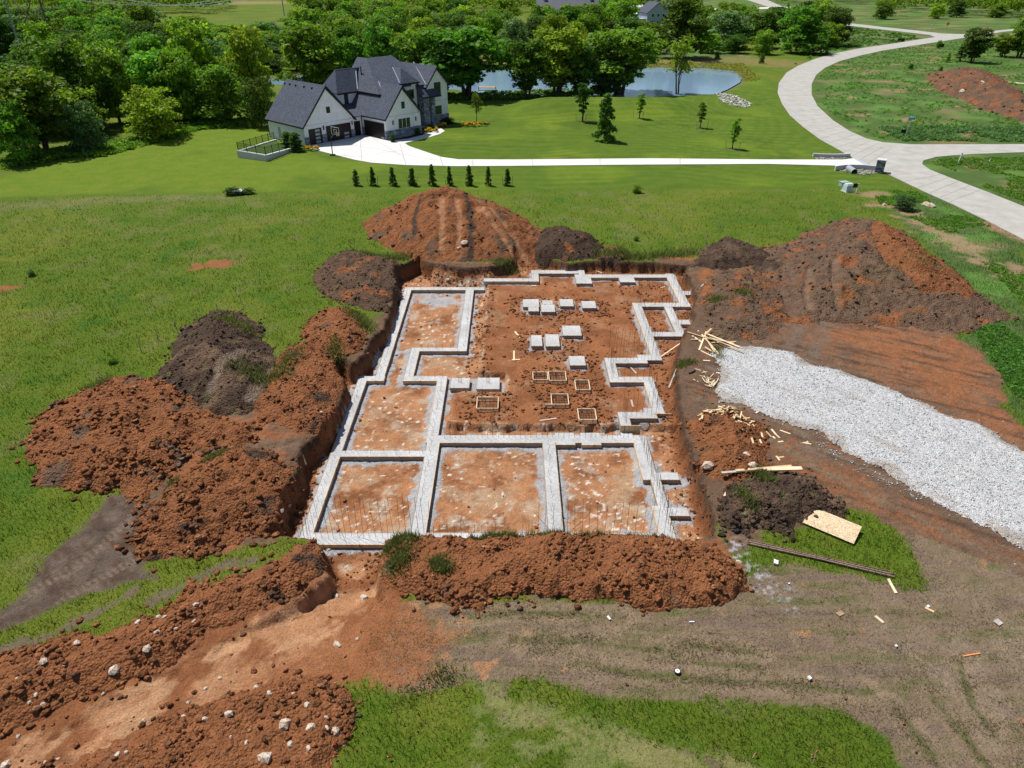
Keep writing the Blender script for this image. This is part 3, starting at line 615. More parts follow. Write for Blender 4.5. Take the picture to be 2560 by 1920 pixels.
# grass islands
def isle(pts, c, k=.55, g=1):
    d = sdpoly(gx, gy, PW(pts))+mid*.6+fine*.7; m = sstep(-.05, k, d); paint(c, m, g); return m
ISL = [([(1840, 1395), (1900, 1330), (1990, 1310), (2080, 1262), (2160, 1268), (2230, 1310), (2290, 1400), (2330, 1480), (2230, 1480), (2180, 1432), (2000, 1400), (1900, 1440), (1840, 1440)], GRASS*1.05),
       ([(1290, 1700), (1500, 1745), (1700, 1756), (1950, 1775), (2120, 1790), (2190, 1850), (2262, 1930), (2300, 2050), (1950, 2050), (1850, 1900), (1650, 1830), (1450, 1780), (1290, 1745)], GRASS*.95),
       ([(850, 1725), (930, 1715), (990, 1760), (1010, 1790), (1080, 1850), (1060, 1960), (835, 1980), (850, 1850)], GRASS),
       ([(1180, 1770), (1260, 1790), (1420, 1860), (1560, 1950), (1400, 2000), (1200, 1850)], GRASS*.9),
       ([(1700, 1230), (1800, 1290), (1830, 1350), (1840, 1420), (1800, 1420), (1790, 1350)], GRASS*1.1),
       ([(2440, 800), (2560, 795), (2700, 900), (2700, 1100), (2560, 1000), (2480, 900), (2400, 850)], MEAD)]
for pts, c in ISL: isle(pts, c)
sl_ = sdline(gx, gy, PW([(1836, 1376), (1862, 1415), (1900, 1450), (1945, 1500)])); paint(SLURRY*1.2, sstep(1.0, .1, sl_+mid*1.1+fine*1.3)*.55*sstep(-.05, .3, VF*1.5+fine*.5), .3)
fl = sdpoly(gx, gy, PW([(1185, 1695), (1290, 1720), (1500, 1790), (1750, 1870), (1950, 1960), (1700, 2050), (1300, 2050), (1150, 1930)]))
paint((.165, .19, .06), sstep(-.1, .5, fl+mid*.3)*sstep(-.1, .3, fbm((gx+gy)*.5, gx*.35-gy, .9, 3, 95)+.1)*.85, .6)
fs = sdpoly(gx, gy, PW([(1225, 1705), (1330, 1765), (1600, 1838), (1880, 1893), (2010, 1960), (1700, 2050), (1580, 1930), (1450, 1868), (1200, 1775)]))+mid*.3+fine*.4
dg = fbm((gx+gy*1.2)*.45, (gx*1.2-gy)*.9*.0+(gy+gx*.55)*1.7, .8, 4, 197)
paint((.205, .200, .075), sstep(-.1, .4, fs)*sstep(-.3, .05, dg)*.9, .38); paint((.17, .125, .08), sstep(0, .4, fs)*sstep(.12, .35, -dg)*.7, .1)
# grey-brown tracked strip on the left
lt = sdpoly(gx, gy, PW([(270, 1235), (370, 1225), (430, 1160), (560, 1110), (640, 1130), (420, 1270), (385, 1340), (370, 1420), (400, 1445), (230, 1485), (60, 1560), (-60, 1600), (-60, 1560), (60, 1480), (100, 1405), (180, 1335)]))+mid*.35+fine*.35
paint(GREYB*(.85+.5*fine[:, None]), sstep(-.1, .35, lt), .05); zg = zg - .05*sstep(0, .5, lt)+sstep(0, .5, lt)*(np.abs(fbm(gx+gy, (gx-gy)*.35, .7, 3, 133))*.16)
paint(DARK*1.15, sstep(0, .5, lt)*sstep(-.05, .25, fbm((gx+gy)*.7, (gx-gy)*.2, .6, 3, 134)))
for pts in ([(400, 1180), (330, 1290), (210, 1400), (40, 1500)], [(470, 1160), (420, 1290), (330, 1400), (150, 1500)]):
    dl = sdline(gx, gy, PW(pts)); tm = sstep(.34, .22, dl)*sstep(0, .4, lt)
    zg = zg - .05*tm*(np.sin((gx*.8+gy)*2*math.pi/.36) > .1)
    paint(GREYB*1.5, tm*(np.sin((gx*.8+gy)*2*math.pi/.36) > .3)*.8)
for pts in ([(-40, 1640), (130, 1590), (260, 1520), (330, 1480)], [(380, 1500), (450, 1470), (560, 1410), (640, 1400)]):
    paint(GREYB*1.1, sstep(.4, .1, sdline(gx, gy, PW(pts))+fine*.4)*.8, .2)
# churned ground joining the heaps, left and far side
for pts, c_, c2_ in (([(560, 1010), (700, 930), (720, 870), (780, 860), (830, 880), (870, 900), (900, 890), (990, 760), (995, 700), (1010, 660), (1060, 640), (1300, 630), (1340, 640), (1340, 680), (1100, 700), (900, 1000), (760, 1250), (700, 1360), (600, 1370), (470, 1400), (400, 1390), (370, 1230), (450, 1140), (500, 1060)], SOIL*1.1, RED),
                   ([(1640, 640), (1760, 650), (1900, 640), (2000, 600), (2100, 600), (2000, 700), (1760, 720), (1640, 690)], SOIL, RED), ([(780, 1340), (830, 1410), (960, 1400), (1000, 1340), (1800, 1340), (1860, 1420), (1840, 1480), (1000, 1480), (780, 1560), (560, 1620), (450, 1640), (420, 1560), (600, 1450), (730, 1380)], RED, SOIL)):
    dz_ = sdpoly(gx, gy, PW(pts))+mid*.9+fine*.5; mz = sstep(-.1, .15, dz_); mx2 = sstep(-.1, .25, mid+.3*fine)[:, None]
    paint(c_*(1-mx2)+c2_*mx2, mz, 0); zg = zg + mz*(np.abs(fbm(gx, gy, .8, 3, 130))*.22+fbm(gx, gy, .3, 2, 131)*.05)*(sdpoly(gx, gy, PIT) < -.3)*(gy < 66)
paint(GRASS*.8, sstep(.9, .4, np.hypot((gx+2.4)*.35, gy-63.1)+fine*.3), 1)
# track lines over the trampled ground
for pts in ([(1500, 1593), (1640, 1606), (1830, 1621), (1900, 1640)], [(1440, 1652), (1570, 1680), (1815, 1700), (1930, 1704), (2108, 1726), (2180, 1729)], [(1150, 1545), (1280, 1532), (1420, 1534), (1560, 1545)], [(1330, 1625), (1480, 1622), (1700, 1650), (1900, 1668)], [(1280, 1598), (1440, 1600), (1700, 1630)], [(2330, 1740), (2420, 1850), (2520, 1990)], [(2230, 1760), (2310, 1860), (2400, 1990)], [(2400, 1660), (2430, 1760), (2500, 1850)]):
    dq = sdline(gx, gy, PW(pts)); paint((.115, .115, .045), sstep(.20, .05, dq+fine*.22)*.8, .55); paint(TAN*1.18, sstep(.25, .08, np.abs(dq-.42)+fine*.25)*.7, .05); zg = zg-.03*sstep(.5, .2, dq)
# the dig itself
sp = sdpoly(gx, gy, PIT)+fbm(gx, gy, 1.6, 4, 3)*.45+fbm(gx, gy, .5, 2, 31)*.12
ring = sstep(-1.1, -.25, sp+mid*.9+fine*.4)*sstep(-10, -8, gy*0+np.where(gy > 24, 0, -20)); paint(SOIL*.9, ring*np.where((gy < 27) & (gx > -12), .0, .9)*(1-.75*((gy > 62) & (gx < 14))), .15)
inpit = sstep(-.12, .08, sp); paint(RED*.85, inpit, 0)
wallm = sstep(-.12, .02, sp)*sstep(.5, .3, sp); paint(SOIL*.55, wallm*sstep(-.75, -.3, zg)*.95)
flo = sstep(.45, .9, sp)
midm = sstep(.1, .4, sdpoly(gx, gy, MIDP))
paint(REDL*np.array((1.0, .95, .9)), flo*(1-midm)*sstep(-.35, .25, mid+.1)*.95); paint(RED*1.12, flo*midm*sstep(-.3, .3, mid))
paint((.40, .27, .17), flo*(1-midm*.6)*sstep(.0, .4, fbm(gx, gy, 2.6, 4, 96))*.7); paint((.44, .36, .28), flo*(1-midm)*sstep(.12, .4, fbm(gx, gy, 1.3, 4, 196))*.7)
paint(WHITEST*.9, flo*(1-midm)*sstep(.38, .46, fbm(gx, gy, .35, 3, 97)+.25*fbm(gx, gy, 3, 2, 98)+.13*sstep(1.9, 5, gx)*sstep(31, 28, gy))*.85)
rd = sdpoly(gx, gy, RAMP)+fine*.5; paint(RED*.9, sstep(-1.3, -.9, rd), 0); rm = sstep(-.3, .2, rd)
for pts in ([(2.6, 60.2), (2.6, 62.8)], [(1.1, 62.0), (1.1, 62.8)]): paint(REDL, sstep(.5, .2, sdline(gx, gy, pts)+fine*.2), 0)
paint(REDL*1.02, rm*sstep(-.4, .1, mid)*.9, 0); paint((.43, .24, .13), rm*sstep(.1, .3, fbm(gx*.7-gy*.7, (gx+gy)*.25, 1, 3, 99)))
# lighter scuffed apron between ramp and trampled ground
ap = sdpoly(gx, gy, PW([(860, 1560), (960, 1470), (1010, 1520), (1130, 1600), (1080, 1700), (900, 1720), (760, 1700), (640, 1700)])); paint(RED*1.1, sstep(-.5, .6, ap+mid)*.8, 0)
# cement slurry round the footings and pads
dl = np.full(n_, 9.0); dm = np.full(n_, 9.0); nearp = (gy > 20) & (gy < 66) & (np.abs(gx) < 20); X_, Y_ = gx[nearp], gy[nearp]
q = np.full(X_.shape, 9.0)
for r in LOWR+PADSL: q = np.minimum(q, sdrect(X_, Y_, r))
dl[nearp] = q; q = np.full(X_.shape, 9.0)
for r in MIDR+PADS: q = np.minimum(q, sdrect(X_, Y_, r))
dm[nearp] = q
spill = sstep(.46, .30, dl+fbm(gx, gy, 1.1, 3, 101)*.42+fine*.3)*(zg < -1.2); paint(SLURRY, spill*.95, 0); zg = zg+spill*(.05+.05*np.abs(fbm(gx, gy, .3, 3, 102)))*(dl < 3)
spill2 = sstep(.30, .12, dm+fbm(gx, gy, .9, 3, 103)*.35)*(zg < -.8); paint(SLURRY*.95, spill2*.85, 0); zg = zg+spill2*.03*(dm < 3)
big = sstep(1.6, .8, np.hypot((gx+6.7)*.6, gy-57)+fbm(gx, gy, 1.5, 3, 104)*1.6); paint(SLURRY*1.02, big*(gx > -9.2)*(gx < -4.3)*(gy < 58.4)*.9, 0)
# pond bed and bank
if True:
    pdm = (gy > 140) & (gy < 240); sdp = np.full(n_, -99.0); sdp[pdm] = sdpoly(gx[pdm], gy[pdm], POND); paint((.13, .11, .06), sstep(-2.6, -1.2, sdp+b_*1.5)*.7, 0)
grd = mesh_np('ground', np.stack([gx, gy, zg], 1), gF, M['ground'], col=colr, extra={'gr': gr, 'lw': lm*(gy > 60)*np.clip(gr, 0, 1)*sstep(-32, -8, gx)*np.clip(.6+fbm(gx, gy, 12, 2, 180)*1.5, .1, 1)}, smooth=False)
tag(grd, kind='structure')
for h in HEAPS: build_heap(h)

# ------------------------------------------------------------------ loose clods on the pit floor
def scatter(name, pts3, sz, colr_, label=None, flat=.75):
    v, f_, c = clods(pts3, sz, colr_, flat); o = mesh_np(name, v, f_, M['earth'], col=c)
    return tag(o, kind='stuff')
def ground_clods():
    n = 12000; x = RNG.uniform(-14, 16, n*4); y = RNG.uniform(23, 64, n*4)
    sp_ = sdpoly(x, y, PIT); md_ = sdpoly(x, y, MIDP)
    q = np.full(x.shape, 9.0); qp = np.full(x.shape, 9.0)
    for r in LOWR+MIDR: q = np.minimum(q, sdrect(x, y, r))
    for r in PADS+FORMS: qp = np.minimum(qp, sdrect(x, y, r))
    g = fbm(x, y, 1.3, 3, 120)
    w = np.where((md_ > 0) & (qp > .12), sstep(1.7, .7, qp+g*.9), 0)
    w = np.maximum(w, ((x > -7.8) & (x < -1.6) & (y > 59.6) & (y < 63.2))*1.0)
    w = np.maximum(w, ((x > -3.4) & (x < -1.6) & (y > 43) & (y < 59))*.5)
    w = np.maximum(w, (md_ > 0)*sstep(.22, .4, g)*.5)
    w = np.maximum(w, sstep(.9, .3, np.abs(sp_-.7))*.5)
    w = np.maximum(w, (x > 9.6)*(y < 60)*.35); w = np.maximum(w, .012)
    ok = (sp_ > .1) & (q > .1) & (qp > .1) & (RNG.random(len(x)) < w)
    x, y = x[ok][:n*2], y[ok][:n*2]; s_ = psize(len(x), .035, .27, 3.6)
    z = ground_z(x, y)+s_*.15
    c = RED[None]*.9*(1+.2*fbm(x, y, 1, 2, 121))[:, None]
    scatter('clods', np.stack([x, y, z], 1), s_, c)
    # crumbs on the ramp, the trampled ground and the soil lot
    n = 9000; x = RNG.uniform(-19, 40, n*3); y = RNG.uniform(13, 62, n*3)
    a = sdpoly(x, y, RAMP); b = sdpoly(x, y, DR); c_ = sdpoly(x, y, TN)
    w = np.where(a > 0, .35, 0)+np.where(b > 0, .25*(fbm(x, y, 2, 3, 122) > .1)+.02, 0)+np.where(c_ > 0, .03+.5*(fbm(x, y, 2, 3, 123) > .1)*(x < -1)*(y > 15), 0)
    ok = (RNG.random(len(x)) < w) & (sdpoly(x, y, PIT) < -0.1) | ((a > 0) & (RNG.random(len(x)) < .2))
    x, y = x[ok][:n], y[ok][:n]; s_ = psize(len(x), .02, .16, 4); z = ground_z(x, y)+s_*.2
    c = np.where((sdpoly(x, y, DR) > 0)[:, None], SOIL[None], RED[None])
    scatter('clods', np.stack([x, y, z], 1), s_, c)
ground_clods()

# ------------------------------------------------------------------ foundation
def union_mesh(rects, z0, z1, name, mat, parent=None):
    X = sorted({r[0] for r in rects} | {r[1] for r in rects}); Y = sorted({r[2] for r in rects} | {r[3] for r in rects})
    occ = {}
    for i in range(len(X)-1):
        for j in range(len(Y)-1):
            cx, cy = (X[i]+X[i+1])/2, (Y[j]+Y[j+1])/2
            occ[i, j] = any(r[0] < cx < r[1] and r[2] < cy < r[3] for r in rects)
    vid = {}; vs = []; fs = []
    def V(i, j, k):
        if (i, j, k) not in vid: vid[i, j, k] = len(vs); vs.append((X[i], Y[j], (z0, z1)[k]))
        return vid[i, j, k]
    seg = []
    for (i, j), o in occ.items():
        if not o: continue
        fs.append((V(i, j, 1), V(i+1, j, 1), V(i+1, j+1, 1), V(i, j+1, 1)))
        if not occ.get((i-1, j)): fs.append((V(i, j, 0), V(i, j, 1), V(i, j+1, 1), V(i, j+1, 0))); seg.append(('W', X[i], Y[j], Y[j+1]))
        if not occ.get((i+1, j)): fs.append((V(i+1, j, 0), V(i+1, j+1, 0), V(i+1, j+1, 1), V(i+1, j, 1))); seg.append(('E', X[i+1], Y[j], Y[j+1]))
        if not occ.get((i, j-1)): fs.append((V(i, j, 0), V(i+1, j, 0), V(i+1, j, 1), V(i, j, 1))); seg.append(('S', Y[j], X[i], X[i+1]))
        if not occ.get((i, j+1)): fs.append((V(i, j+1, 0), V(i, j+1, 1), V(i+1, j+1, 1), V(i+1, j+1, 0))); seg.append(('N', Y[j+1], X[i], X[i+1]))
    me = bpy.data.meshes.new(name); me.from_pydata(vs, [], fs); me.update()
    o = link(name, me, mat, parent)
    # merge collinear boundary pieces
    out = []
    for k in 'WESN':
        d = {}
        for s_ in seg:
            if s_[0] == k: d.setdefault(s_[1], []).append((s_[2], s_[3]))
        for c, l in d.items():
            l.sort(); cur = list(l[0])
            for a, b_ in l[1:]:
                if abs(a-cur[1]) < 1e-6: cur[1] = b_
                else: out.append((k, c, *cur)); cur = [a, b_]
            out.append((k, c, *cur))
    return o, out
root = empty('building_foundation', (0, 0, 0), label='pale concrete footings laid out like a floor plan across the red pit, with rebar', cat='foundation')
boards = []; stakes = []
for rects, z0, z1 in ((LOWR, ZL-.1, TL), (MIDR, ZM-.1, TM)):
    o, segs = union_mesh(rects, z0, z1, 'concrete_footing', M['conc'], root)
    for k, c, a, b_ in segs:
        if b_-a < .3: continue
        ht = .19 if z1 == TL else .16; e = .012 if k in 'SN' else .018
        if k in 'SN':
            y0, y1 = (c-.04, c) if k == 'S' else (c, c+.04)
            if k == 'N' and RNG.random() < .5 and z1 == TL: continue
            boards.append((b_-a, (a-.02+(.01 if k == 'N' else 0), b_+.02, y0, y1, z1-ht, z1+e)))
            if k == 'S':
                n_s = max(1, int(round((b_-a)/2.1)))
                for i in range(n_s): xx = a+(b_-a)*(i+.5+RNG.uniform(-.15, .15))/n_s; stakes.append((xx-.025, xx+.025, c-.085, c-.042, z1-.42, z1+.07))
        else:
            x0, x1 = (c-.03, c) if k == 'W' else (c, c+.03)
            boards.append((b_-a, (x0, x1, a-.02, b_+.02, z1-ht, z1+e)))
            if k == 'E' and b_-a > 1.5:
                n_s = max(1, int(round((b_-a)/2.6)))
                for i in range(n_s): yy = a+(b_-a)*(i+.5+RNG.uniform(-.15, .15))/n_s; stakes.append((c+.032, c+.07, yy-.03, yy+.03, z1-.42, z1+.10))
boards.sort(key=lambda q: -q[0])
for i, (L_, b_) in enumerate(boards[:98]): MB().box(*b_).build('form_board', M['woodb'] if i % 3 else M['wood'], root)
if len(boards) > 98:
    mb = MB()
    for L_, b_ in boards[98:]: mb.box(*b_)
    tag(mb.build('form_boards', M['woodb'], root), kind='stuff')
mb = MB()
for i, b_ in enumerate(stakes):
    if i < 95: MB().box(*b_).build('stake', M['woodb'], root)
    else: mb.box(*b_)
if mb.v: tag(mb.build('stakes', M['woodb'], root), kind='stuff')
# brown plywood bulkhead where the footing steps down
MB().box(6.82, 8.1, 36.0-.05, 36.0-.01, ZL+.05, TM+.05).build('bulkhead', M['wood'], root)
MB().box(9.2, 10.3, 37.33, 37.37, TM-.14, TM+.03).build('form_board', M['wood'], root)
bars = []
def row(x0, y0, x1, y1, st, h, z, tilt=.03, jit=.04, rad=.008):
    L_ = math.hypot(x1-x0, y1-y0); n = max(1, int(L_/st))
    for i in range(n+1):
        t_ = i/n if n else 0; x = x0+(x1-x0)*t_+RNG.uniform(-jit, jit); y = y0+(y1-y0)*t_+RNG.uniform(-jit, jit)
        hh = h*RNG.uniform(.9, 1.08); tx, ty = RNG.normal(0, tilt, 2)
        bars.append((hh, (x, y, z-.02), (x+tx*hh, y+ty*hh, z+hh), rad))
row(-10.65, 27, -10.65, 42.4, .55, .30, TL, .25); row(-9.5, 43, -9.5, 58.5, .55, .3, TL, .25); row(-3.7, 47.5, -3.7, 58, .6, .3, TL, .25); row(-9, 58.8, -3, 58.8, .6, .3, TL, .2)
row(-7.4, 43, -7.4, 46.8, .6, .3, TL, .25); row(-7, 47.1, -4.2, 47.1, .5, .45, TL, .1); row(-7, 42.7, -5, 42.7, .5, .45, TL, .1); row(-5, 27, -5, 42, .5, .35, TL, .25)
row(-10.1, 33.7, -5.4, 33.7, .75, .35, TL, .2); row(-4.2, 35.3, 7.6, 35.3, .33, .85, TL, .02); row(2.2, 27, 2.2, 34.6, .5, .35, TL, .3)
row(-10.7, 26.45, -4.2, 26.45, .3, 2.7, TL, .03); row(-4.0, 26.45, 1.2, 26.45, .33, 1.0, TL, .02); row(1.3, 26.45, 8.2, 26.45, .38, 2.4, TL, .03)
row(-11, 26.6, -10.4, 26.3, .15, 1.6, TL, .03)
row(8.0, 35.4, 8.1, 31.3, .25, .95, TL, .03); row(8.25, 31, 8.25, 27, .22, 1.2, TL, .03); row(7.9, 31, 8.2, 27, .6, 1.2, TL, .04)
row(2.1, 61.8, 6.6, 61.8, .5, 1.7, TM, .02); row(-2.4, 59.8, 2, 59.8, .45, 1.6, TM, .02); row(6.6, 60.8, 15, 60.8, .45, 2.3, TM, .02); row(14.9, 60.5, 14.9, 54.2, .4, 1.6, TM, .03)
row(10.7, 54.3, 15, 54.3, .3, 2.3, TM, .03); row(10.75, 54, 10.75, 45, .45, 1.6, TM, .03); row(13.3, 53.5, 13.3, 48.8, .5, 1.6, TM, .03)
row(7.1, 44.5, 10.8, 44.6, .25, 2.6, TM, .03); row(7.15, 44, 7.15, 42, .3, 1.6, TM, .03); row(7, 41.7, 9.6, 41.7, .4, 1.3, TM, .03); row(9.55, 41.5, 9.55, 37.8, .3, 1.8, TM, .03)
row(7.1, 37.2, 9.3, 37.2, .3, 2.0, TM, .03); row(7.15, 37, 7.2, 36.2, .25, 1.7, TM, .03)
for a_, b_ in (((-7.9, 26.5, TL), (-6.4, 26.4, TL+2.0)), ((2.3, 26.5, TL), (1.1, 26.4, TL+1.8)), ((2.7, 26.5, TL), (3.9, 26.3, TL+1.8)), ((12.2, 54.3, TM), (12.8, 54.3, TM+2)), ((-8.6, 26.4, TL), (-9.3, 26.4, TL+2.6))): bars.append((2, a_, b_, .0105))
bars.sort(key=lambda q: -q[0])
mb = MB()
for i, (h_, a_, b_, r_) in enumerate(bars):
    if i < 99: MB().tube([a_, b_], r_, 4).build('rebar_dowel', M['rebar'], root)
    else: mb.tube([a_, b_], r_, 4)
tag(mb.build('rebar_dowels', M['rebar'], root), kind='stuff')
# isolated pads and empty wooden forms
PADL = ['concrete pad at the far left of the far row, forming an L with another', 'small concrete pad in front of the far left pad', 'small concrete pad directly behind a wider one in the far row', 'wider concrete pad in the middle of the far row', 'concrete pad third in the far row, with two stakes in front', 'concrete pad alone at the right end of the far row',
        'largest concrete pad of the middle cluster, set back on its right', 'narrow concrete pad on the left of the middle cluster', 'squarish concrete pad in the middle of the middle cluster', 'single concrete pad alone behind the pair of empty wooden forms', 'small concrete pad beside the footing corner at the left of the pit centre', 'wide concrete pad right of the small pad by the left footings']
for i, (r, z0, z1) in enumerate([(r, ZM-.05, TM) for r in PADS]+[(r, ZL-.05, TL+.05) for r in PADSL]):
    e = empty('footing_pad', ((r[0]+r[1])/2, r[2], z0), 0, PADL[i], 'concrete pad', 'isolated footing pads in the pit')
    cx, cy = e.location.x, e.location.y; hx = (r[1]-r[0])/2; dy = r[3]-r[2]; hh = z1-z0
    MB().box(-hx, hx, 0, dy, 0, hh).build('slab', M['conc'], e)
    for bb in ((-hx-.035, hx+.035, -.038, -.001, hh-.15, hh+.008), (-hx-.035, -hx-.001, .002, dy, hh-.15, hh+.012), (hx+.001, hx+.035, .002, dy, hh-.15, hh+.012)): MB().box(*bb).build('form_board', M['woodb'], e)
    for sx in (-.55, .55): MB().box(sx*hx-.022, sx*hx+.022, -.08, -.04, hh-.32, hh+.06).build('stake', M['woodb'], e)
    if i > 9:
        for sx in (-.1, .0, .1): MB().tube([(sx, dy*.55, hh-.02), (sx+.01, dy*.55, hh+.45)], .011, 4).build('rebar_dowel', M['rebar'], e)
FL = ['empty wooden form on the left of the touching pair', 'empty wooden form on the right of the touching pair', 'empty wooden form with rebar between the pair and the right footing', 'empty wooden form with one board sticking out to the left', 'empty wooden form nearest the ledge, with a tangled rebar grid', 'empty wooden form in the clods near the left footings']
for i, r in enumerate(FORMS):
    e = empty('wooden_form', ((r[0]+r[1])/2, (r[2]+r[3])/2, ZM), 0, FL[i], 'form', 'empty timber forms with rebar grids')
    hx, hy = (r[1]-r[0])/2, (r[3]-r[2])/2; ex = -1.0 if i == 3 else -hx-.02
    z0, z1 = .12, .30
    for j, bb in enumerate(((ex, hx+.02, -hy-.04, -hy, z0, z1), (-hx-.02, hx+.02, hy, hy+.04, z0, z1), (-hx-.04, -hx, -hy+.002, hy-.002, z0, z1+.006), (hx, hx+.04, -hy+.002, hy-.002, z0, z1+.006))): MB().box(*bb).build('form_board', M['woodp'], e)
    for sx in (-.6, .6):
        MB().box(sx*hx-.02, sx*hx+.02, -hy-.08, -hy-.045, -.05, z1+.04).build('stake', M['woodb'], e)
        MB().box(sx*hx-.02, sx*hx+.02, hy+.045, hy+.08, -.05, z1+.12).build('stake', M['woodb'], e)
    g_ = MB()
    for k in range(6): xx = -hx*.85+k*hx*.34; g_.tube([(xx, -hy*.85, .16+.02*(k % 2)), (xx+RNG.uniform(-.04, .04), hy*.85, .16)], .012, 4)
    for k in range(5): yy = -hy*.8+k*hy*.4; g_.tube([(-hx*.9, yy, .185), (hx*.9, yy+RNG.uniform(-.03, .03), .185)], .012, 4)
    for k in range(4): xx = RNG.uniform(-.4, .4); g_.tube([(xx, 0, .15), (xx+RNG.uniform(-.1, .1), .1, .55)], .011, 4)
    g_.build('rebar_grid', M['rebar'], e)

# ------------------------------------------------------------------ roads, drives, pond
def road(name, px, z, mat, kind='structure', th=.12):
    return tag(flat_poly(name, PW(px), z, mat, th=th), kind=kind)
ROADPX = [(2309, 479), (2209, 431), (2172, 419.5), (2133, 396), (2094, 373), (2050, 349), (2007, 317), (1975, 289), (1955, 260), (1944, 232), (1947, 208), (1966, 182), (1995, 165), (2036, 148), (2082, 134.5), (2151, 121), (2238, 108.5), (2310, 97), (2338, 93), (2325, 87.5), (2253, 79), (2180, 71), (2125, 64.5), (2080, 60), (2080, 54), (2131, 59), (2209, 68), (2296, 77), (2354, 84), (2409, 85.5), (2452, 81), (2507, 75), (2640, 62), (2640, 68), (2507, 79.6), (2458, 88), (2406, 95.5), (2340, 105.6), (2267, 117), (2209, 126), (2151, 139), (2099, 153), (2062, 170), (2040, 188), (2029, 211), (2029, 237), (2044, 266), (2082, 301), (2122, 327), (2166, 347), (2209, 356.5), (2282, 361.5), (2560, 361), (3300, 362), (3300, 400), (2640, 383), (2560, 381), (2450, 385), (2383, 389), (2339, 393), (2308, 402), (2305, 411), (2325, 425), (2383, 448), (2467, 480), (2560, 517), (2900, 660), (3300, 850), (3300, 1050), (2900, 775), (2560, 600), (2470, 554), (2383, 512)]
road('road', ROADPX, .05, M['road'])
road('side_road', [(1850, -6), (1905, -6), (1960, 18), (1980, 24), (1976, 30), (1962, 31), (1905, 12)], .05, M['road'])
DRV = [(765, 366), (797, 378), (842, 389), (886, 400.5), (929, 408), (1016, 414), (1132, 416.6), (1280, 416), (1569, 413), (1920, 411), (2079, 415), (2172, 419.6), (2152, 408), (2132.6, 397), (2105, 400.3), (1920, 400), (1627, 397), (1280, 400), (1146, 399.5), (1103, 393.5), (1059.5, 379), (1022, 366), (1012, 359), (1031, 354), (1074, 344), (1100, 336), (1112, 328.5), (1103, 322), (1088, 320), (1085, 328), (1055, 339), (1020, 348), (985, 352), (940, 335), (880, 335)]
road('driveway', DRV, .085, M['drive'])
road('road_apron', [(2132.8, 396.8), (2136, 394.5), (2183, 419.0), (2172.5, 419.8), (2152.5, 408)], .09, M['grey'])
mbj = MB()
for a_, b_ in [((930, 345), (1010, 395)), ((860, 395), (1050, 372)), ((1000, 362), (1015, 413)), ((1100, 394), (1108, 416)), ((1180, 399), (1183, 416)), ((1330, 400), (1332, 416)), ((1500, 398), (1500, 413.5)), ((1700, 398), (1700, 412)), ((900, 343), (905, 403)), ((820, 352), (1090, 402))]:
    a3, b3 = P(*a_), P(*b_); a3.z = b3.z = .088; mbj.beam(a3, b3, .09, .006)
tag(mbj.build('driveway_joints', M['road']), kind='structure')
mbj = MB(); LE = [(2467, 480), (2383, 448), (2325, 425)]; RE = [(2383, 512), (2309, 479), (2209, 431)]
def cross(pa, pb, t_):
    n_p = len(pa)-1; k_ = min(int(t_*n_p), n_p-1); f_ = t_*n_p-k_
    return (pa[k_][0]*(1-f_)+pa[k_+1][0]*f_, pa[k_][1]*(1-f_)+pa[k_+1][1]*f_), (pb[k_][0]*(1-f_)+pb[k_+1][0]*f_, pb[k_][1]*(1-f_)+pb[k_+1][1]*f_)
OUTE = [(2172, 419.5), (2133, 396), (2094, 373), (2050, 349), (2007, 317), (1975, 289), (1955, 260), (1944, 232), (1947, 208), (1966, 182), (1995, 165), (2036, 148), (2082, 134.5), (2151, 121), (2238, 108.5)]
INE = [(2240, 372), (2200, 362), (2166, 347), (2122, 327), (2082, 301), (2060, 283), (2044, 262), (2029, 233), (2029, 211), (2040, 188), (2062, 172), (2099, 153), (2130, 145), (2180, 131), (2267, 117)]
for pa_, pb_, n_j in ((OUTE, INE, 30), (LE, RE, 6)):
    for k in range(n_j):
        a_, b_ = cross(pa_, pb_, (k+.5)/n_j); a3, b3 = P(*a_), P(*b_); a3.z = b3.z = .053; a3, b3 = a3.lerp(b3, .02), a3.lerp(b3, .98); mbj.beam(a3, b3, .07, .006)
tag(mbj.build('road_joints', simple('joint_filler', (.23, .21, .19), .9, .1, 3)), kind='structure')
tag(flat_poly('pond_water', POND, -.5, M['water']), kind='structure')
road('far_driveway', [(1770, 22), (1960, 17), (1990, 19), (1960, 21), (1770, 25)], .05, M['drive']); road('far_driveway', [(1860, 48), (1945, 46), (1945, 48.5), (1860, 51)], .05, M['drive'])
# gravel lane: a real bed of stone 8 cm thick, loose stones along its edges
GV = PW([(1772, 880), (1800, 915), (1790, 975), (1795, 1005), (1850, 1012), (1900, 1030), (1950, 1055), (1972, 1065), (2060, 1085), (2110, 1130), (2200, 1175), (2300, 1240), (2390, 1280), (2480, 1330), (2560, 1375), (2800, 1490), (3300, 1750), (3300, 1500), (2800, 1240), (2560, 1128), (2450, 1060), (2400, 1050), (2300, 1005), (2200, 962), (2100, 925), (2010, 905), (1988, 880), (1940, 873), (1880, 866), (1830, 865)])
bx = [p[0] for p in GV]; by = [p[1] for p in GV]
x, y, F = grid_mesh(np.arange(min(bx)-1, 42, .10), np.arange(min(by)-1, max(by)+1, .10))
sd_ = sdpoly(x, y, GV)+fbm(x, y, 1.2, 4, 140)*.5+fbm(x, y, .2, 2, 141)*.15
z = .11*sstep(0, .5, sd_)+fbm(x, y, .16, 2, 142)*.030+fbm(x, y, 2, 3, 143)*.03
k = (sd_[F] > 0).all(1); F = F[k]; u = np.unique(F); mp_ = np.full(len(x), -1); mp_[u] = np.arange(len(u)); F = mp_[F]
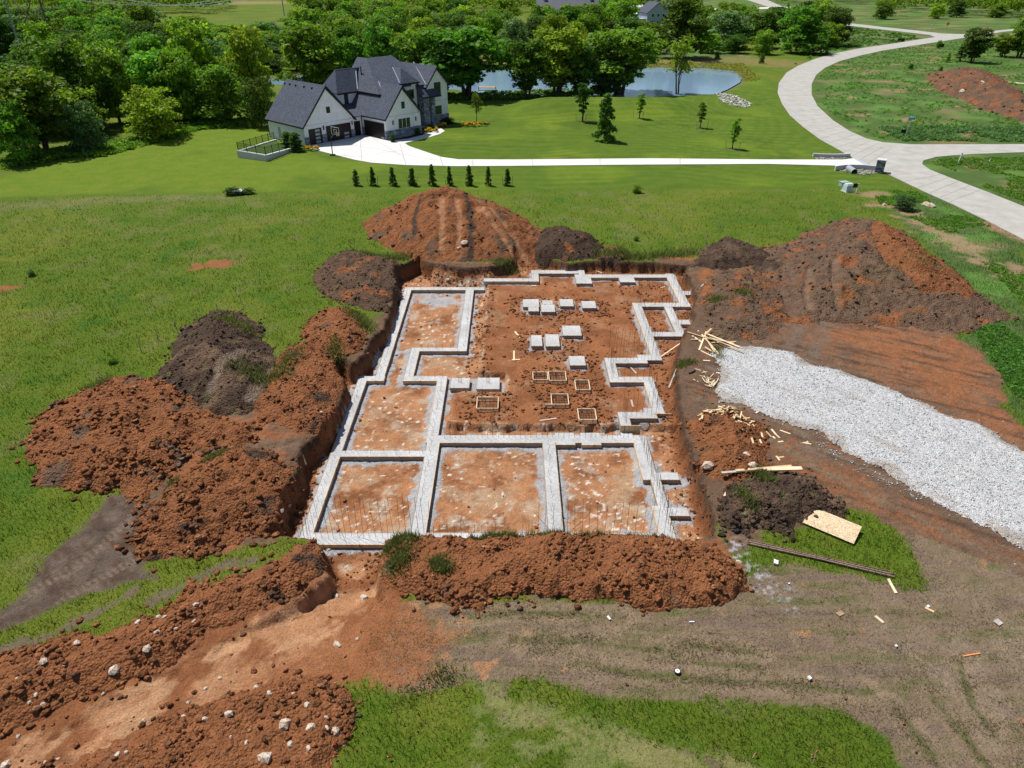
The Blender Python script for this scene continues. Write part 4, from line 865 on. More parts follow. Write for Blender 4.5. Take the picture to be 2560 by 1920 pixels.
gc = np.repeat(np.array([[.59, .59, .595]]), len(u), 0)*(1+.1*fbm(x[u], y[u], .5, 3, 144))[:, None]
mt = (sstep(.8, 0, sd_[u]+fbm(x[u], y[u], 1.5, 3, 146)*1.2)*.6+sstep(.32, .5, fbm(x[u]+y[u], (x[u]-y[u])*.3, 2.0, 3, 147))*.35)[:, None]; gc = gc*(1-mt)+np.array((.32, .24, .17))*mt
V = np.stack([x[u], y[u], .02+np.maximum(z[u], .01)], 1); F3 = np.concatenate([F[:, [0, 1, 2]], F[:, [0, 2, 3]]])
n = 26000; cx = RNG.uniform(min(bx)-3, 36, n*5); cy = RNG.uniform(min(by)-3, max(by)+2, n*5)
s2 = sdpoly(cx, cy, GV)+fbm(cx, cy, 1.2, 4, 140)*.5
pt = sdpoly(cx, cy, PW([(2000, 1085), (2060, 1090), (2130, 1150), (2240, 1195), (2330, 1255), (2280, 1250), (2120, 1170), (2040, 1135)]))
ok = (RNG.random(n*5) < np.where(s2 > 0, .16, np.exp(s2*3.0)*.10)+np.where(pt > -.3, .35*sstep(-.3, .5, pt)*(fbm(cx, cy, .8, 3, 145) > -.05), 0))
cx, cy, s2 = cx[ok][:n], cy[ok][:n], s2[ok][:n]; sz = RNG.uniform(.03, .085, len(cx))
cv, cf, cc = clods(np.stack([cx, cy, np.where(s2 > 0, .12, .02)*sstep(-.1, .5, s2)+.03], 1), sz, np.array((.60, .60, .61))*np.ones((len(cx), 1)))
tag(mesh_np('gravel', np.concatenate([V, cv]), np.concatenate([F3, cf+len(V)]), M['gravel'], col=np.concatenate([gc, cc])), kind='stuff')
# riprap by the pond, drainage rock at the drive
def rocks(name, pts, n, s0, s1, c, z=.05, dens=None):
    poly = PW(pts); bx = [p[0] for p in poly]; by = [p[1] for p in poly]
    x = RNG.uniform(min(bx), max(bx), n*6); y = RNG.uniform(min(by), max(by), n*6); ok = sdpoly(x, y, poly)+fbm(x, y, 2, 2, 150)*.3*(s1*3) > 0
    x, y = x[ok][:n], y[ok][:n]; s_ = psize(len(x), s0, s1, 1.5)
    cv, cf, cc = clods(np.stack([x, y, ground_z(x, y)+s_*.2], 1), s_, np.array(c)*np.ones((len(x), 1)))
    return tag(mesh_np(name, cv, cf, M['earth'], col=cc), kind='stuff')
rocks('riprap', [(1786, 233), (1830, 236), (1860, 250), (1883, 262), (1870, 269), (1840, 268), (1805, 255)], 700, .12, .5, (.60, .56, .49))
rocks('drainage_rock', [(2085, 418), (2110, 417), (2175, 422), (2190, 424), (2195, 434), (2160, 438), (2130, 434), (2100, 428)], 900, .1, .28, (.42, .37, .31))
rocks('drainage_rock', [(2042, 395), (2060, 392), (2120, 392), (2126, 396), (2100, 400), (2044, 400)], 350, .1, .26, (.42, .37, .31))

# ------------------------------------------------------------------ house
H0 = Vector((-32.33, 112.45, 0)); TH = math.radians(47.5)
HL = 'large white stucco house with steep dark shingle roofs and black garage doors'
house = empty('house', H0, TH, HL, 'house')
def part(mb, name, mat, parent=None, **kw): return mb.build(name, mat, parent or house, **kw)
def gable_wall(a0, a1, bf, bb, ze, zr, nm='wall'):
    """pentagonal prism, ridge along b"""
    mid = (a0+a1)/2; pr = [(a0, -.3), (a1, -.3), (a1, ze), (mid, zr), (a0, ze)]
    mb = MB(); n = 5
    vs = [(a, bf, z) for a, z in pr]+[(a, bb, z) for a, z in pr]
    mb.add(vs, [(0, 1, 2, 3, 4), (9, 8, 7, 6, 5)]+[(i, n+i, n+(i+1) % n, (i+1) % n) for i in range(n)]); return part(mb, nm, M['white'])
def roof(pts, th=.14, mat=None, nm='roof', par=None): return part(MB().slab(pts, th), nm, mat or M['roof'], par)
# garage wing
gable_wall(0, 9.4, 0, 10.6, 3.05, 7.95)
def gable_roof(a0, a1, bf, bb, ze, zr, oh=.35):
    mid = (a0+a1)/2; sl = (zr-ze)/(mid-a0); zo = ze-oh*sl*.6
    l = roof([(a0-oh, bf-oh, zo), (mid, bf-oh, zr+.14), (mid, bb, zr+.14), (a0-oh, bb, zo)])
    r = roof([(a1+oh, bf-oh, zo), (a1+oh, bb, zo), (mid, bb, zr+.14), (mid, bf-oh, zr+.14)])
    for s_, (ax) in ((-1, a0-oh), (1, a1+oh)):
        part(MB().beam((ax, bf-oh-.03, zo-.08), (mid, bf-oh-.03, zr+.05), .06, .34, (0, 1, 0)) if False else
             MB().add([(ax, bf-oh-.06, zo+.03), (mid, bf-oh-.06, zr+.17), (mid, bf-oh-.06, zr-.22), (ax, bf-oh-.06, zo-.3), (ax, bf-oh-.002, zo+.03), (mid, bf-oh-.002, zr+.17), (mid, bf-oh-.002, zr-.22), (ax, bf-oh-.002, zo-.3)],
                     [(0, 1, 2, 3) if s_ > 0 else (3, 2, 1, 0), (7, 6, 5, 4) if s_ > 0 else (4, 5, 6, 7), (0, 4, 5, 1), (1, 5, 6, 2), (2, 6, 7, 3), (3, 7, 4, 0)]), 'fascia', M['black'])
        part(MB().box(ax-.05 if s_ < 0 else ax, ax if s_ < 0 else ax+.05, bf-oh, bb, zo-.2, zo-.01), 'gutter', M['black'])
gable_roof(0, 9.4, 0, 10.75, 3.1, 8.3)
for bq in (10.4, 8.9, 7.2, 4.8, 2.6): part(MB().box(4.0, 4.35, bq-.12, bq+.12, 7.45, 7.95), 'roof_vent', M['black'])
def door(a0, a1, b_, z0, z1, mat='door', ax='a', nm='garage_door', panels=None, depth=.07):
    if ax == 'a': o = part(MB().box(a0, a1, b_-depth, b_+.02, z0, z1), nm, M[mat])
    else: o = part(MB().box(b_-depth, b_+.02, a0, a1, z0, z1), nm, M[mat])
    if panels:
        for p0, p1, q0, q1 in panels:
            bb = (p0, p1, b_-depth-.012, b_-depth+.01, q0, q1) if ax == 'a' else (b_-depth-.012, b_-depth+.01, p0, p1, q0, q1)
            part(MB().box(*bb), 'pane', M['frost'], o)
        for k in range(1, 4):
            zz = z0+(z1-z0)*k/4; bb = (a0+.05, a1-.05, b_-depth-.008, b_-depth+.01, zz-.015, zz+.015) if ax == 'a' else (b_-depth-.008, b_-depth+.01, a0+.05, a1-.05, zz-.015, zz+.015)
            part(MB().box(*bb), 'panel_rib', M['black'], o)
    return o
door(.75, 3.1, 0, 0, 2.4, panels=[(1.9, 2.75, .2+.56*k, .55+.56*k) for k in range(4)])
door(4.0, 8.7, 0, 0, 2.45, panels=[(7.3, 8.2, .18+.56*k, .5+.56*k) for k in range(2)])
for a0, a1 in ((-.06, .72), (3.14, 3.96), (8.74, 9.46)): part(MB().box(a0, a1, -.09, .1, -.3, 1.3), 'stone_base', M['ledge'])
part(MB().box(-.02, 9.42, -.025, 0.01, 2.98, 3.02), 'trim_line', M['grey'])
def window(a0, a1, b_, z0, z1, ax='a', mull=0, cross=False):
    f_ = .07; bb = (a0-f_, a1+f_, b_-.05, b_+.02, z0-f_, z1+f_) if ax == 'a' else (b_-.05, b_+.02, a0-f_, a1+f_, z0-f_, z1+f_)
    o = part(MB().box(*bb), 'window', M['black'])
    n = mull+1
    for i in range(n):
        p0 = a0+(a1-a0)*i/n+.02; p1 = a0+(a1-a0)*(i+1)/n-.02
        for q0, q1 in (((z0, z0+(z1-z0)*.66), (z0+(z1-z0)*.70, z1)) if cross else ((z0, z1),)):
            bb = (p0, p1, b_-.062, b_-.03, q0, q1) if ax == 'a' else (b_-.062, b_-.03, p0, p1, q0, q1)
            part(MB().box(*bb), 'pane', M['glass'], o)
window(4.55, 5.1, 0, 4.42, 5.22)
o = part(MB().box(-.05, .01, 6.75, 7.75, .05, 2.1), 'side_door', M['white']); part(MB().box(-.07, -.04, 6.85, 7.65, .3, 2.0), 'pane', M['frost'], o)
# alcove
part(MB().box(9.4, 11.36, .45, 1.0, -.3, 3.15), 'wall', M['white']); door(9.75, 10.95, .45, 0, 2.35, nm='entry_door')
roof([(9.2, -.15, 3.2), (11.6, -.15, 3.2), (12.6, 3.86, 4.6), (8.6, 3.86, 4.6)])
# second garage wing facing the front
gable_wall(11.35, 18.7, -5.93, 3.8, 3.45, 7.5)
gable_roof(11.35, 18.7, -5.93, 3.8, 3.5, 7.8)
door(-5.5, -.25, 11.35, 0, 2.55, ax='b', panels=[(-5.35, -4.6, .12, .42)])
for q0, q1 in ((-5.99, -5.53), (-.22, .45)): part(MB().box(11.27, 11.4, q0, q1, -.3, 1.35), 'stone_base', M['ledge'])
part(MB().box(11.27, 18.78, -6.02, -5.9, -.3, 1.4), 'stone_base', M['ledge'])
part(MB().box(11.33, 18.72, -5.955, -5.92, 3.5, 3.54), 'trim_line', M['grey'])
for a0, a1 in ((14.05, 14.6), (14.9, 15.45), (15.75, 16.3)): window(a0, a1, -5.93, 1.55, 2.85)
window(14.9, 15.42, -5.93, 4.5, 5.4)
for a0 in (12.7, 17.55): o = part(MB().box(a0, a0+.16, -6.12, -5.93, 2.25, 2.85), 'wall_lamp', M['black']); part(MB().box(a0+.03, a0+.13, -6.13, -6.115, 2.32, 2.75), 'pane', M['frost'], o)
for a0 in (3.45, 8.95): part(MB().box(a0, a0+.14, -.18, 0, 2.0, 2.6), 'wall_lamp', M['black'])
part(MB().tube([(11.28, .38, 3.2), (11.28, .38, 0)], .05, 6), 'downspout', M['black'])
part(MB().tube([(-.06, 10.5, 3.0), (-.06, 10.5, -.2)], .05, 6), 'downspout', M['black'])
# upper storey walls
part(MB().box(9.65, 13.75, 3.85, 11, -.3, 6.35), 'wall', M['white'])
part(MB().box(13.72, 19.25, -2.0, 10, -.3, 6.35), 'wall', M['white'])
part(MB().box(19.25, 22.5, -.9, 10, -.3, 7.2), 'wall', M['white'])
part(MB().box(22.5, 27.4, .25, 9, -.3, 6.6), 'wall', M['white'])
window(10.85, 11.5, 3.85, 4.55, 6.05)
window(20.3, 21.75, -.9, 4.8, 6.15)
door(23.0, 23.75, .25, 0, 3.6, nm='entry_door', mat='black')
# left hip block roof
roof([(9.2, 3.4, 6.4), (13.35, 3.4, 6.4), (15.6, 6.1, 9.65), (11.2, 6.1, 9.65)]); roof([(9.2, 3.4, 6.4), (11.2, 6.1, 9.65), (9.2, 8.8, 6.4)]); roof([(9.2, 8.8, 6.4), (11.2, 6.1, 9.65), (16, 6.1, 9.65), (16, 8.8, 6.4)])
# main hip roof
A0, R0, R1 = (13.3, -2.4, 6.4), (17.3, 5.5, 10.97), (22.8, 5.5, 10.97)
roof([A0, R0, (17.3, 8.0, 10.97), (13.3, 8.0, 6.4)])
roof([A0, (19.6, -2.4, 6.4), (22.6, -.2, 7.67), (23.6, 3.2, 9.64), R1, R0])
roof([R1, (23.6, 3.2, 9.64), (25.7, 6.2, 9.25)]); roof([R0, R1, (25.7, 12.5, 6.4), (13.3, 12.5, 6.4)])
part(MB().box(13.22, 13.29, -2.4, 3.4, 6.15, 6.36), 'gutter', M['black']); part(MB().box(9.2, 13.3, 3.32, 3.39, 6.15, 6.36), 'gutter', M['black']); part(MB().box(13.3, 19.6, -2.48, -2.41, 6.15, 6.36), 'gutter', M['black'])
# entry block hip roof, ridge running back into the main slope
E0 = (20.85, .95, 9.5)
roof([(18.8, -1.3, 7.35), E0, (20.85, 3.0, 9.5), (18.8, 1.0, 7.35)]); roof([(18.8, -1.3, 7.35), (22.9, -1.3, 7.35), E0]); roof([(22.9, -1.3, 7.35), (22.9, 3.0, 7.35), (20.85, 3.0, 9.5), E0])
part(MB().box(18.8, 22.95, -1.38, -1.31, 7.08, 7.3), 'gutter', M['black']); part(MB().box(18.72, 18.79, -1.3, -.6, 7.08, 7.3), 'gutter', M['black'])
roof([(22.7, -1.3, 6.79), (24.1, -1.3, 6.79), (27.3, 5.0, 9.5), (21.8, 5.0, 9.5)]); roof([(21.8, 5.0, 9.5), (27.3, 5.0, 9.5), (27.3, 10, 7), (21.8, 10, 7)])
# right gable wing
gable_wall(23.95, 28.85, -1.76, 8, 6.55, 9.1)
gable_roof(23.95, 28.85, -1.76, 8.2, 6.6, 9.4)
part(MB().box(25.3, 28.95, -1.86, -1.7, -.3, 1.55), 'stone_base', M['ledge'])
part(MB().box(23.93, 28.87, -1.785, -1.75, 3.9, 3.94), 'trim_line', M['grey'])
window(25.85, 27.2, -1.76, 4.8, 6.85, mull=1, cross=True); window(25.95, 27.2, -1.76, 1.7, 3.0, mull=1)
# porch: two stone piers under a lean-to
for a0, a1, b0, b1, zt in ((22.7, 23.8, -2.35, -1.0, 4.95), (24.5, 25.35, -2.35, -1.7, 4.95)): part(MB().box(a0, a1, b0, b1, -.3, zt), 'stone_pier', M['ledge'])
roof([(22.3, -2.75, 5.0), (26.4, -2.75, 5.0), (26.0, -1.5, 6.3), (22.3, -.7, 7.0)]); roof([(22.3, -.7, 7.0), (26.0, -1.5, 6.3), (25, .8, 6.2), (22.3, 1.2, 6.0)])
part(MB().box(22.25, 26.45, -2.82, -2.74, 4.75, 5.0), 'gutter', M['black'])
part(MB().box(24.05, 24.45, -1.82, -1.74, 1.5, 4.4), 'trim_panel', M['grey']); part(MB().box(24.15, 24.3, -1.95, -1.82, 2.5, 3.2), 'wall_lamp', M['black'])
part(MB().box(22.5, 25.4, -3.2, -.6, -.1, .16), 'step', M['drive'])
part(MB().tube([(15.3, 4.6, 8.3), (15.3, 4.6, 9.9)], .09, 8), 'vent_pipe', M['black'])
for q in ([(14.9, 5.5, 9.0), (13.4, 3.5, 6.5)], [(15.0, -.3, 7.9), (14.3, -1.9, 6.75)], [(20.3, 2.4, 9.35), (18.9, -.9, 7.35)], [(26.7, 4.4, 9.55), (23.8, -1.9, 6.7)]):
    part(MB().beam(Vector(q[0])+Vector((0, 0, .17)), Vector(q[1])+Vector((0, 0, .17)), .13, .04), 'flashing', M['gutter'])
def HW(a, b_, z=0.0):
    c, s_ = math.cos(TH), math.sin(TH); return Vector((H0.x+a*c-b_*s_, H0.y+a*s_+b_*c, z))
# planted beds
tag(flat_poly('garden_bed', [tuple(HW(*q)[:2]) for q in [(12.0, -6.0), (22.4, -6.0), (22.4, -2.6), (18.8, -2.6), (18.8, -7.6), (12.2, -6.9)]], .06, M['mulch']), kind='structure')
# raised yard with wall and railing
pc = [P(595, 394, 0), P(667, 403.5, 0), P(735, 377, 0), P(688, 355, 0)]
yard = empty('dog_run', pc[0], 0, 'small raised lawn with pale block retaining wall and black metal railing beside the house', 'raised yard')
loc = [(p-pc[0]) for p in pc]; TZ = (1.0, .85, .45, .45)
for i, nm in ((0, 'retaining_wall'), (1, 'retaining_wall'), (3, 'retaining_wall')):
    a_, b_ = loc[i], loc[(i+1) % 4]; za, zb = TZ[i], TZ[(i+1) % 4]
    d = (b_-a_).normalized(); nrm = Vector((-d.y, d.x, 0))*.42
    q = [a_, b_, b_+nrm, a_+nrm]; zt = [za, zb, zb, za]
    MB().add([Vector((p.x, p.y, -.2)) for p in q]+[Vector((p.x, p.y, z_)) for p, z_ in zip(q, zt)], [(3, 2, 1, 0), (4, 5, 6, 7), (0, 1, 5, 4), (1, 2, 6, 5), (2, 3, 7, 6), (3, 0, 4, 7)]).build(nm, M['block'], yard)
ins = sum(loc, Vector())/4
q = [p+(ins-p)*.08 for p in loc]
MB().add([Vector((p.x, p.y, z_-.06)) for p, z_ in zip(q, TZ)]+[Vector((p.x, p.y, -.2)) for p in q], [(0, 1, 2), (0, 2, 3)]).build('turf', simple('turf_green', (.04, .085, .012), .95, .3, 8, .6, 40), yard)
def railing(a_, b_, za, zb, parent):
    n = max(2, int((b_-a_).length/1.6))
    for i in range(n+1):
        t_ = i/n; p = a_.lerp(b_, t_); z_ = za+(zb-za)*t_; MB().box(p.x-.035, p.x+.035, p.y-.035, p.y+.035, z_-.02, z_+1.22).build('post', M['black'], parent)
    pk = MB()
    for hh in (.15, 1.08): pk.beam((a_.x, a_.y, za+hh), (b_.x, b_.y, zb+hh), .04, .04)
    m_ = int((b_-a_).length/.14)
    for i in range(m_): t_ = (i+.5)/m_; p = a_.lerp(b_, t_); z_ = za+(zb-za)*t_; pk.box(p.x-.009, p.x+.009, p.y-.009, p.y+.009, z_+.12, z_+1.1)
    pk.build('rail_panel', M['black'], parent)
q = [p+(ins-p)*.05 for p in loc]
for i in (0, 1, 3): railing(q[i], q[(i+1) % 4], TZ[i], TZ[(i+1) % 4], yard)

# basketball hoop
bp = P(832, 388.6); hoop = empty('basketball_hoop', bp, 0, 'basketball hoop with clear backboard on a black pole at the driveway edge', 'basketball hoop')
dv = (HW(-.0, -3)-HW(0, 0)).normalized(); fw = Vector((.6, .8, 0))
MB().box(-.35, .35, -.35, .35, 0, .16).build('base', M['black'], hoop, bevel=.03)
MB().tube([(0, 0, .1), (0, 0, 2.5), (fw.x*.1, fw.y*.1, 2.9)], .075, 8).build('pole', M['black'], hoop)
MB().beam((0, 0, 2.4), (fw.x*1.0, fw.y*1.0, 3.2), .08, .08).build('arm', M['black'], hoop)
sd2 = Vector((-fw.y, fw.x, 0)); c_ = fw*1.0+Vector((0, 0, 3.35)); o = MB()
for a_, b_ in (((-.85, -.5), (.85, -.5)), ((-.85, .5), (.85, .5)), ((-.85, -.5), (-.85, .5)), ((.85, -.5), (.85, .5)), ((-.3, -.2), (.3, -.2)), ((-.3, .2), (.3, .2)), ((-.3, -.2), (-.3, .2)), ((.3, -.2), (.3, .2))):
    o.beam(c_+sd2*a_[0]+Vector((0, 0, a_[1])), c_+sd2*b_[0]+Vector((0, 0, b_[1])), .05, .05)
bb = o.build('backboard', M['plast'], hoop)
rg = [c_+fw*(.35+.23*math.cos(t_))+sd2*.23*math.sin(t_)+Vector((0, 0, -.35)) for t_ in np.linspace(0, 6.28, 13)]
MB().tube(rg, .018, 5).build('rim', M['orange'], bb)
net = MB()
for t_ in np.linspace(0, 6.28, 9)[:-1]: net.tube([c_+fw*(.35+.23*math.cos(t_))+sd2*.23*math.sin(t_)+Vector((0, 0, -.35)), c_+fw*(.35+.12*math.cos(t_+.4))+sd2*.12*math.sin(t_+.4)+Vector((0, 0, -.78))], .009, 3)
net.build('net', M['plast'], bb)

# ------------------------------------------------------------------ trees and plants
def leaf_cloud(centres, radii, n, leaf, flat=.8, seed=0):
    """n leaf-sprig quads on the shells of many small lobes"""
    rg = np.random.default_rng(seed); k = len(centres); w_ = radii**2; w_ = w_/w_.sum()
    idx = rg.choice(k, n, p=w_); d = rg.normal(size=(n, 3)); d /= np.linalg.norm(d, axis=1)[:, None]; d[:, 2] = np.where(d[:, 2] < -.3, -d[:, 2]*.6, d[:, 2])
    rr = radii[idx]*(rg.uniform(.55, 1.1, n)); c = centres[idx]+d*rr[:, None]*np.array((1, 1, flat))
    nrm = d+rg.normal(size=(n, 3))*.75; nrm /= np.linalg.norm(nrm, axis=1)[:, None]
    up = rg.normal(size=(n, 3)); a = np.cross(nrm, up); a /= np.linalg.norm(a, axis=1)[:, None]; b = np.cross(nrm, a)
    s_ = leaf*rg.uniform(.55, 1.35, n)[:, None]; e = rg.uniform(.5, .9, n)[:, None]
    q = np.stack([c-a*s_, c-b*s_*e, c+a*s_, c+b*s_*e], 1)
    q += rg.normal(size=q.shape)*leaf*.12
    lob = rg.uniform(.75, 1.25, k)[idx]; col = (lob*rg.uniform(.7, 1.35, n))[:, None]*np.stack([rg.uniform(.85, 1.25, n), np.ones(n), rg.uniform(.7, 1.2, n)], 1)
    return q.reshape(-1, 3), np.arange(4*n).reshape(-1, 4), np.repeat(col, 4, 0)
def trunk_mesh(kind, h, rg, lobes):
    mb = MB()
    stems = {'multi': 4, 'pair': 2}.get(kind, 1)
    for s_ in range(stems):
        a0 = 2*math.pi*s_/stems+rg.uniform(0, 1); sp_ = 0 if stems == 1 else .07*h
        top = Vector((math.cos(a0)*sp_*1.6, math.sin(a0)*sp_*1.6, h*.75)); base = Vector((math.cos(a0)*.02*h*(stems > 1), math.sin(a0)*.02*h*(stems > 1), -.1))
        r0 = h*(.022 if stems == 1 else .014); pts = [base.lerp(top, t_)+Vector((rg.normal()*.01*h, rg.normal()*.01*h, 0))*(t_ > 0) for t_ in (0, .25, .5, .75, 1)]
        mb.tube(pts, [r0*1.3, r0, r0*.8, r0*.55, r0*.25], 6)
        for i in rg.choice(len(lobes), min(7, len(lobes)), replace=False):
            t_ = rg.uniform(.3, .8); p = base.lerp(top, t_); mb.tube([p, p.lerp(Vector(lobes[i]), .6)+Vector((0, 0, .02*h)), Vector(lobes[i])], [r0*.5, r0*.3, r0*.1], 4, caps=False)
    return mb
PROTO = {}
def proto(kind, seed):
    """unit tree: height 1, crown width about 0.8; meshes only"""
    key = (kind, seed)
    if key in PROTO: return PROTO[key]
    rg = np.random.default_rng(seed*31+len(kind))
    spec = dict(broad=(34, .10, 5600, .025, .10, .40), tall=(34, .16, 5600, .024, .09, .32), low=(30, .03, 5200, .026, .11, .43), slim=(18, .25, 1800, .024, .065, .17), young=(18, .15, 1300, .026, .065, .15), cone=(30, .02, 3200, .028, .075, .19), thin=(14, .42, 1100, .022, .09, .24))[kind]
    k, z0, n, leaf, lr, wd = spec
    cs = []; rs = []
    for i in range(k):
        t_ = (i+.5)/k; z = z0+(1-z0-lr*.6)*t_
        if kind in ('broad', 'low'): prof = math.sqrt(max(.02, 1-(2*(z-z0)/(1-z0)-.85)**2/1.4))
        elif kind in ('cone', 'young'): prof = (1-(z-z0)/(1-z0))**.7+.12
        else: prof = math.sin(math.pi*min(1, .12+.88*(1-t_*.93)))**.6 if kind != 'thin' else .8
        a = i*2.399+rg.uniform(-.5, .5); r = wd*prof*rg.uniform(.35, .98)
        cs.append((math.cos(a)*r, math.sin(a)*r, z+rg.uniform(-.03, .03))); rs.append(lr*rg.uniform(.75, 1.35)*(.7+.6*prof))
    if kind in ('broad', 'low', 'tall'):
        for z in np.linspace(z0+.1, .85, 5): cs.append((0, 0, z)); rs.append(lr*1.5)
    cs = np.array(cs); rs = np.array(rs)
    q, f_, c = leaf_cloud(cs, rs, n, leaf, .85, seed)
    me = mesh_np('crown', q, f_, None, col=c); cm = me.data; bpy.data.objects.remove(me)
    tb = trunk_mesh({'tall': 'multi', 'thin': 'pair'}.get(kind, 'one'), 1.0, rg, cs); tm = bpy.data.meshes.new('trunk'); tm.from_pydata(tb.v, [], tb.f); tm.materials.append(M['bark'])
    PROTO[key] = (cm, tm); return PROTO[key]
CM = {}
def crown_data(kind, seed, mat):
    k = (kind, seed, mat)
    if k not in CM:
        cm, tm = proto(kind, seed); c = cm.copy(); c.materials.clear(); c.materials.append(M[mat]); CM[k] = (c, tm)
    return CM[k]
def tree(x, y, z, h, wdt, kind, seed, mat, label, group, name='tree', cat='tree', parts=True):
    cm, tm = crown_data(kind, seed, mat)
    sw = wdt/dict(broad=.95, tall=.64, low=1.05, slim=.45, young=.40, cone=.42, thin=.6)[kind]
    if parts:
        r = empty(name, (x, y, z), random.uniform(0, 6.28), label, cat, group); r.scale = (sw, sw, h)
        link('crown', cm, None, r); link('trunk', tm, None, r)
    else:
        r = bpy.data.objects.new(name, cm); COL.objects.link(r); r.location = (x, y, z); r.rotation_euler = (0, 0, random.uniform(0, 6.28)); r.scale = (sw, sw, h); tag(r, label, cat, group)
    return r
def solve_h(px, py_base, py_top):
    b = P(px, py_base); lo, hi = 0, 60
    for _ in range(40):
        m_ = (lo+hi)/2; dz = m_-CAMH; d = b.y*CP-dz*SP; yy = 960-FPX*(b.y*SP+dz*CP)/d
        if yy > py_top: lo = m_
        else: hi = m_
    d0 = b.y*CP+CAMH*SP
    return b, lo, d0/FPX
TG = 'large trees at the near edge of the wood'
BIG = [ # base px, base y, top y, width px, kind, mat, label
 (55, 405, 250, 140, 'low', 'leaf', 'rounded tree at the left frame edge, nearest the lawn'),
 (110, 378, 168, 190, 'tall', 'leaf', 'big bushy tree behind the bluish one at far left'),
 (226, 378, 252, 112, 'low', 'leafb', 'bluish green bushy tree standing at the lawn edge on the left'),
 (395, 345, 215, 165, 'low', 'leafy', 'bright green spreading tree at the lawn edge left of the house'),
 (190, 325, 92, 210, 'broad', 'leaf', 'tallest broad crown on the left, rising behind the bluish tree'),
 (300, 310, 112, 150, 'broad', 'leaf', 'broad dark crown just right of the tallest left tree'),
 (415, 300, 128, 190, 'broad', 'leaf', 'wide crown directly behind the bright spreading tree'),
 (500, 255, 44, 160, 'broad', 'leafy', 'light olive tree rising above its neighbours, upper left'),
 (575, 305, 160, 175, 'low', 'leaf', 'dense tree at the lawn edge just left of the garage roof'),
 (640, 262, 60, 140, 'broad', 'leafy', 'yellow green tree behind the garage wing'),
 (655, 318, 190, 95, 'low', 'leafd', 'dark small tree touching the left end of the garage roof'),
 (790, 238, 52, 200, 'broad', 'leafy', 'broad light green tree behind the house roof ridge'),
 (880, 232, 90, 130, 'broad', 'leaf', 'tree behind the vent pipe of the house roof'),
 (960, 226, 60, 130, 'broad', 'leaf', 'tree straight behind the highest house ridge'),
 (1055, 235, 70, 110, 'tall', 'leaf', 'tree behind the right gable of the house'),
 (1165, 243, 66, 190, 'tall', 'leaf', 'large dark multi stemmed tree right of the house, by the water'),
 (1110, 245, 110, 80, 'tall', 'leafd', 'dark tree squeezed between the house and the big waterside tree'),
 (1320, 246, 104, 105, 'tall', 'leaf', 'waterside tree at the left of the middle clump'),
 (1395, 240, 73, 150, 'tall', 'leafy', 'tall leafy tree in the middle waterside clump'),
 (1450, 240, 110, 90, 'tall', 'leafd', 'dark tree at the right side of the middle waterside clump'),
 (1545, 229, 52, 185, 'tall', 'leaf', 'widest tree on the bank, right before open water'),
 (1505, 232, 120, 100, 'tall', 'leafb', 'bluish lower tree under the widest bank tree'),
 (1694, 229, 78, 85, 'thin', 'leafy', 'slender open tree standing alone before the pond'),
 (1700, 145, -10, 165, 'broad', 'leaf', 'biggest dark crown behind the pond'),
 (1620, 132, 55, 110, 'low', 'leaf', 'rounded tree behind the pond, left of the biggest crown'),
 (1810, 122, 26, 135, 'broad', 'leafb', 'spreading feathery tree behind the pond on the right'),
 (1770, 133, 84, 75, 'low', 'leafy', 'bright low bushy tree on the far pond bank'),
 (1835, 133, 84, 80, 'low', 'leaf', 'bushy low tree beside the bright one on the far bank'),
 (1905, 136, 75, 80, 'low', 'leaf', 'round bush tree at the left foot of the roadside grove'),
 (1905, 120, 25, 110, 'broad', 'leafd', 'dark tree behind the left foot of the roadside grove'),
 (1990, 132, 10, 130, 'broad', 'leaf', 'tallest crown of the roadside grove'),
 (2020, 134, 62, 130, 'low', 'leaf', 'front spreading tree of the roadside grove, nearest the curve'),
 (2085, 114, 20, 100, 'broad', 'leafd', 'dark tree at the right end of the roadside grove'),
 (2065, 118, 55, 90, 'low', 'leafy', 'lighter tree within the right of the roadside grove'),
 (2203, 48, 5, 62, 'low', 'leaf', 'round tree standing before the far upper right wood'),
 (2337, 47, 8, 50, 'low', 'leafy', 'isolated round tree left of its dark twin, upper right'),
 (2390, 43, 1, 52, 'low', 'leafd', 'isolated dark round tree, upper right'),
 (2490, 44, 10, 60, 'low', 'leafy', 'pale open small tree on the grass at upper right'),
 (2428, 156, 72, 68, 'tall', 'leafd', 'dark wind bent tree standing in the meadow'),
 (2398, 153, 106, 34, 'young', 'leafd', 'small dark tree left of the wind bent tree'),
 (2505, 142, 84, 62, 'tall', 'leaf', 'left tree of the meadow pair at the right frame edge'),
 (2545, 144, 46, 78, 'tall', 'leaf', 'right tree of the meadow pair at the right frame edge'),
]
def at_tree(px, by, ty, wpx, kind, mat, label, group, name='tree', cat='tree', seed=None):
    b, h, s_ = solve_h(px, by, ty)
    return tree(b.x, b.y, gz(b.x, b.y)-.05, h, wpx*s_, kind, seed if seed is not None else random.randint(1, 3), mat, label, group, name, cat)
for q in BIG: at_tree(q[0], q[1], q[2], q[3], q[4], q[5], q[6], TG)
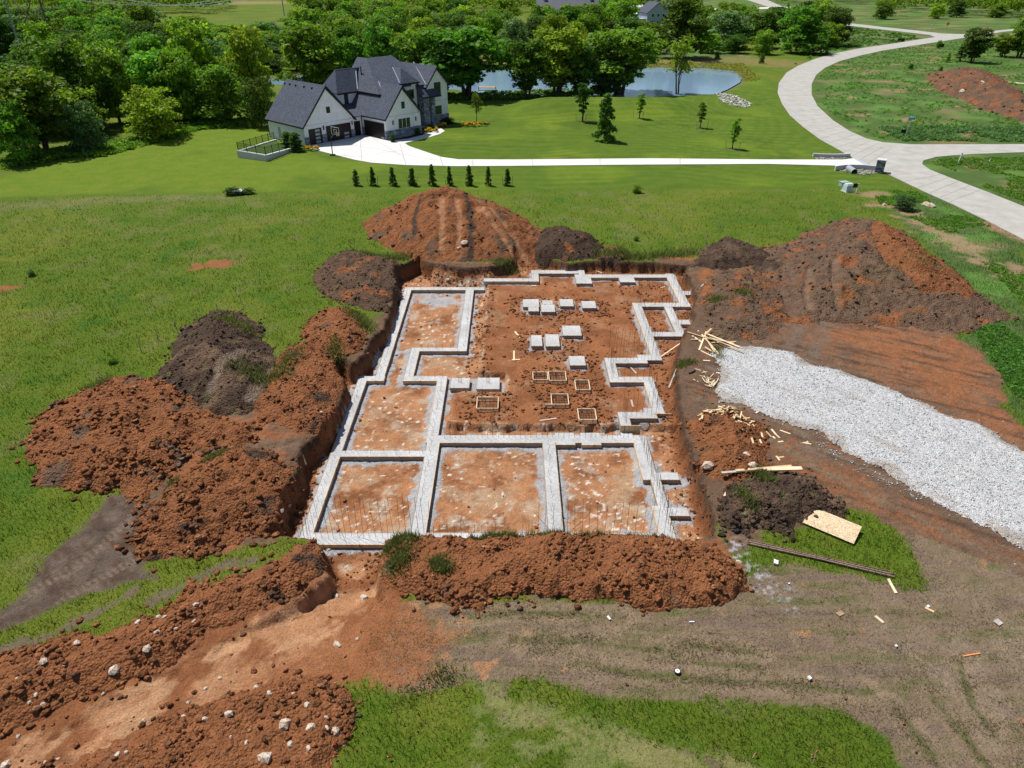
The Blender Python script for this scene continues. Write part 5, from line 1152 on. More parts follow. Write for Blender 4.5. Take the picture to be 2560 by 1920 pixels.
# lawn saplings with stakes
SAP = [(1456, 305, 210, 42, 'slim', 'leafd', 'young tree furthest left on the mown lawn'), (1511, 353, 232, 46, 'cone', 'leafd', 'tallest young tree on the mown lawn, nearest the driveway'),
       (1599, 299, 238, 26, 'slim', 'leafy', 'small young tree between the tall one and the mound'), (1751, 320, 256, 26, 'slim', 'leafy', 'light young tree at the foot of the grass mound on the right'),
       (1831, 372, 297, 30, 'slim', 'leafy', 'young tree at the right, nearest the road'), (1192, 307, 232, 34, 'thin', 'leafy', 'thin young tree by the yellow flower bed')]
for q in SAP:
    t_ = at_tree(q[0], q[1], q[2], q[3], q[4], q[5], q[6], 'young staked trees on the lawn', 'young_tree', 'young tree', 2)
    sx, sz = t_.scale[0], t_.scale[2]
    for a in (.4, 2.5, 4.6):
        if q[0] == 1192: break
        o = MB().tube([(math.cos(a)*1.1, math.sin(a)*1.1, 0), (math.cos(a)*1.25, math.sin(a)*1.25, 1.35)], .035, 5).build('stake', M['woodb']); o.parent = t_; o.scale = (1/sx, 1/sx, 1/sz)
    rr = MB(); rr.prism([(math.cos(k)*.7*random.uniform(.8, 1.1), math.sin(k)*.6*random.uniform(.8, 1.1)) for k in np.linspace(0, 5.9, 14)], -.1, .07); o = rr.build('mulch_ring', M['mulch'], t_); o.scale = (1/sx, 1/sx, 1/sz)
CYP = ['leftmost', 'second', 'third', 'fourth', 'fifth', 'sixth', 'seventh', 'eighth', 'rightmost']
for i, px in enumerate((891, 933, 982, 1031, 1081, 1124, 1174, 1221, 1269)):
    t_ = at_tree(px, 464, (422, 416, 416, 418, 409, 413, 411, 414, 420)[i], (17, 16, 19, 20, 18, 15, 18, 15, 17)[i], 'cone', 'leafd', f'narrow young evergreen, {CYP[i]} in the row of nine before the driveway' if 0 < i < 8 else f'narrow young evergreen, {CYP[i]} of the nine before the driveway', 'row of nine narrow evergreens', 'evergreen_shrub', 'evergreen', 1+i % 3)
    sx, sz = t_.scale[0], t_.scale[2]
    for s_ in (-1, 1): o = MB().tube([(s_*.55, -.1, 0), (s_*.7, -.1, 1.25)], .03, 5).build('stake', M['woodb']); o.parent = t_; o.scale = (1/sx, 1/sx, 1/sz)
# shrubs
SHR = [(722, 374, 326, 34, 'cone', 'leafd', 'tall dark shrub left of its twin against the garage side wall'), (742, 378, 328, 34, 'cone', 'leafd', 'tall dark shrub nearest the garage corner'),
       (582, 487, 468, 46, 'low', 'leafd', 'low juniper left of the little well cover'), (620, 484, 470, 44, 'low', 'leafd', 'low juniper right of the little well cover'),
       (2258, 524, 488, 66, 'low', 'leafb', 'big rounded grey green bush beside the near road'), (80, 690, 672, 22, 'low', 'leafb', 'small bluish bush in the left field'),
       (2276, 173, 158, 16, 'low', 'leafd', 'tiny olive bush in the meadow, left one'), (2351, 178, 165, 12, 'low', 'leafd', 'tiny dark bush in the meadow, right one'),
       (2345, 120, 100, 18, 'low', 'leaf', 'small bush beside the far road curve'), (2368, 156, 130, 18, 'young', 'leaf', 'sapling left of the dark meadow trees'),
       (1793, 148, 128, 18, 'low', 'leafd', 'grey green bush on the tawny bank beyond the pond'), (1903, 159, 132, 18, 'low', 'leafd', 'spiky olive bush between the pond and the road'),
       (1592, 482, 462, 30, 'low', 'leafy', 'weedy sprout in the field beyond the pit'), (1591, 602, 590, 18, 'low', 'leafd', 'dark weed clump near the far pit edge'),
       (282, 908, 894, 30, 'low', 'leaf', 'weedy green clump in the field left of the tracked mound'), (1850, 44, 30, 18, 'low', 'leafy', 'far small tree by the far driveway'),
       (982, 356, 334, 18, 'low', 'leafd', 'left shrub before the three narrow windows'), (1045, 338, 318, 18, 'low', 'leafd', 'right shrub beside the three narrow windows'), (1075, 322, 310, 30, 'low', 'leaf', 'shrub at the foot of the stone porch piers'), (1120, 308, 294, 44, 'low', 'leafd', 'dark shrub under the right gable windows')]
for q in SHR: at_tree(q[0], q[1], q[2], q[3], q[4], q[5], q[6], 'shrubs and bushes', 'shrub', 'shrub', 1)
# yellow flower clumps
def flowers(px, py, wpx, h, label):
    b, _, s_ = solve_h(px, py, py-10); w_ = wpx*s_; r = empty('flower_clump', (b.x, b.y, .02), 0, label, 'flowers', 'yellow flower clumps')
    k = max(6, int(w_*7)); rg = np.random.default_rng(int(px)); cs = np.stack([rg.uniform(-w_/2, w_/2, k), rg.uniform(-.6, .6, k), rg.uniform(.15, h, k)], 1)
    q, f_, c = leaf_cloud(cs, np.full(k, .28), k*40, .08, .8, 3); mesh_np('foliage', q, f_, M['leaf'], r, col=c)
    q, f_, c = leaf_cloud(cs+np.array((0, 0, .16)), np.full(k, .26), k*34, .075, .6, 4); mesh_np('blossoms', q, f_, M['flower'], r, col=np.array((.80, .48, .02))*c)
flowers(778, 377, 38, .5, 'low yellow flowers by the garage corner and hoop'); flowers(1080, 331, 26, .6, 'yellow flower clump at the bend of the front walk'); flowers(1104, 318, 22, .5, 'yellow flowers at the porch shrub'); flowers(1183, 316, 62, .6, 'widest yellow flower bed out on the lawn')

# background wood: scattered rows, skipping the clearings
CLEAR = [PW(p) for p in ([(535, 112), (560, 66), (585, 30), (590, 8), (560, -12), (790, -12), (765, 14), (720, 36), (730, 62), (650, 100)], [(-200, 262), (-200, 168), (60, 164), (88, 176), (60, 230), (0, 262)], [(300, 136), (310, 118), (420, 112), (520, 112), (540, 130), (420, 140)],
         [(1330, 62), (1330, 40), (1640, 40), (1640, 0), (1460, 20), (1400, -5), (1900, -10), (1960, 40), (1890, 60), (1660, 90), (1640, 150), (1560, 90), (1500, 62)], [(1300, 145), (1560, 155), (1900, 110), (1960, 165), (1300, 175)], [(1920, 12), (2180, 12), (2190, 60), (2050, 50), (1980, 44)])]
FOR = PW([(-900, 300), (-100, 330), (20, 372), (260, 345), (480, 320), (560, 285), (620, 250), (700, 205), (820, 170), (1100, 165), (1290, 158), (1330, 148), (1560, 146), (1640, 120), (1900, 106), (2060, 96), (2110, 50), (2180, 44), (2300, 36), (2560, 46), (2900, 60), (2900, -30), (2200, -35), (1500, -35), (800, -40), (0, -45), (-900, -45)])
placed = []
GL = {0: 'dense green broadleaf tree in the wood behind the house', 1: 'light green broadleaf tree in the wood behind the house', 2: 'dark broadleaf tree in the wood behind the house', 3: 'greyish green tree in the wood behind the house'}
GR = {0: 'dense green tree in the far wood at the upper right', 1: 'light green tree in the far wood at the upper right', 2: 'dark tree in the far wood at the upper right', 3: 'greyish green tree in the far wood at the upper right'}
cnt = 0
bigxy = [(P(q[0], q[1]).x, P(q[0], q[1]).y) for q in BIG]
yy = 105.0
fx = [p[0] for p in FOR]
rgf = np.random.default_rng(11)
def inside(x, y, poly): return sdpoly(np.array([x]), np.array([y]), poly)[0]
while yy < 482 and cnt < 298:
    sp_ = 9.2+max(0, (yy-170))*.045
    lim = yy*.80+20; xx = -lim
    while xx < lim and cnt < 285:
        x = xx+rgf.uniform(-.3, .3)*sp_; y = yy+rgf.uniform(-.35, .35)*sp_; xx += sp_
        if inside(x, y, FOR) < 0: continue
        if any(inside(x, y, c) > -2 for c in CLEAR): continue
        if inside(x, y, POND) > -3: continue
        if min((x-a)**2+(y-b_)**2 for a, b_ in bigxy) < 25: continue
        cnt += 1; k = int(rgf.choice(4, p=[.42, .25, .23, .10])); h = rgf.uniform(7.5, 12.5)*(1+max(0, yy-200)*.0012); right = x > .35*y
        if -.46*y < x < -.27*y and y > 170: h *= .62
        w_ = h*rgf.uniform(.85, 1.1)
        tree(x, y, -.1, h, max(w_, sp_*.98), ('broad', 'broad', 'low', 'broad')[int(rgf.integers(4))], int(rgf.integers(1, 4)), ('leaf', 'leafy', 'leafd', 'leafb')[k], (GR if right else GL)[k], 'trees of the wood', parts=yy < 300)
    yy += sp_*.92
print('TREES', cnt, yy)
# the wood goes on as one mass beyond what can be told apart
def far_wood():
    rg = np.random.default_rng(5); x = []; y = []
    n = 13000; Y = 440+rg.random(n)**1.3*620; X = rg.uniform(-1, 1, n)*(Y*.85+20)
    ok = (sdpoly(X, Y, FOR) > 0) & ((Y > 478) | (X > .35*Y)) & (fbm(X, Y, 70, 3, 160) > -.3)
    for c in CLEAR: ok &= sdpoly(X, Y, c) < -2
    X, Y = X[ok], Y[ok]; n = len(X); h = rg.uniform(8, 14, n)
    cs = []; rs = []
    for k in range(5):
        cs.append(np.stack([X+rg.uniform(-3.5, 3.5, n), Y+rg.uniform(-3.5, 3.5, n), h*rg.uniform(.35, .8, n)], 1)); rs.append(h*rg.uniform(.18, .30, n))
    cs = np.concatenate(cs); rs = np.concatenate(rs)
    q, f_, c = leaf_cloud(cs, rs, 260000, .9, .9, 9)
    tag(mesh_np('far_wood', q, f_, M['leaf'], col=c), kind='stuff')
far_wood()

# ------------------------------------------------------------------ grass blades and weeds
def blades(name, n, xr, yr, maskf, hgt, wd, colf, lean=.5, seed=0):
    rg = np.random.default_rng(seed); x = rg.uniform(*xr, n); u = rg.random(n); y = yr[0]+(yr[1]-yr[0])*u**1.35
    # keep only what the lens can take in, with a margin for nearby viewpoints
    ok = np.abs(x) < y*.86+6; ok &= rg.random(n) < maskf(x, y); x, y = x[ok], y[ok]; n = len(x)
    z = ground_z(x, y); k = 1+y/45.0
    h = hgt(x, y)*rg.uniform(.5, 1.35, n); w_ = wd*k*rg.uniform(.6, 1.4, n); a = rg.uniform(0, 6.28, n); l = rg.uniform(0, 6.28, n); ll = lean*h*rg.uniform(.2, 1.3, n)
    ca, sa = np.cos(a)*w_/2, np.sin(a)*w_/2
    b0 = np.stack([x-ca, y-sa, z-.02], 1); b1 = np.stack([x+ca, y+sa, z-.02], 1); tp = np.stack([x+np.cos(l)*ll, y+np.sin(l)*ll, z+h], 1)
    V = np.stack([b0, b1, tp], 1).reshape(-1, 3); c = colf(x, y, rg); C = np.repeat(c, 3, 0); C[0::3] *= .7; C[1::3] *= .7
    return tag(mesh_np(name, V, np.arange(3*n).reshape(-1, 3), M['blade'], col=C), kind='stuff')
# look up the painted ground on its own grid
CR = colr.reshape(len(ys), len(xs), 3); GG = gr.reshape(len(ys), len(xs))
def look(x, y):
    i = np.clip(np.searchsorted(xs, x), 1, len(xs)-1); j = np.clip(np.searchsorted(ys, y), 1, len(ys)-1)
    return CR[j, i], GG[j, i]
def heapfree(x, y):
    m = np.ones(x.shape)
    for h in HEAPS:
        px = [p[0] for p in h['poly']]; py = [p[1] for p in h['poly']]; k = (x > min(px)) & (x < max(px)) & (y > min(py)) & (y < max(py))
        if k.any(): m[k] = np.minimum(m[k], sdpoly(x[k], y[k], h['poly']) < .2)
    return m
def gmask(x, y):
    c, g = look(x, y); m = np.clip((g-.35)*1.8, 0, 1)*heapfree(x, y)*(sdpoly(x, y, PIT) < -.15)
    m = m*(sdpoly(x, y, PW(ROADPX)) < -.15)*(sdpoly(x, y, PW(DRV)) < 0)*(sdpoly(x, y, GV) < 0)
    return m*np.clip(1.25-y/74, .0, 1)*(.55+.45*(sdpoly(x, y, PW([(0, 1660), (400, 1530), (480, 1460), (640, 1400), (760, 1345), (600, 1330), (300, 1440), (0, 1520)])) > 0)+.3)
def gcol(x, y, rg):
    c, g = look(x, y); n = len(x)
    v = rg.uniform(.75, 1.65, (n, 1)); t_ = rg.random((n, 1))
    return np.where(t_ < .15, c*v*np.array((1.7, 1.35, 1.6)), np.where(t_ > .85, c*v*np.array((.6, .8, .8)), c*v*np.array((1.08, 1.06, .95))))
def ghgt(x, y):
    h = .13+.10*(fbm(x, y, 2.0, 2, 170) > .05)
    tall = np.zeros(x.shape, bool)
    for pts, c in ISL[:3]+ISL[4:5]: tall |= sdpoly(x, y, PW(pts)) > -.1
    lw = sdpoly(x, y, PW([(-900, 540), (0, 497), (300, 489), (600, 486), (900, 482), (1600, 474), (2080, 470), (2200, 300), (-900, 300)])) > 0
    return np.where(lw, .05, np.where(tall, .27, h))
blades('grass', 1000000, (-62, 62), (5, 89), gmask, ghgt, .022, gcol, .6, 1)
# matted straw on the trampled ground
def smask(x, y): return (sdpoly(x, y, TN) > 0)*heapfree(x, y)*(.25+.75*(fbm(x*.3, y*1.6, .9, 3, 171) > 0))
def scol(x, y, rg):
    t_ = rg.random((len(x), 1)); return np.where(t_ < .5, np.array((.23, .175, .10)), np.where(t_ < .85, np.array((.13, .135, .05)), np.array((.19, .13, .08))))*rg.uniform(.6, 1.3, (len(x), 1))
blades('dry_grass', 150000, (-6, 34), (12, 30), smask, lambda x, y: np.full(x.shape, .07), .02, scol, 2.2, 2)
# sods and tufts hanging on to the rim of the pit and the heaps
def tufts(name, pts, n, spread, h, seed, c0=(.125, .155, .045)):
    rg = np.random.default_rng(seed); w_ = [P(*q) for q in pts]; seg = rg.integers(0, len(w_)-1, n) if len(w_) > 1 else np.zeros(n, int)
    t_ = rg.random(n); A_ = np.array([(p.x, p.y) for p in w_])
    if len(A_) > 1: xy = A_[seg]*(1-t_[:, None])+A_[seg+1]*t_[:, None]
    else: xy = np.repeat(A_, n, 0)
    xy = xy+rg.normal(0, spread, (n, 2)); x, y = xy[:, 0], xy[:, 1]; z = total_z(x, y); a = rg.uniform(0, 6.28, n); l = rg.uniform(0, 6.28, n); hh = h*rg.uniform(.5, 1.3, n)
    wd = .03*(1+y/50); ca, sa = np.cos(a)*wd/2, np.sin(a)*wd/2
    V = np.stack([np.stack([x-ca, y-sa, z-.02], 1), np.stack([x+ca, y+sa, z-.02], 1), np.stack([x+np.cos(l)*hh*.6, y+np.sin(l)*hh*.6, z+hh], 1)], 1).reshape(-1, 3)
    C = np.repeat(np.array(c0)*rg.uniform(.5, 1.5, (n, 1))*np.where(rg.random((n, 1)) < .3, np.array((2.0, 1.5, 2.2)), 1), 3, 0)
    return tag(mesh_np(name, V, np.arange(3*n).reshape(-1, 3), M['blade'], col=C), kind='stuff')
for i, (pts, n_, sp_, h_) in enumerate([([(965, 1380), (1040, 1358)], 1500, .25, .3), ([(1180, 1352), (1330, 1350)], 1500, .12, .3), ([(1350, 1352), (1480, 1350), (1540, 1345)], 1500, .12, .25), ([(1010, 1400), (990, 1440)], 900, .3, .3), ([(1090, 1430), (1115, 1440)], 900, .22, .3),
        ([(1560, 1345), (1700, 1350)], 500, .12, .2), ([(1240, 660), (1290, 655)], 700, .35, .4), ([(1500, 640), (1600, 645), (1740, 630)], 1600, .5, .5), ([(900, 650), (1020, 645)], 1100, .5, .4), ([(640, 850), (560, 830)], 700, .5, .35),
        ([(740, 900), (700, 960), (600, 960)], 1300, .6, .35), ([(880, 785), (925, 830)], 700, .35, .4), ([(830, 870), (850, 905)], 500, .3, .3), ([(1790, 870), (1800, 900)], 400, .2, .3), ([(1690, 915), (1735, 905)], 700, .25, .25), ([(1790, 760), (1785, 765)], 300, .3, .35), ([(1850, 755), (1860, 760)], 400, .4, .35),
        ([(2110, 780), (2300, 690)], 700, 1.2, .25), ([(1890, 1190), (1920, 1230)], 700, .18, .5), ([(1880, 1300), (1840, 1250)], 500, .2, .3), ([(1000, 1760), (1100, 1690), (1130, 1700)], 700, .3, .2), ([(520, 1150), (560, 1140)], 500, .2, .3), ([(430, 1210), (445, 1230)], 300, .15, .25), ([(1800, 1040), (1830, 1040)], 400, .2, .2), ([(220, 985), (270, 970)], 500, .3, .4)]):
    tufts('grass_tufts', pts, n_, sp_, h_, 200+i)
# weeds of the meadow and the rough bank along the wood and the road
def weeds(name, polypx, n, size, mat, seed, cmul=(1, 1, 1), thr=-.1):
    rg = np.random.default_rng(seed); poly = PW(polypx); bx = [p[0] for p in poly]; by = [p[1] for p in poly]
    x = rg.uniform(max(min(bx), -160), min(max(bx), 330), n*3); y = rg.uniform(min(by), min(max(by), 420), n*3)
    ok = (sdpoly(x, y, poly) > 0) & (fbm(x, y, 9, 3, seed) > thr) & (sdpoly(x, y, PW(ROADPX)) < -1.0) & (heapfree(x, y) > 0)
    x, y = x[ok][:n], y[ok][:n]; k = len(x); r = size*rg.uniform(.4, 1.2, k)
    q, f_, c = leaf_cloud(np.stack([x, y, r*.35], 1), r, k*14, size*.32, .6, seed); tag(mesh_np(name, q, f_, M[mat], col=c*np.array(cmul)), kind='stuff')
weeds('meadow_weeds', [(2030, 200), (2110, 145), (2350, 106), (2700, 95), (2900, 360), (2200, 352), (2040, 262)], 9000, .30, 'leafy', 301, (.85, 1.05, 1.5), -.1)
weeds('meadow_weeds', [(2140, 70), (2330, 96), (2060, 150), (1960, 175), (2080, 110)], 1800, .6, 'leaf', 302, (1, 1, 1.2), -.1)
weeds('meadow_weeds', [(2320, 395), (2900, 395), (2900, 640), (2560, 505), (2320, 420)], 3500, .25, 'leafy', 303, (.9, 1.05, 1.4), -.1)
weeds('meadow_weeds', [(2180, 475), (2310, 480), (2560, 605), (2700, 700), (2700, 830), (2560, 760), (2400, 600), (2200, 510)], 2200, .2, 'leafy', 304, (.9, 1.0, 1.4), .0)
weeds('meadow_weeds', [(2420, 800), (2560, 800), (2800, 950), (2800, 1150), (2530, 980), (2470, 890)], 3500, .2, 'leafy', 305, (.5, .62, 1.3), -.2)
weeds('bank_weeds', [(2200, 320), (2560, 320), (2560, 355), (2250, 352)], 1100, .5, 'leafb', 306, (.9, 1.1, 1), -.3)
weeds('bank_weeds', [(0, 425), (170, 395), (260, 392), (400, 355), (500, 325), (620, 315), (620, 300), (480, 300), (400, 330), (250, 365), (150, 375), (0, 400)], 1300, .6, 'leaf', 307, (.9, 1, 1), -.6)
weeds('bank_weeds', [(1100, 250), (1250, 252), (1420, 244), (1560, 232), (1560, 222), (1400, 228), (1100, 238)], 700, .7, 'leafd', 308, (1, 1, 1), -.6)
weeds('reeds', [(1330, 158), (1640, 158), (1860, 160), (1900, 200), (1862, 205), (1840, 178), (1750, 170), (1620, 168), (1330, 172)], 1500, .4, 'leafy', 309, (1.15, .8, 1.9), -.6)

# ------------------------------------------------------------------ lumber, stones, leftovers
def plank(px0, px1, wd, th, mat, label, group, name='board', cat='board', lift=0.0, z0=None, z1=None):
    a, b_ = P(*px0[:2], px0[2] if len(px0) > 2 else 0), P(*px1[:2], px1[2] if len(px1) > 2 else 0)
    za = (tz(a.x, a.y) if z0 is None else z0)+th/2+lift; zb = (tz(b_.x, b_.y) if z1 is None else z1)+th/2+lift
    c = (a+b_)/2; ang = math.atan2(b_.y-a.y, b_.x-a.x); L_ = max(.15, math.hypot(b_.x-a.x, b_.y-a.y)); pit = math.atan2(zb-za, L_)
    o = MB().box(-L_/2, L_/2, -wd/2, wd/2, -th/2, th/2).build(name, M[mat], bevel=.004)
    o.location = (c.x, c.y, (za+zb)/2); o.rotation_euler = (random.uniform(-.15, .15), -pit, ang)
    return tag(o, label, cat, group)
Z2 = lambda x, y: (1640+x*440/1269, 800+y*330/952)
LONG = [((42, 188), (312, 78), 'longest board, reaching left over the edge of the pit'), ((225, 95), (600, 215), 'long board on top running right onto the gravel'), ((328, 118), (452, 262), 'thick board slanting down to the front of the crossed stack'), ((345, 130), (420, 250), 'second board slanting to the front of the crossed stack'),
        ((368, 122), (596, 215), 'board pointing down right at the back of the crossed stack'), ((378, 150), (622, 252), 'lowest long board reaching onto the gravel'), ((362, 90), (310, 222), 'board standing steeply across the crossed stack'), ((400, 172), (576, 166), 'level board crossing the right end of the stack'),
        ((322, 226), (412, 270), 'short thick board in front of the crossed stack'), ((350, 212), (395, 240), 'short narrow board in front of the crossed stack'), ((340, 140), (560, 190), 'flat board buried in the middle of the crossed stack'), ((395, 85), (350, 130), 'pale short board at the top of the crossed stack'), ((260, 120), (330, 165), 'splintered pale board at the left of the crossed stack'), ((250, 150), (320, 150), 'thin splinter at the left of the crossed stack')]
for i, (a, b_, lb) in enumerate(LONG): plank(Z2(*a), Z2(*b_), random.uniform(.09, .15), .045, 'wood' if i % 2 else 'woodp', lb, 'long boards crossed at the head of the gravel', lift=.04+.045*(i % 6) if i not in (0, 8) else .03)
LOOSE = [((340, 294), (390, 297), 'woodp', 'short board lying flat below the crossed stack'), ((430, 286), (482, 294), 'woodp', 'short pale board at the gravel edge below the crossed stack'), ((155, 328), (102, 408), 'woodg', 'grey board leaning down into the pit right of the footings'), ((247, 340), (324, 368), 'woodg', 'thick grey board beside a green tuft'), 
         ((432, 382), (478, 388), 'woodp', 'board scrap lying out on the gravel, left one'), ((665, 424), (690, 416), 'woodp', 'small block lying on the gravel'), ((478, 654), (520, 658), 'woodp', 'left of two scraps behind the scrap heap'), ((548, 652), (598, 650), 'wood', 'right of two scraps behind the scrap heap'), ((720, 674), (744, 656), 'woodp', 'scrap at the gravel edge right of the scrap heap'),
         ((893, 798), (968, 824), 'woodp', 'long scrap board furthest right on the soil'), ((1036, 884), (1118, 898), 'woodp', 'pair of scraps beside the thin gravel spill'), ((1040, 890), (1100, 884), 'wood', 'upper scrap beside the thin gravel spill'), ((832, 790), (864, 828), 'woodp', 'scrap board pointing at the lone long scrap'), ((860, 826), (892, 854), 'wood', 'scrap just below the pointing one'), ((880, 882), (918, 878), 'woodp', 'broad short block on the soil'), ((842, 842), (858, 858), 'woodp', 'tiny block on the soil'), ((752, 838), (764, 866), 'woodp', 'upright short scrap on the soil'), ((764, 812), (834, 850), 'wood', 'long scrap over the upright one'), ((740, 890), (756, 914), 'woodp', 'thin scrap below the heap right of the red clods'), ((672, 922), (690, 950), 'woodp', 'thin scrap on the red clods'), ((588, 876), (650, 880), 'woodp', 'scrap in the middle of the red clods')]
for a, b_, m_, lb in LOOSE: plank(Z2(*a), Z2(*b_), .11, .045, m_, lb, 'loose board scraps right of the pit', 'board_scrap', 'scrap board')
rs_ = random.Random(4)
for k in range(46):
    cx = rs_.gauss(440, 75); cy = 735+rs_.gauss(0, 28)+(cx-440)*.08; a = rs_.choice([-.5, -.3, .2, .5, 1.2, -1.0]) + rs_.gauss(0, .25); L_ = rs_.uniform(22, 62)
    plank(Z2(cx-L_*math.cos(a)/2*1.3, cy+L_*math.sin(a)*.35), Z2(cx+L_*math.cos(a)/2*1.3, cy-L_*math.sin(a)*.35), rs_.uniform(.06, .11), .04, rs_.choice(['woodp', 'wood', 'woodp']), 'pale board scrap tossed in the heap on top of the red clods', 'scrap boards heaped on the red clods', 'board_scrap', 'scrap board', lift=rs_.uniform(0, .28))
for k in range(16):
    cx = 600+rs_.uniform(-60, 110); cy = 785+rs_.uniform(-30, 45); a = rs_.uniform(-1.5, 1.5); L_ = rs_.uniform(18, 50)
    plank(Z2(cx-L_*math.cos(a)/2, cy+L_*math.sin(a)*.4), Z2(cx+L_*math.cos(a)/2, cy-L_*math.sin(a)*.4), .08, .04, rs_.choice(['woodp', 'wood']), 'board scrap strewn down the right side of the red clods', 'scrap boards strewn beside the heap', 'board_scrap', 'scrap board')
for k in range(34):
    cx = 385+rs_.gauss(0, 34); cy = 455+rs_.gauss(0, 22)+(cx-385)*.35; a = rs_.gauss(.7 if cx > 400 else -.6, .4); L_ = rs_.uniform(18, 48)
    plank(Z2(cx-L_*math.cos(a)/2, cy+L_*math.sin(a)*.5), Z2(cx+L_*math.cos(a)/2, cy-L_*math.sin(a)*.5), .05, .03, 'woodp', 'thin pale stake scrap in the small heap at the gravel edge', 'thin stake scraps at the gravel edge', 'stake_scrap', 'scrap stake', lift=rs_.uniform(0, .15))
Z9 = lambda x, y: (1700+x*600/1242, 1000+y*460/952)
for i, (a, b_, lb) in enumerate([((208, 412), (520, 385), 'weathered long board at the left, behind the dark heap'), ((280, 404), (568, 380), 'long brown board behind the dark heap'), ((420, 398), (618, 392), 'pale long board at the right behind the dark heap'), ((440, 408), (620, 403), 'lowest pale long board behind the dark heap')]):
    plank(Z9(*a), Z9(*b_), .16, .05, ('woodg', 'wood', 'woodp', 'woodp')[i], lb, 'long boards lying behind the dark soil heap', lift=.1+.05*i, z0=.35, z1=.35)
for a, b_, lb, m_ in [((228, 506), (250, 468), 'short wide board on the dark heap, left side', 'woodp'), ((498, 292), (520, 320), 'steep scrap of the crossed pair on the soil', 'woodp'), ((508, 300), (538, 296), 'level scrap of the crossed pair on the soil', 'wood')]: plank(Z9(*a), Z9(*b_), .12, .045, m_, lb, 'loose board scraps right of the pit', 'board_scrap', 'scrap board')
S_ = 640/2212
for a, b_, lb, m_ in [((2220, 1448), (2240, 1484), 'pale board below the end of the rebar bundle', 'woodp'), ((2188, 1541), (2209, 1558), 'short white board on the trampled ground', 'woodp'), ((2312, 1520), (2335, 1531), 'thin stick beside a white scrap at the right', 'wood'), ((2404, 1291), (2438, 1298), 'narrow board alone near the gravel at the right', 'woodp'), ((2520, 1500), (2520, 1501), None, None),
                       ((1349, 1052), (1391, 1047), 'grey board lying flat near the ledge in the pit', 'woodg'), ((1296, 1054), (1303, 1061), 'small pale block near the ledge in the pit', 'woodp'), ((1578, 1001), (1583, 1018), 'short plank standing out right of the forms', 'woodg'), ((1575, 917), (1591, 934), 'grey plank in the footing notch by the long right footing', 'woodg'), ((1287, 830), (1301, 845), 'slanted stick in the pit left of the pads', 'woodp'), ((1285, 877), (1285, 902), 'upright piece of the T shaped sticks', 'woodp'), ((1280, 900), (1300, 899), 'cross piece of the T shaped sticks', 'woodp'), ((1651, 720), (1662, 717), 'pale scrap inside the far right footing', 'woodp'), ((1752, 717), (1768, 706), 'grey scrap right of the far footing corner', 'woodg'), ((1266, 900), (1268, 920), None, None),
                       ((1329, 715), (1341, 715), 'small pale block near the far footing', 'woodp'), ((1490, 680), (1506, 684), 'stick behind the far footing', 'wood'), ((757, 1170), (773, 1181), 'white stick on the pit floor by the left wall', 'woodp'), ((1500, 875), (1502, 877), None, None), ((2520, 205), (2545, 207), 'far white board on the brown lot', 'woodp'), ((2541, 208), (2575, 209), 'second far white board on the brown lot', 'woodp')]:
    if lb:
        z = -1.0 if (1260 < a[0] < 1700 and 650 < a[1] < 1070) else (-1.45 if a[0] < 900 else 0)
        plank((a[0], a[1], z), (b_[0], b_[1], z), .12 if a[1] > 300 else .5, .045, m_, lb, 'single boards lying about the site', 'board_scrap', 'scrap board')
# panel, rebar bundle
pa, pb, pc_, pd = (P(2019, 1271), P(2147, 1323), P(2141, 1368), P(2007, 1323))
ctr = (pa+pb+pc_+pd)/4; ang = math.atan2(pb.y-pa.y, pb.x-pa.x)
o = MB().box(-1.22, 1.22, -.63, .63, -.007, .007).build('wood_panel', M['osb']); o.location = (ctr.x, ctr.y, .24); o.rotation_euler = (math.radians(10), 0, ang); tag(o, 'sheet of strand board lying in tall green grass', 'wood panel')
a, b_ = P(1874, 1358), P(2234, 1440); bd = (b_-a).normalized(); sdv = Vector((-bd.y, bd.x, 0)); L_ = (b_-a).length
bun = empty('rebar_bundle', a, 0, 'long bundle of rusty steel bars on the grass below the wood panel', 'rebar bundle')
for k in range(22):
    off = sdv*((k % 11)-5)*.034; zz = .04+.03*(k//11); e0 = random.uniform(-.1, .15); e1 = random.uniform(-.25, .1)
    MB().tube([bd*e0+off+Vector((0, 0, zz)), bd*(L_/2)+off*.8+Vector((0, 0, zz+.02)), bd*(L_+e1)+off*1.1+Vector((0, 0, zz))], .013, 5).build('steel_bar', (M['rebar'], M['brace'], M['polel'], M['rebar'])[k % 4], bun)
for k, (a, b_) in enumerate([((2058, 1212), (2116, 1282)), ((2060, 1214), (2108, 1275))]):
    a3, b3 = P(*a), P(*b_); o = MB().tube([a3+Vector((0, 0, .03)), b3+Vector((0, 0, .03))], .016, 5).build('steel_bar', M['rebar']); tag(o, ('left' if k else 'right')+' of two loose steel bars on the soil above the wood panel', 'steel bar', 'two loose steel bars')
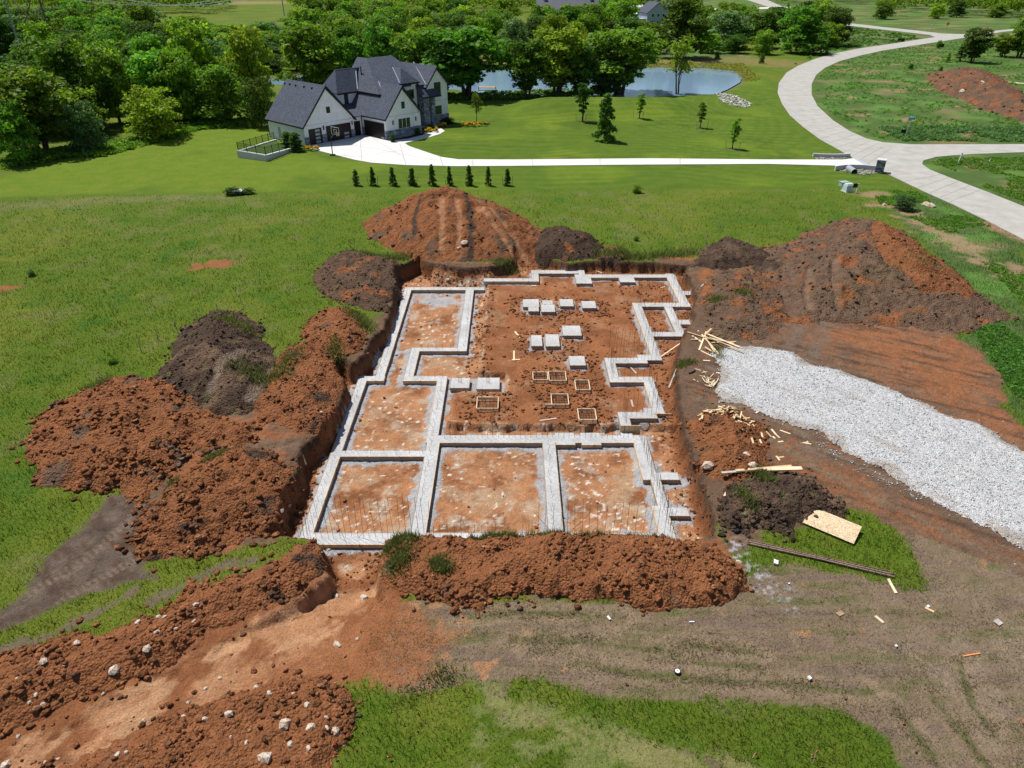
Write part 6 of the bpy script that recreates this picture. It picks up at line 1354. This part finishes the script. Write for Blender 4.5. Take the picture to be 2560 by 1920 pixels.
# limestone pieces
def stone(px, py, r, label, group, z=None, seed=None, flat=.7):
    p = P(px, py, z or 0); rg = np.random.default_rng(int(px*7+py)); mb = bpy.data.meshes.new('stone')
    V = ICO*(1+rg.uniform(-.3, .3, (12, 3)))*np.array((rg.uniform(.8, 1.3), rg.uniform(.7, 1.1), flat))
    import bmesh
    bm = bmesh.new(); vs = [bm.verts.new(v) for v in V]
    for f_ in ICOF: bm.faces.new([vs[i] for i in f_])
    bmesh.ops.subdivide_edges(bm, edges=bm.edges, cuts=1, use_grid_fill=True, fractal=.35, seed=int(px)); bm.to_mesh(mb); bm.free()
    o = link('stone', mb, M['stone']); o.scale = (r, r, r); o.rotation_euler = (0, 0, rg.uniform(0, 6.28)); o.location = (p.x, p.y, tz(p.x, p.y)+r*.12)
    return tag(o, label, 'stone', group)
Z5 = lambda x, y: (x*S_, 1440+y*S_)
ST = [(430, 840, .15, 'white stone on the left part of the stony bank'), (1010, 860, .22, 'large pitted pale stone in the middle of the stony bank'), (1300, 715, .17, 'pitted stone right of the largest bank stone'), (1455, 440, .13, 'white angular stone at the upper edge of the bank'), (1390, 565, .13, 'flat white stone on the bank'), (1225, 470, .15, 'pale stone cluster piece near the grass'), (1725, 335, .12, 'pale round stone high on the bank'), (700, 665, .14, 'pale split stone at the left grass edge'), (160, 1390, .12, 'white stone at the far left of the lower ramp edge'), (40, 1630, .25, 'big pale stone in the bottom left corner'), (390, 1600, .12, 'white flake near the bottom left corner'), (2010, 1280, .18, 'cream oval stone on the lower clod heap'), (1800, 1310, .1, 'small stone left of the cream oval stone'), (1895, 870, .14, 'tan stone at the edge of the smooth ramp'), (345, 1085, .11, 'upper white stone of a trio on the bank'), (385, 1140, .1, 'right white stone of a trio on the bank'), (285, 1140, .09, 'left white stone of a trio on the bank'), (1240, 1240, .12, 'white patchy stone on the ramp tread'), (1600, 1250, .07, 'tiny white stone on the lower ramp side'), (1060, 1625, .13, 'pale slab near the bottom edge'), (1135, 1610, .1, 'tan slab near the bottom edge'), (490, 1570, .07, 'tiny white chip near the bottom left'), (1775, 960, .12, 'pale topped clod stone beside the ramp'), (1620, 1080, .1, 'pale streaked stone on the ramp side'), (600, 870, .09, 'half buried white stone on the bank'), (1700, 450, .1, 'thin upright white stone on the bank'), (895, 1020, .08, 'small cream stone below the largest bank stone'), (1540, 520, .09, 'small pitted white stone on the bank'), (2020, 1470, .08, 'small white stone on the lower heap, right part'), (2150, 1500, .1, 'long pale stone on the lower heap, right part'), (1390, 420, .11, 'tan stone touching the grass on the bank'), (520, 715, .07, 'small white chip at the left of the bank'), (210, 995, .06, 'tiny white stone at the left of the bank'), (440, 750, .08, 'little cream stone above the left white stone')]
for x_, y_, r_, lb in ST: stone(*Z5(x_, y_), r_, lb, 'pale stones on the near banks')
Z6b = lambda x, y: (640+x*S_, 1440+y*S_)
for x_, y_, r_, lb in [(910, 60, .22, 'white knobbly stone at the mouth of the exit ramp'), (675, 40, .17, 'white stone left of the knobbly one on the ramp'), (705, 590, .2, 'cracked pale stone beside the ramp, with a dark hollow'), (260, 1340, .23, 'big curved white stone on the lower clod heap'), (490, 1370, .2, 'grey white stone right of the curved one'), (690, 1370, .17, 'mottled stone at the grass edge of the lower heap'), (455, 1180, .12, 'dark streaked stone above the curved one'), (310, 1510, .15, 'long pale stone below the curved one'), (100, 1630, .24, 'broad white stone at the bottom edge'), (130, 1075, .12, 'flat pale stone on the upper side of the lower heap'), (330, 1057, .08, 'small white stone near the flat pale one'), (10, 990, .13, 'pale stone just left of the lower heap top'), (875, 545, .08, 'white chip near the cracked stone'), (615, 1275, .08, 'yellowish small stone near the lower heap edge'), (470, 1550, .12, 'tan stone by the bottom edge'), (625, 1370, .1, 'dark split stone left of the mottled one')]: stone(*Z6b(x_, y_), r_, lb, 'pale stones on the near banks')
Z3_ = lambda x, y: (1280+x*S_, 960+y*S_)
for x_, y_, r_, lb in [(1685, 745, .36, 'largest white boulder, at the rim right of the footings'), (2005, 690, .25, 'tall pale stone in the red clods by the boards'), (2065, 755, .25, 'cracked white stone in front of the boards'), (1960, 1540, .16, 'pale lump at the right end of the long ridge')]: stone(*Z3_(x_, y_), r_, lb, 'pale stones right of the pit')
for x_, y_, lb in [(2324, 139, 'white rock at the near road by the round bush'), (2330, 148, None)]: pass
for px_, py_, r_, lb in [(2314, 512, .45, 'left pale boulder by the round bush at the road'), (2325, 516, .5, 'right pale boulder by the round bush at the road'), (2210, 513, .3, 'flat pale rock left of the round bush'), (1160, 637, .35, 'white stone in the rubble under the largest heap'), (1148, 640, .25, 'small pale stone in the rubble under the largest heap'), (2401, 240, .7, 'white lump at the foot of the far dirt heap'), (2447, 235, .7, 'pale rock on the far dirt heap')]: stone(px_, py_, r_, lb, 'pale stones farther off')
for px_, py_, r_ in [(822, 1372, .2), (1195, 712, .18), (862, 872, .22), (884, 846, .2), (1088, 625, .3)]: pass
stone(822, 1371, .24, 'yellowish stone below the front board at the lower left footing', 'pale stones in the pit', z=-1.4); stone(712, 1318, .16, 'white curved stone on the left pit floor', 'pale stones in the pit', z=-1.4); stone(1120, 710, .22, 'pale stone behind the far left footing', 'pale stones in the pit', z=-1.4)
stone(728, 1288, .12, 'small white stone on the left pit floor', 'pale stones in the pit', z=-1.4); stone(812, 1092, .14, 'white stone between the pit wall and the left footing', 'pale stones in the pit', z=-1.4); stone(2462, 1312, .2, 'flat white block at the lower gravel edge', 'pale stones farther off')
# white litter, pins and stakes
def litter(px, py, sx, sy, sz, mat, label, grp='small litter on the trampled ground', rz=.5):
    p = P(px, py); o = MB().box(-sx/2, sx/2, -sy/2, sy/2, 0, sz).build('litter', M[mat], bevel=.004); o.location = (p.x, p.y, gz(p.x, p.y)+.03); o.rotation_euler = (.1, .1, rz); return tag(o, label, 'litter', grp)
litter(1522, 1546, .10, .20, .03, 'plast', 'white wrapper below the long clod ridge'); litter(1729, 1556, .24, .05, .03, 'plast', 'thin white strip right of the wrapper', rz=.1); litter(2022, 1698, .12, .14, .1, 'plast', 'white cup on the trampled ground'); litter(2239, 1617, .09, .09, .07, 'plast', 'tiny white scrap on a green tuft'); litter(2319, 1518, .13, .11, .06, 'plast', 'white scrap beside the thin stick')
litter(1972, 1460, .10, .06, .03, 'plast', 'white crumb near the cement spill'); litter(1939, 1408, .30, .2, .08, 'plast', 'white lump left of the rebar bundle end', rz=1.2); litter(2495, 1557, .34, .26, .03, 'woodg', 'dark slatted scrap at the right frame side'); litter(2100, 1535, .34, .2, .02, 'woodb', 'brownish flattened scrap on the dry grass')
p = P(1693, 1681); o = MB(); o.tube([(0, 0, 0), (0, 0, .05)], .13, 20); r = empty('disc', (p.x, p.y, gz(p.x, p.y)+.04), 0, 'round white disc with dark rim on the trampled ground', 'disc'); o.build('rim', M['black'], r); MB().tube([(0, 0, .045), (0, 0, .06)], .095, 20).build('face', M['plast'], r); MB().tube([(0, 0, .058), (0, 0, .066)], .025, 10).build('hub', M['black'], r)
def flag(px, py, label, h=.45, col='red', pole='woodp', rag=True):
    p = P(px, py); r = empty('survey_flag', (p.x, p.y, gz(p.x, p.y)), 0, label, 'survey flag', 'survey flags'); l = random.uniform(-.1, .1)
    MB().tube([(0, 0, 0), (l, .02, h)], .012, 5).build('stake', M[pole], r)
    MB().add([(l, .02, h), (l+.12, .05, h-.03), (l+.10, .06, h-.14), (l, .02, h-.12), (l, .03, h), (l+.12, .06, h-.03), (l+.10, .07, h-.14), (l, .03, h-.12)], [(0, 1, 2, 3), (7, 6, 5, 4), (0, 4, 5, 1), (2, 6, 7, 3)]).build('ribbon', M[col], r)
flag(2032, 1908, 'pink and white ribboned stake in the near grass, with a red pin beside it', .7); flag(2028, 1896, 'red pin flag left of the ribboned stake', .2); flag(1881, 1895, 'red pin flag alone in the near grass strip', .25); flag(842, 1902, 'red pin flag at the edge of the lower clod heap', .25); flag(975, 1903, 'red pin flag in the small near grass patch', .25); flag(723, 1356, 'red pin flag in grass at the lower left pit corner', .3); flag(832, 1876, 'purple pin flag on the last clods of the lower heap', .3)
plank((2408, 1641), (2450, 1634), .06, .04, 'orange', 'orange painted survey stake lying on bare soil at the right', None, 'survey_stake', 'stake')
for i, (px_, py_) in enumerate([(354, 880), (395, 850), (445, 832), (496, 808), (546, 786), (603, 760), (883, 675), (1538, 606), (1646, 605), (1702, 605), (1764, 607), (1814, 609), (1870, 612)]):
    p = P(px_, py_); o = MB().tube([(0, 0, 0), (random.uniform(-.06, .06), 0, .95)], .028, 5).build('fence_post', M['polel']); o.location = (p.x, p.y, gz(p.x, p.y))
    W_ = ['first', 'second', 'third', 'fourth', 'fifth', 'sixth']
    lb = f'thin dark post, {W_[i]} of six counted from the near end in the left field' if i < 6 else ('lone thin post at the back of the dark heap by the left wall' if i == 6 else f'thin post, {W_[i-7]} from the left beyond the far pit edge'); tag(o, lb, 'post', 'thin posts in the field grass')
p = P(1731, 936, 0); o = MB().tube([(-.25, 0, .06), (-.05, .1, .07), (.25, .35, .08)], .07, 8).build('drain_pipe', M['black']); o.location = (p.x, p.y, tz(p.x, p.y)); tag(o, 'short piece of black pipe on soil left of the gravel', 'pipe')

# ------------------------------------------------------------------ roadside things
p = P(2197, 431); pl = empty('stone_pillar', p, math.radians(-28), 'grey stone gate pillar where the driveway meets the road', 'pillar')
MB().box(-.55, .55, -.55, .55, -.1, 1.65).build('shaft', M['ledge'], pl); MB().box(-.62, .62, -.62, .62, 1.65, 1.78).build('cap', M['block'], pl, bevel=.02)
hw = empty('culvert_headwall', P(2140, 428), 0, 'low curved concrete headwall with pipe mouth under the driveway, near side', 'headwall', 'driveway culvert headwalls')
def curved(mb, L_, sag, y0, th, z0, z1, n=12):
    for k in range(n):
        a, b_ = -1+2*k/n, -1+2*(k+1)/n
        ya, yb = y0+sag*(1-a*a), y0+sag*(1-b_*b_); xa, xb = a*L_/2, b_*L_/2
        mb.add([(xa, ya, z0), (xb, yb, z0), (xb, yb+th, z0), (xa, ya+th, z0), (xa, ya, z1), (xb, yb, z1), (xb, yb+th, z1), (xa, ya+th, z1)], [(4, 5, 6, 7), (0, 1, 5, 4), (3, 7, 6, 2)]+([(0, 4, 7, 3)] if k == 0 else [])+([(1, 2, 6, 5)] if k == n-1 else []))
mb = MB(); curved(mb, 5.6, .9, .2, .3, -.3, .62); mb.build('wall', M['block'], hw)
MB().tube([(-.9, -1.5, .25), (-.9, .5, .3)], .42, 14, caps=False).build('pipe', M['polel'], hw)
MB().tube([(-.9, -1.2, .25), (-.9, -1.15, .25)], .38, 14).build('pipe_shade_disc', M['black'], hw)  # black disc set inside the pipe, standing in for the shade of its hollow
hw = empty('culvert_headwall', P(2080, 393), 0, 'low curved concrete headwall beyond the driveway, far side', 'headwall', 'driveway culvert headwalls'); mb = MB(); curved(mb, 5.5, -.5, .2, .3, -.2, .5); mb.build('wall', M['block'], hw)
ub = empty('utility_cabinet', P(2118, 478), .3, 'pale green curved top utility cabinet on the lawn near the road', 'utility box')
MB().add([(-.55, -.45, 0), (.55, -.45, 0), (.55, .45, 0), (-.55, .45, 0), (-.5, -.4, .75), (.5, -.4, .75), (.5, .4, .75), (-.5, .4, .75), (-.45, -.22, 1.0), (.45, -.22, 1.0), (.45, .22, 1.0), (-.45, .22, 1.0)], [(0, 1, 5, 4), (1, 2, 6, 5), (2, 3, 7, 6), (3, 0, 4, 7), (4, 5, 9, 8), (5, 6, 10, 9), (6, 7, 11, 10), (7, 4, 8, 11), (8, 9, 10, 11)]).build('hood', simple('pale_green_enamel', (.50, .60, .58), .5, .05), ub, bevel=.03)
MB().box(-.62, .62, -.52, .52, -.05, .06).build('base', M['block'], ub)
ub = empty('utility_box', P(2108, 466), .2, 'low dark green utility box behind the pale cabinet', 'utility box'); MB().box(-.5, .5, -.4, .4, 0, .55).build('body', M['pad'], ub, bevel=.04); MB().box(-.53, .53, -.43, .43, .55, .62).build('lid', M['pad'], ub)
mk = empty('marker_post', P(2141, 482), 0, 'white post with a black panel beside the pale utility cabinet', 'marker post'); MB().box(-.07, .07, -.04, .04, 0, 1.15).build('post', M['plast'], mk); MB().box(-.62, -.08, -.03, .0, .65, 1.15).build('panel', M['black'], mk)
for px_, py_, h_, lb in [(2396, 406, 1.3, 'white leaning marker post in the verge, left one'), (2473, 405, .45, 'short white marker in the verge, right one')]:
    mk = empty('marker_post', P(px_, py_), 0, lb, 'marker post', 'white verge markers'); MB().tube([(0, 0, 0), (.12*h_, 0, h_)], .09, 8).build('post', M['plast'], mk); MB().tube([(.11*h_, 0, h_*.88), (.13*h_, 0, h_*1.01)], .1, 8).build('cap', M['polel'], mk)
sg = empty('street_sign', P(2262, 345), 0, 'street name sign with teal crossed blades in the weeds', 'street sign'); MB().tube([(0, 0, 0), (.25, 0, 3.0)], .06, 6).build('post', M['polel'], sg)
MB().box(-.3, .8, -.02, .02, 2.85, 3.15).build('blade', M['blue'], sg); MB().box(.22, .27, -.55, .55, 3.17, 3.45).build('blade', M['blue'], sg)
bx_ = empty('sign_board', P(2256, 340), 0, 'small dark board on a short post left of the street sign', 'sign'); MB().box(-.4, .4, -.03, .03, .5, 1.0).build('panel', M['black'], bx_); MB().box(-.05, .05, .03, .08, 0, .9).build('post', M['polel'], bx_)
ys_ = empty('road_sign', P(2366, 74), 0, 'small orange diamond road sign near the far junction', 'road sign'); o = MB().box(-.6, .6, -.02, .02, -.6, .6).build('plate', M['orange'], ys_); o.rotation_euler = (0, math.pi/4, 0); o.location = (0, 0, 2.4); MB().box(-.06, .06, .03, .1, 0, 2.4).build('post', M['polel'], ys_)
ws_ = empty('street_sign', P(2327, 78), 0, 'small pale sign on a post at the far junction', 'street sign'); MB().box(-.5, .5, -.02, .02, 1.9, 2.6).build('blade', M['plast'], ws_); MB().box(-.05, .05, .03, .1, 0, 2.4).build('post', M['polel'], ws_)
for i, (px_, py_) in enumerate([(2252, 104), (2350, 118)]): 
    o = MB().box(-1.3, 1.3, -.04, .04, 0, 1.1).build('silt_screen', M['black']); p = P(px_, py_); o.location = (p.x, p.y, 0); tag(o, ('left' if i == 0 else 'right')+' dark silt screen beside the far road', 'silt screen', 'dark silt screens')
wc = empty('well_cover', P(596, 486), 0, 'small well cover with grey lid between two junipers', 'well cover'); MB().box(-.55, .55, -.45, .45, -.1, .45).build('body', M['navy'], wc, bevel=.02); MB().box(-.65, .65, -.55, .55, .45, .55).build('lid', M['block'], wc, bevel=.02)

# ------------------------------------------------------------------ power line
def frame_pylon(x, y, H_, gap, label, yaw=0.0, brace=True):
    r = empty('power_pylon', (x, y, 0), yaw, label, 'power pylon', 'wooden power line frames')
    for s_, m_ in ((-1, 'polel'), (1, 'pole')): MB().tube([(s_*gap/2, 0, -.3), (s_*gap/2, 0, H_)], [.32, .18], 8).build('pole', M[m_], r)
    MB().beam((-gap, 0, H_-1.5), (gap, 0, H_-1.5), .22, .28).build('crossarm', M['pole'], r)
    if brace:
        for s_, m_ in ((-1, 'brace'), (1, 'pole')): MB().beam((s_*gap/2, -.3*s_, H_-3), (-s_*gap/2, -.3*s_, 5), .16, .18).build('brace', M[m_], r)
    for q in (-1, 0, 1): MB().tube([(q*gap*.92, 0, H_-2.6), (q*gap*.92, 0, H_-1.6)], .1, 6).build('insulator', M['grey'], r)
    return r
p1 = P(68, 165); gap = 9.0
frame_pylon(p1.x+gap/2, p1.y, 23, gap, 'tall wooden H shaped power pylon with crossed braces at upper left', .12)
p2 = P(711, 40); frame_pylon(p2.x+4.5, p2.y, 23, 9, 'distant H shaped power pylon on the light field', 0, False)
for i, q in enumerate((-1, -.9, 0, .06, 1, 1.08)):
    mb = MB(); x0 = p1.x+gap/2+q*gap*.92; x1 = p2.x+4.5+q*gap*.92
    pts = [(x0+(x1-x0)*t_, p1.y+(p2.y-p1.y)*t_, 20.4-4*9.5*t_*(1-t_)) for t_ in np.linspace(0, 1, 22)]; mb.tube(pts, .045, 4)
    pts = [(x0-(4+q)*t_*2, p1.y-260*t_, 20.4-4*8*t_*(1-t_)) for t_ in np.linspace(0, 1, 16)]; mb.tube(pts, .045, 4)
    o = mb.build('power_cable', M['wire']); tag(o, 'thin pale power cable hung between the wooden pylons at upper left', 'cable', 'power cables over the wood')

# ------------------------------------------------------------------ far buildings and pools
bA, bB = P(1344, 56), P(1496, 56); bw = bB.x-bA.x; barn = empty('barn', (bA.x, bA.y+2, 0), 0, 'long dark navy barn with a grey roof and two cupolas beyond the trees', 'barn')
MB().add([(0, 0, -.2), (bw, 0, -.2), (bw, 0, 5), (0, 0, 5), (0, 16, -.2), (bw, 16, -.2), (bw, 16, 5), (0, 16, 5), (0, 8, 9.6), (bw, 8, 9.6)], [(0, 1, 2, 3), (5, 4, 7, 6), (4, 0, 3, 8, 7), (1, 5, 6, 9, 2), (0, 4, 5, 1)]).build('wall', M['navy'], barn)
rm_ = simple('barn_roof_metal', (.085, .09, .11), .6, .08, .3)
rf = MB().slab([(-.6, -.8, 4.7), (bw+.6, -.8, 4.7), (bw+.6, 8, 9.9), (-.6, 8, 9.9)], .2).build('roof', rm_, barn); MB().slab([(-.6, 8, 9.9), (bw+.6, 8, 9.9), (bw+.6, 16.8, 4.7), (-.6, 16.8, 4.7)], .2).build('roof', rm_, barn)
MB().box(-.6, bw+.6, -.9, -.8, 4.45, 4.75).build('gutter', M['plast'], barn)
for fx_ in (.12, .885): c = MB().box(bw*fx_-.7, bw*fx_+.7, 7.3, 8.7, 9.4, 11.4).build('cupola', M['grey'], barn); MB().add([(bw*fx_-1, 7, 11.4), (bw*fx_+1, 7, 11.4), (bw*fx_+1, 9, 11.4), (bw*fx_-1, 9, 11.4), (bw*fx_, 8, 12.8)], [(3, 2, 1, 0), (0, 1, 4), (1, 2, 4), (2, 3, 4), (3, 0, 4)]).build('cap', rm_, c); MB().tube([(bw*fx_, 8, 12.6), (bw*fx_, 8, 14)], .12, 5).build('finial', M['orange'], c)
for k in range(5): MB().box(bw*(.3+.12*k), bw*(.3+.12*k)+1.2, -.06, .02, 2, 3.4).build('window', M['glass'], barn)
gA = P(1616, 66); gh = empty('grey_house', (gA.x, gA.y, 0), .25, 'grey two storey house half hidden behind the biggest crown', 'house')
for (x0, x1, y0, y1, ze, zr) in ((0, 11, 0, 12, 6, 10), (9, 26, 4, 18, 6.5, 11.5)):
    mid = (x0+x1)/2; MB().add([(x0, y0, -.2), (x1, y0, -.2), (x1, y0, ze), (mid, y0, zr), (x0, y0, ze), (x0, y1, -.2), (x1, y1, -.2), (x1, y1, ze), (mid, y1, zr), (x0, y1, ze)], [(0, 1, 2, 3, 4), (9, 8, 7, 6, 5), (0, 5, 6, 1), (1, 6, 7, 2), (0, 4, 9, 5)]).build('wall', M['grey'], gh)
    MB().slab([(x0-.5, y0-.5, ze-.3), (mid, y0-.5, zr+.2), (mid, y1+.5, zr+.2), (x0-.5, y1+.5, ze-.3)], .2).build('roof', M['roof'], gh); MB().slab([(x1+.5, y0-.5, ze-.3), (x1+.5, y1+.5, ze-.3), (mid, y1+.5, zr+.2), (mid, y0-.5, zr+.2)], .2).build('roof', M['roof'], gh)
    for wx in (.2, .45, .7):
        for wz in (1, 3.9): f_ = MB().box(x0+(x1-x0)*wx, x0+(x1-x0)*wx+1.3, y0-.06, y0+.02, wz, wz+1.5).build('window', M['plast'], gh); MB().box(x0+(x1-x0)*wx+.12, x0+(x1-x0)*wx+1.18, y0-.09, y0-.05, wz+.12, wz+1.38).build('pane', M['glass'], f_)
MB().box(-3.5, 0, 1, 9, 2.9, 3.2).build('deck', M['grey'], gh)
for q in (1.3, 8.7): MB().box(-3.3, -3.05, q-.12, q+.12, -.2, 5.5).build('column', M['plast'], gh)
g2 = P(1612, 14); gh = empty('stone_house', (g2.x, g2.y, 0), .1, 'far stone and white house at the top edge behind the white loungers', 'house')
MB().add([(0, 0, -.2), (40, 0, -.2), (40, 0, 7), (0, 0, 7), (0, 18, -.2), (40, 18, -.2), (40, 18, 7), (0, 18, 7), (0, 9, 12), (40, 9, 12)], [(0, 1, 2, 3), (5, 4, 7, 6), (4, 0, 3, 8, 7), (1, 5, 6, 9, 2)]).build('wall', M['block'], gh)
MB().slab([(-1, -1, 6.6), (41, -1, 6.6), (41, 9, 12.3), (-1, 9, 12.3)], .3).build('roof', M['grey'], gh); MB().slab([(-1, 9, 12.3), (41, 9, 12.3), (41, 19, 6.6), (-1, 19, 6.6)], .3).build('roof', M['grey'], gh)
for k in range(6): MB().box(3+k*6, 6+k*6, -.08, .02, 1, 5).build('window', M['glass'], gh)
def pool(name, deck, water, label):
    r = empty(name, P(*deck[0]), 0, label, 'swimming pool', 'far swimming pools'); o0 = r.location
    d = flat_poly('deck', [(a-o0.x, b_-o0.y) for a, b_ in PW(deck)], .25, M['drive'], r, th=.3); flat_poly('water', [(a-o0.x, b_-o0.y) for a, b_ in PW(water)], .29, M['pool'], r)
pool('swimming_pool', [(1556, 14), (1625, 13), (1650, 11), (1655, 17), (1602, 20), (1566, 21)], [(1566, 15.5), (1590, 15.5), (1598, 19.4), (1570, 19.6)], 'rectangular pool with a white deck near the top edge')
pool('swimming_pool', [(1568, 70), (1600, 68), (1604, 78), (1586, 79), (1566, 76)], [(1574, 72), (1594, 71), (1596, 76), (1576, 76)], 'small pool with a pale rim in front of the grey house')
for i, px_ in enumerate((1565, 1571, 1575, 1580)):
    p = P(px_, 13.2); r = empty('lounge_chair', (p.x, p.y, .25), 0, ['white lounger, leftmost of four by the far pool', 'white lounger, second of four by the far pool', 'white lounger, third of four by the far pool', 'white lounger, rightmost of four by the far pool'][i], 'lounger', 'white loungers by the far pool')
    MB().box(-.7, .7, -2, .4, .3, .6).build('seat', M['plast'], r); MB().beam((0, .3, .5), (0, 1.4, 2.2), 1.4, .25).build('backrest', M['plast'], r)
    for sx in (-.6, .6): MB().box(sx-.06, sx+.06, -1.8, -1.6, 0, .35).build('leg', M['plast'], r)
tk = empty('white_tank', P(1594, 60), 0, 'white round tank beside the grey house', 'tank'); MB().tube([(0, 0, 0), (0, 0, 4.6)], 1.9, 16).build('body', M['plast'], tk, smooth=False); MB().tube([(0, 0, 4.6), (0, 0, 5.1)], [1.95, .6], 16).build('lid', M['plast'], tk)
road('far_path', [(1540, 49), (1590, 46.5), (1600, 48), (1570, 51), (1545, 51.5)], .06, M['drive'])
# boat dock on the pond
dk = P(1218, 220); r = empty('pond_dock', (dk.x, dk.y, -.4), 0, 'small reddish dock at the pond edge right of the house', 'dock'); MB().box(-2.2, 2.2, -1, 1, .5, .62).build('deck', M['woodb'], r)
for sx in (-2, 2): MB().box(sx-.08, sx+.08, -.9, -.75, -1, .9).build('post', M['woodb'], r)
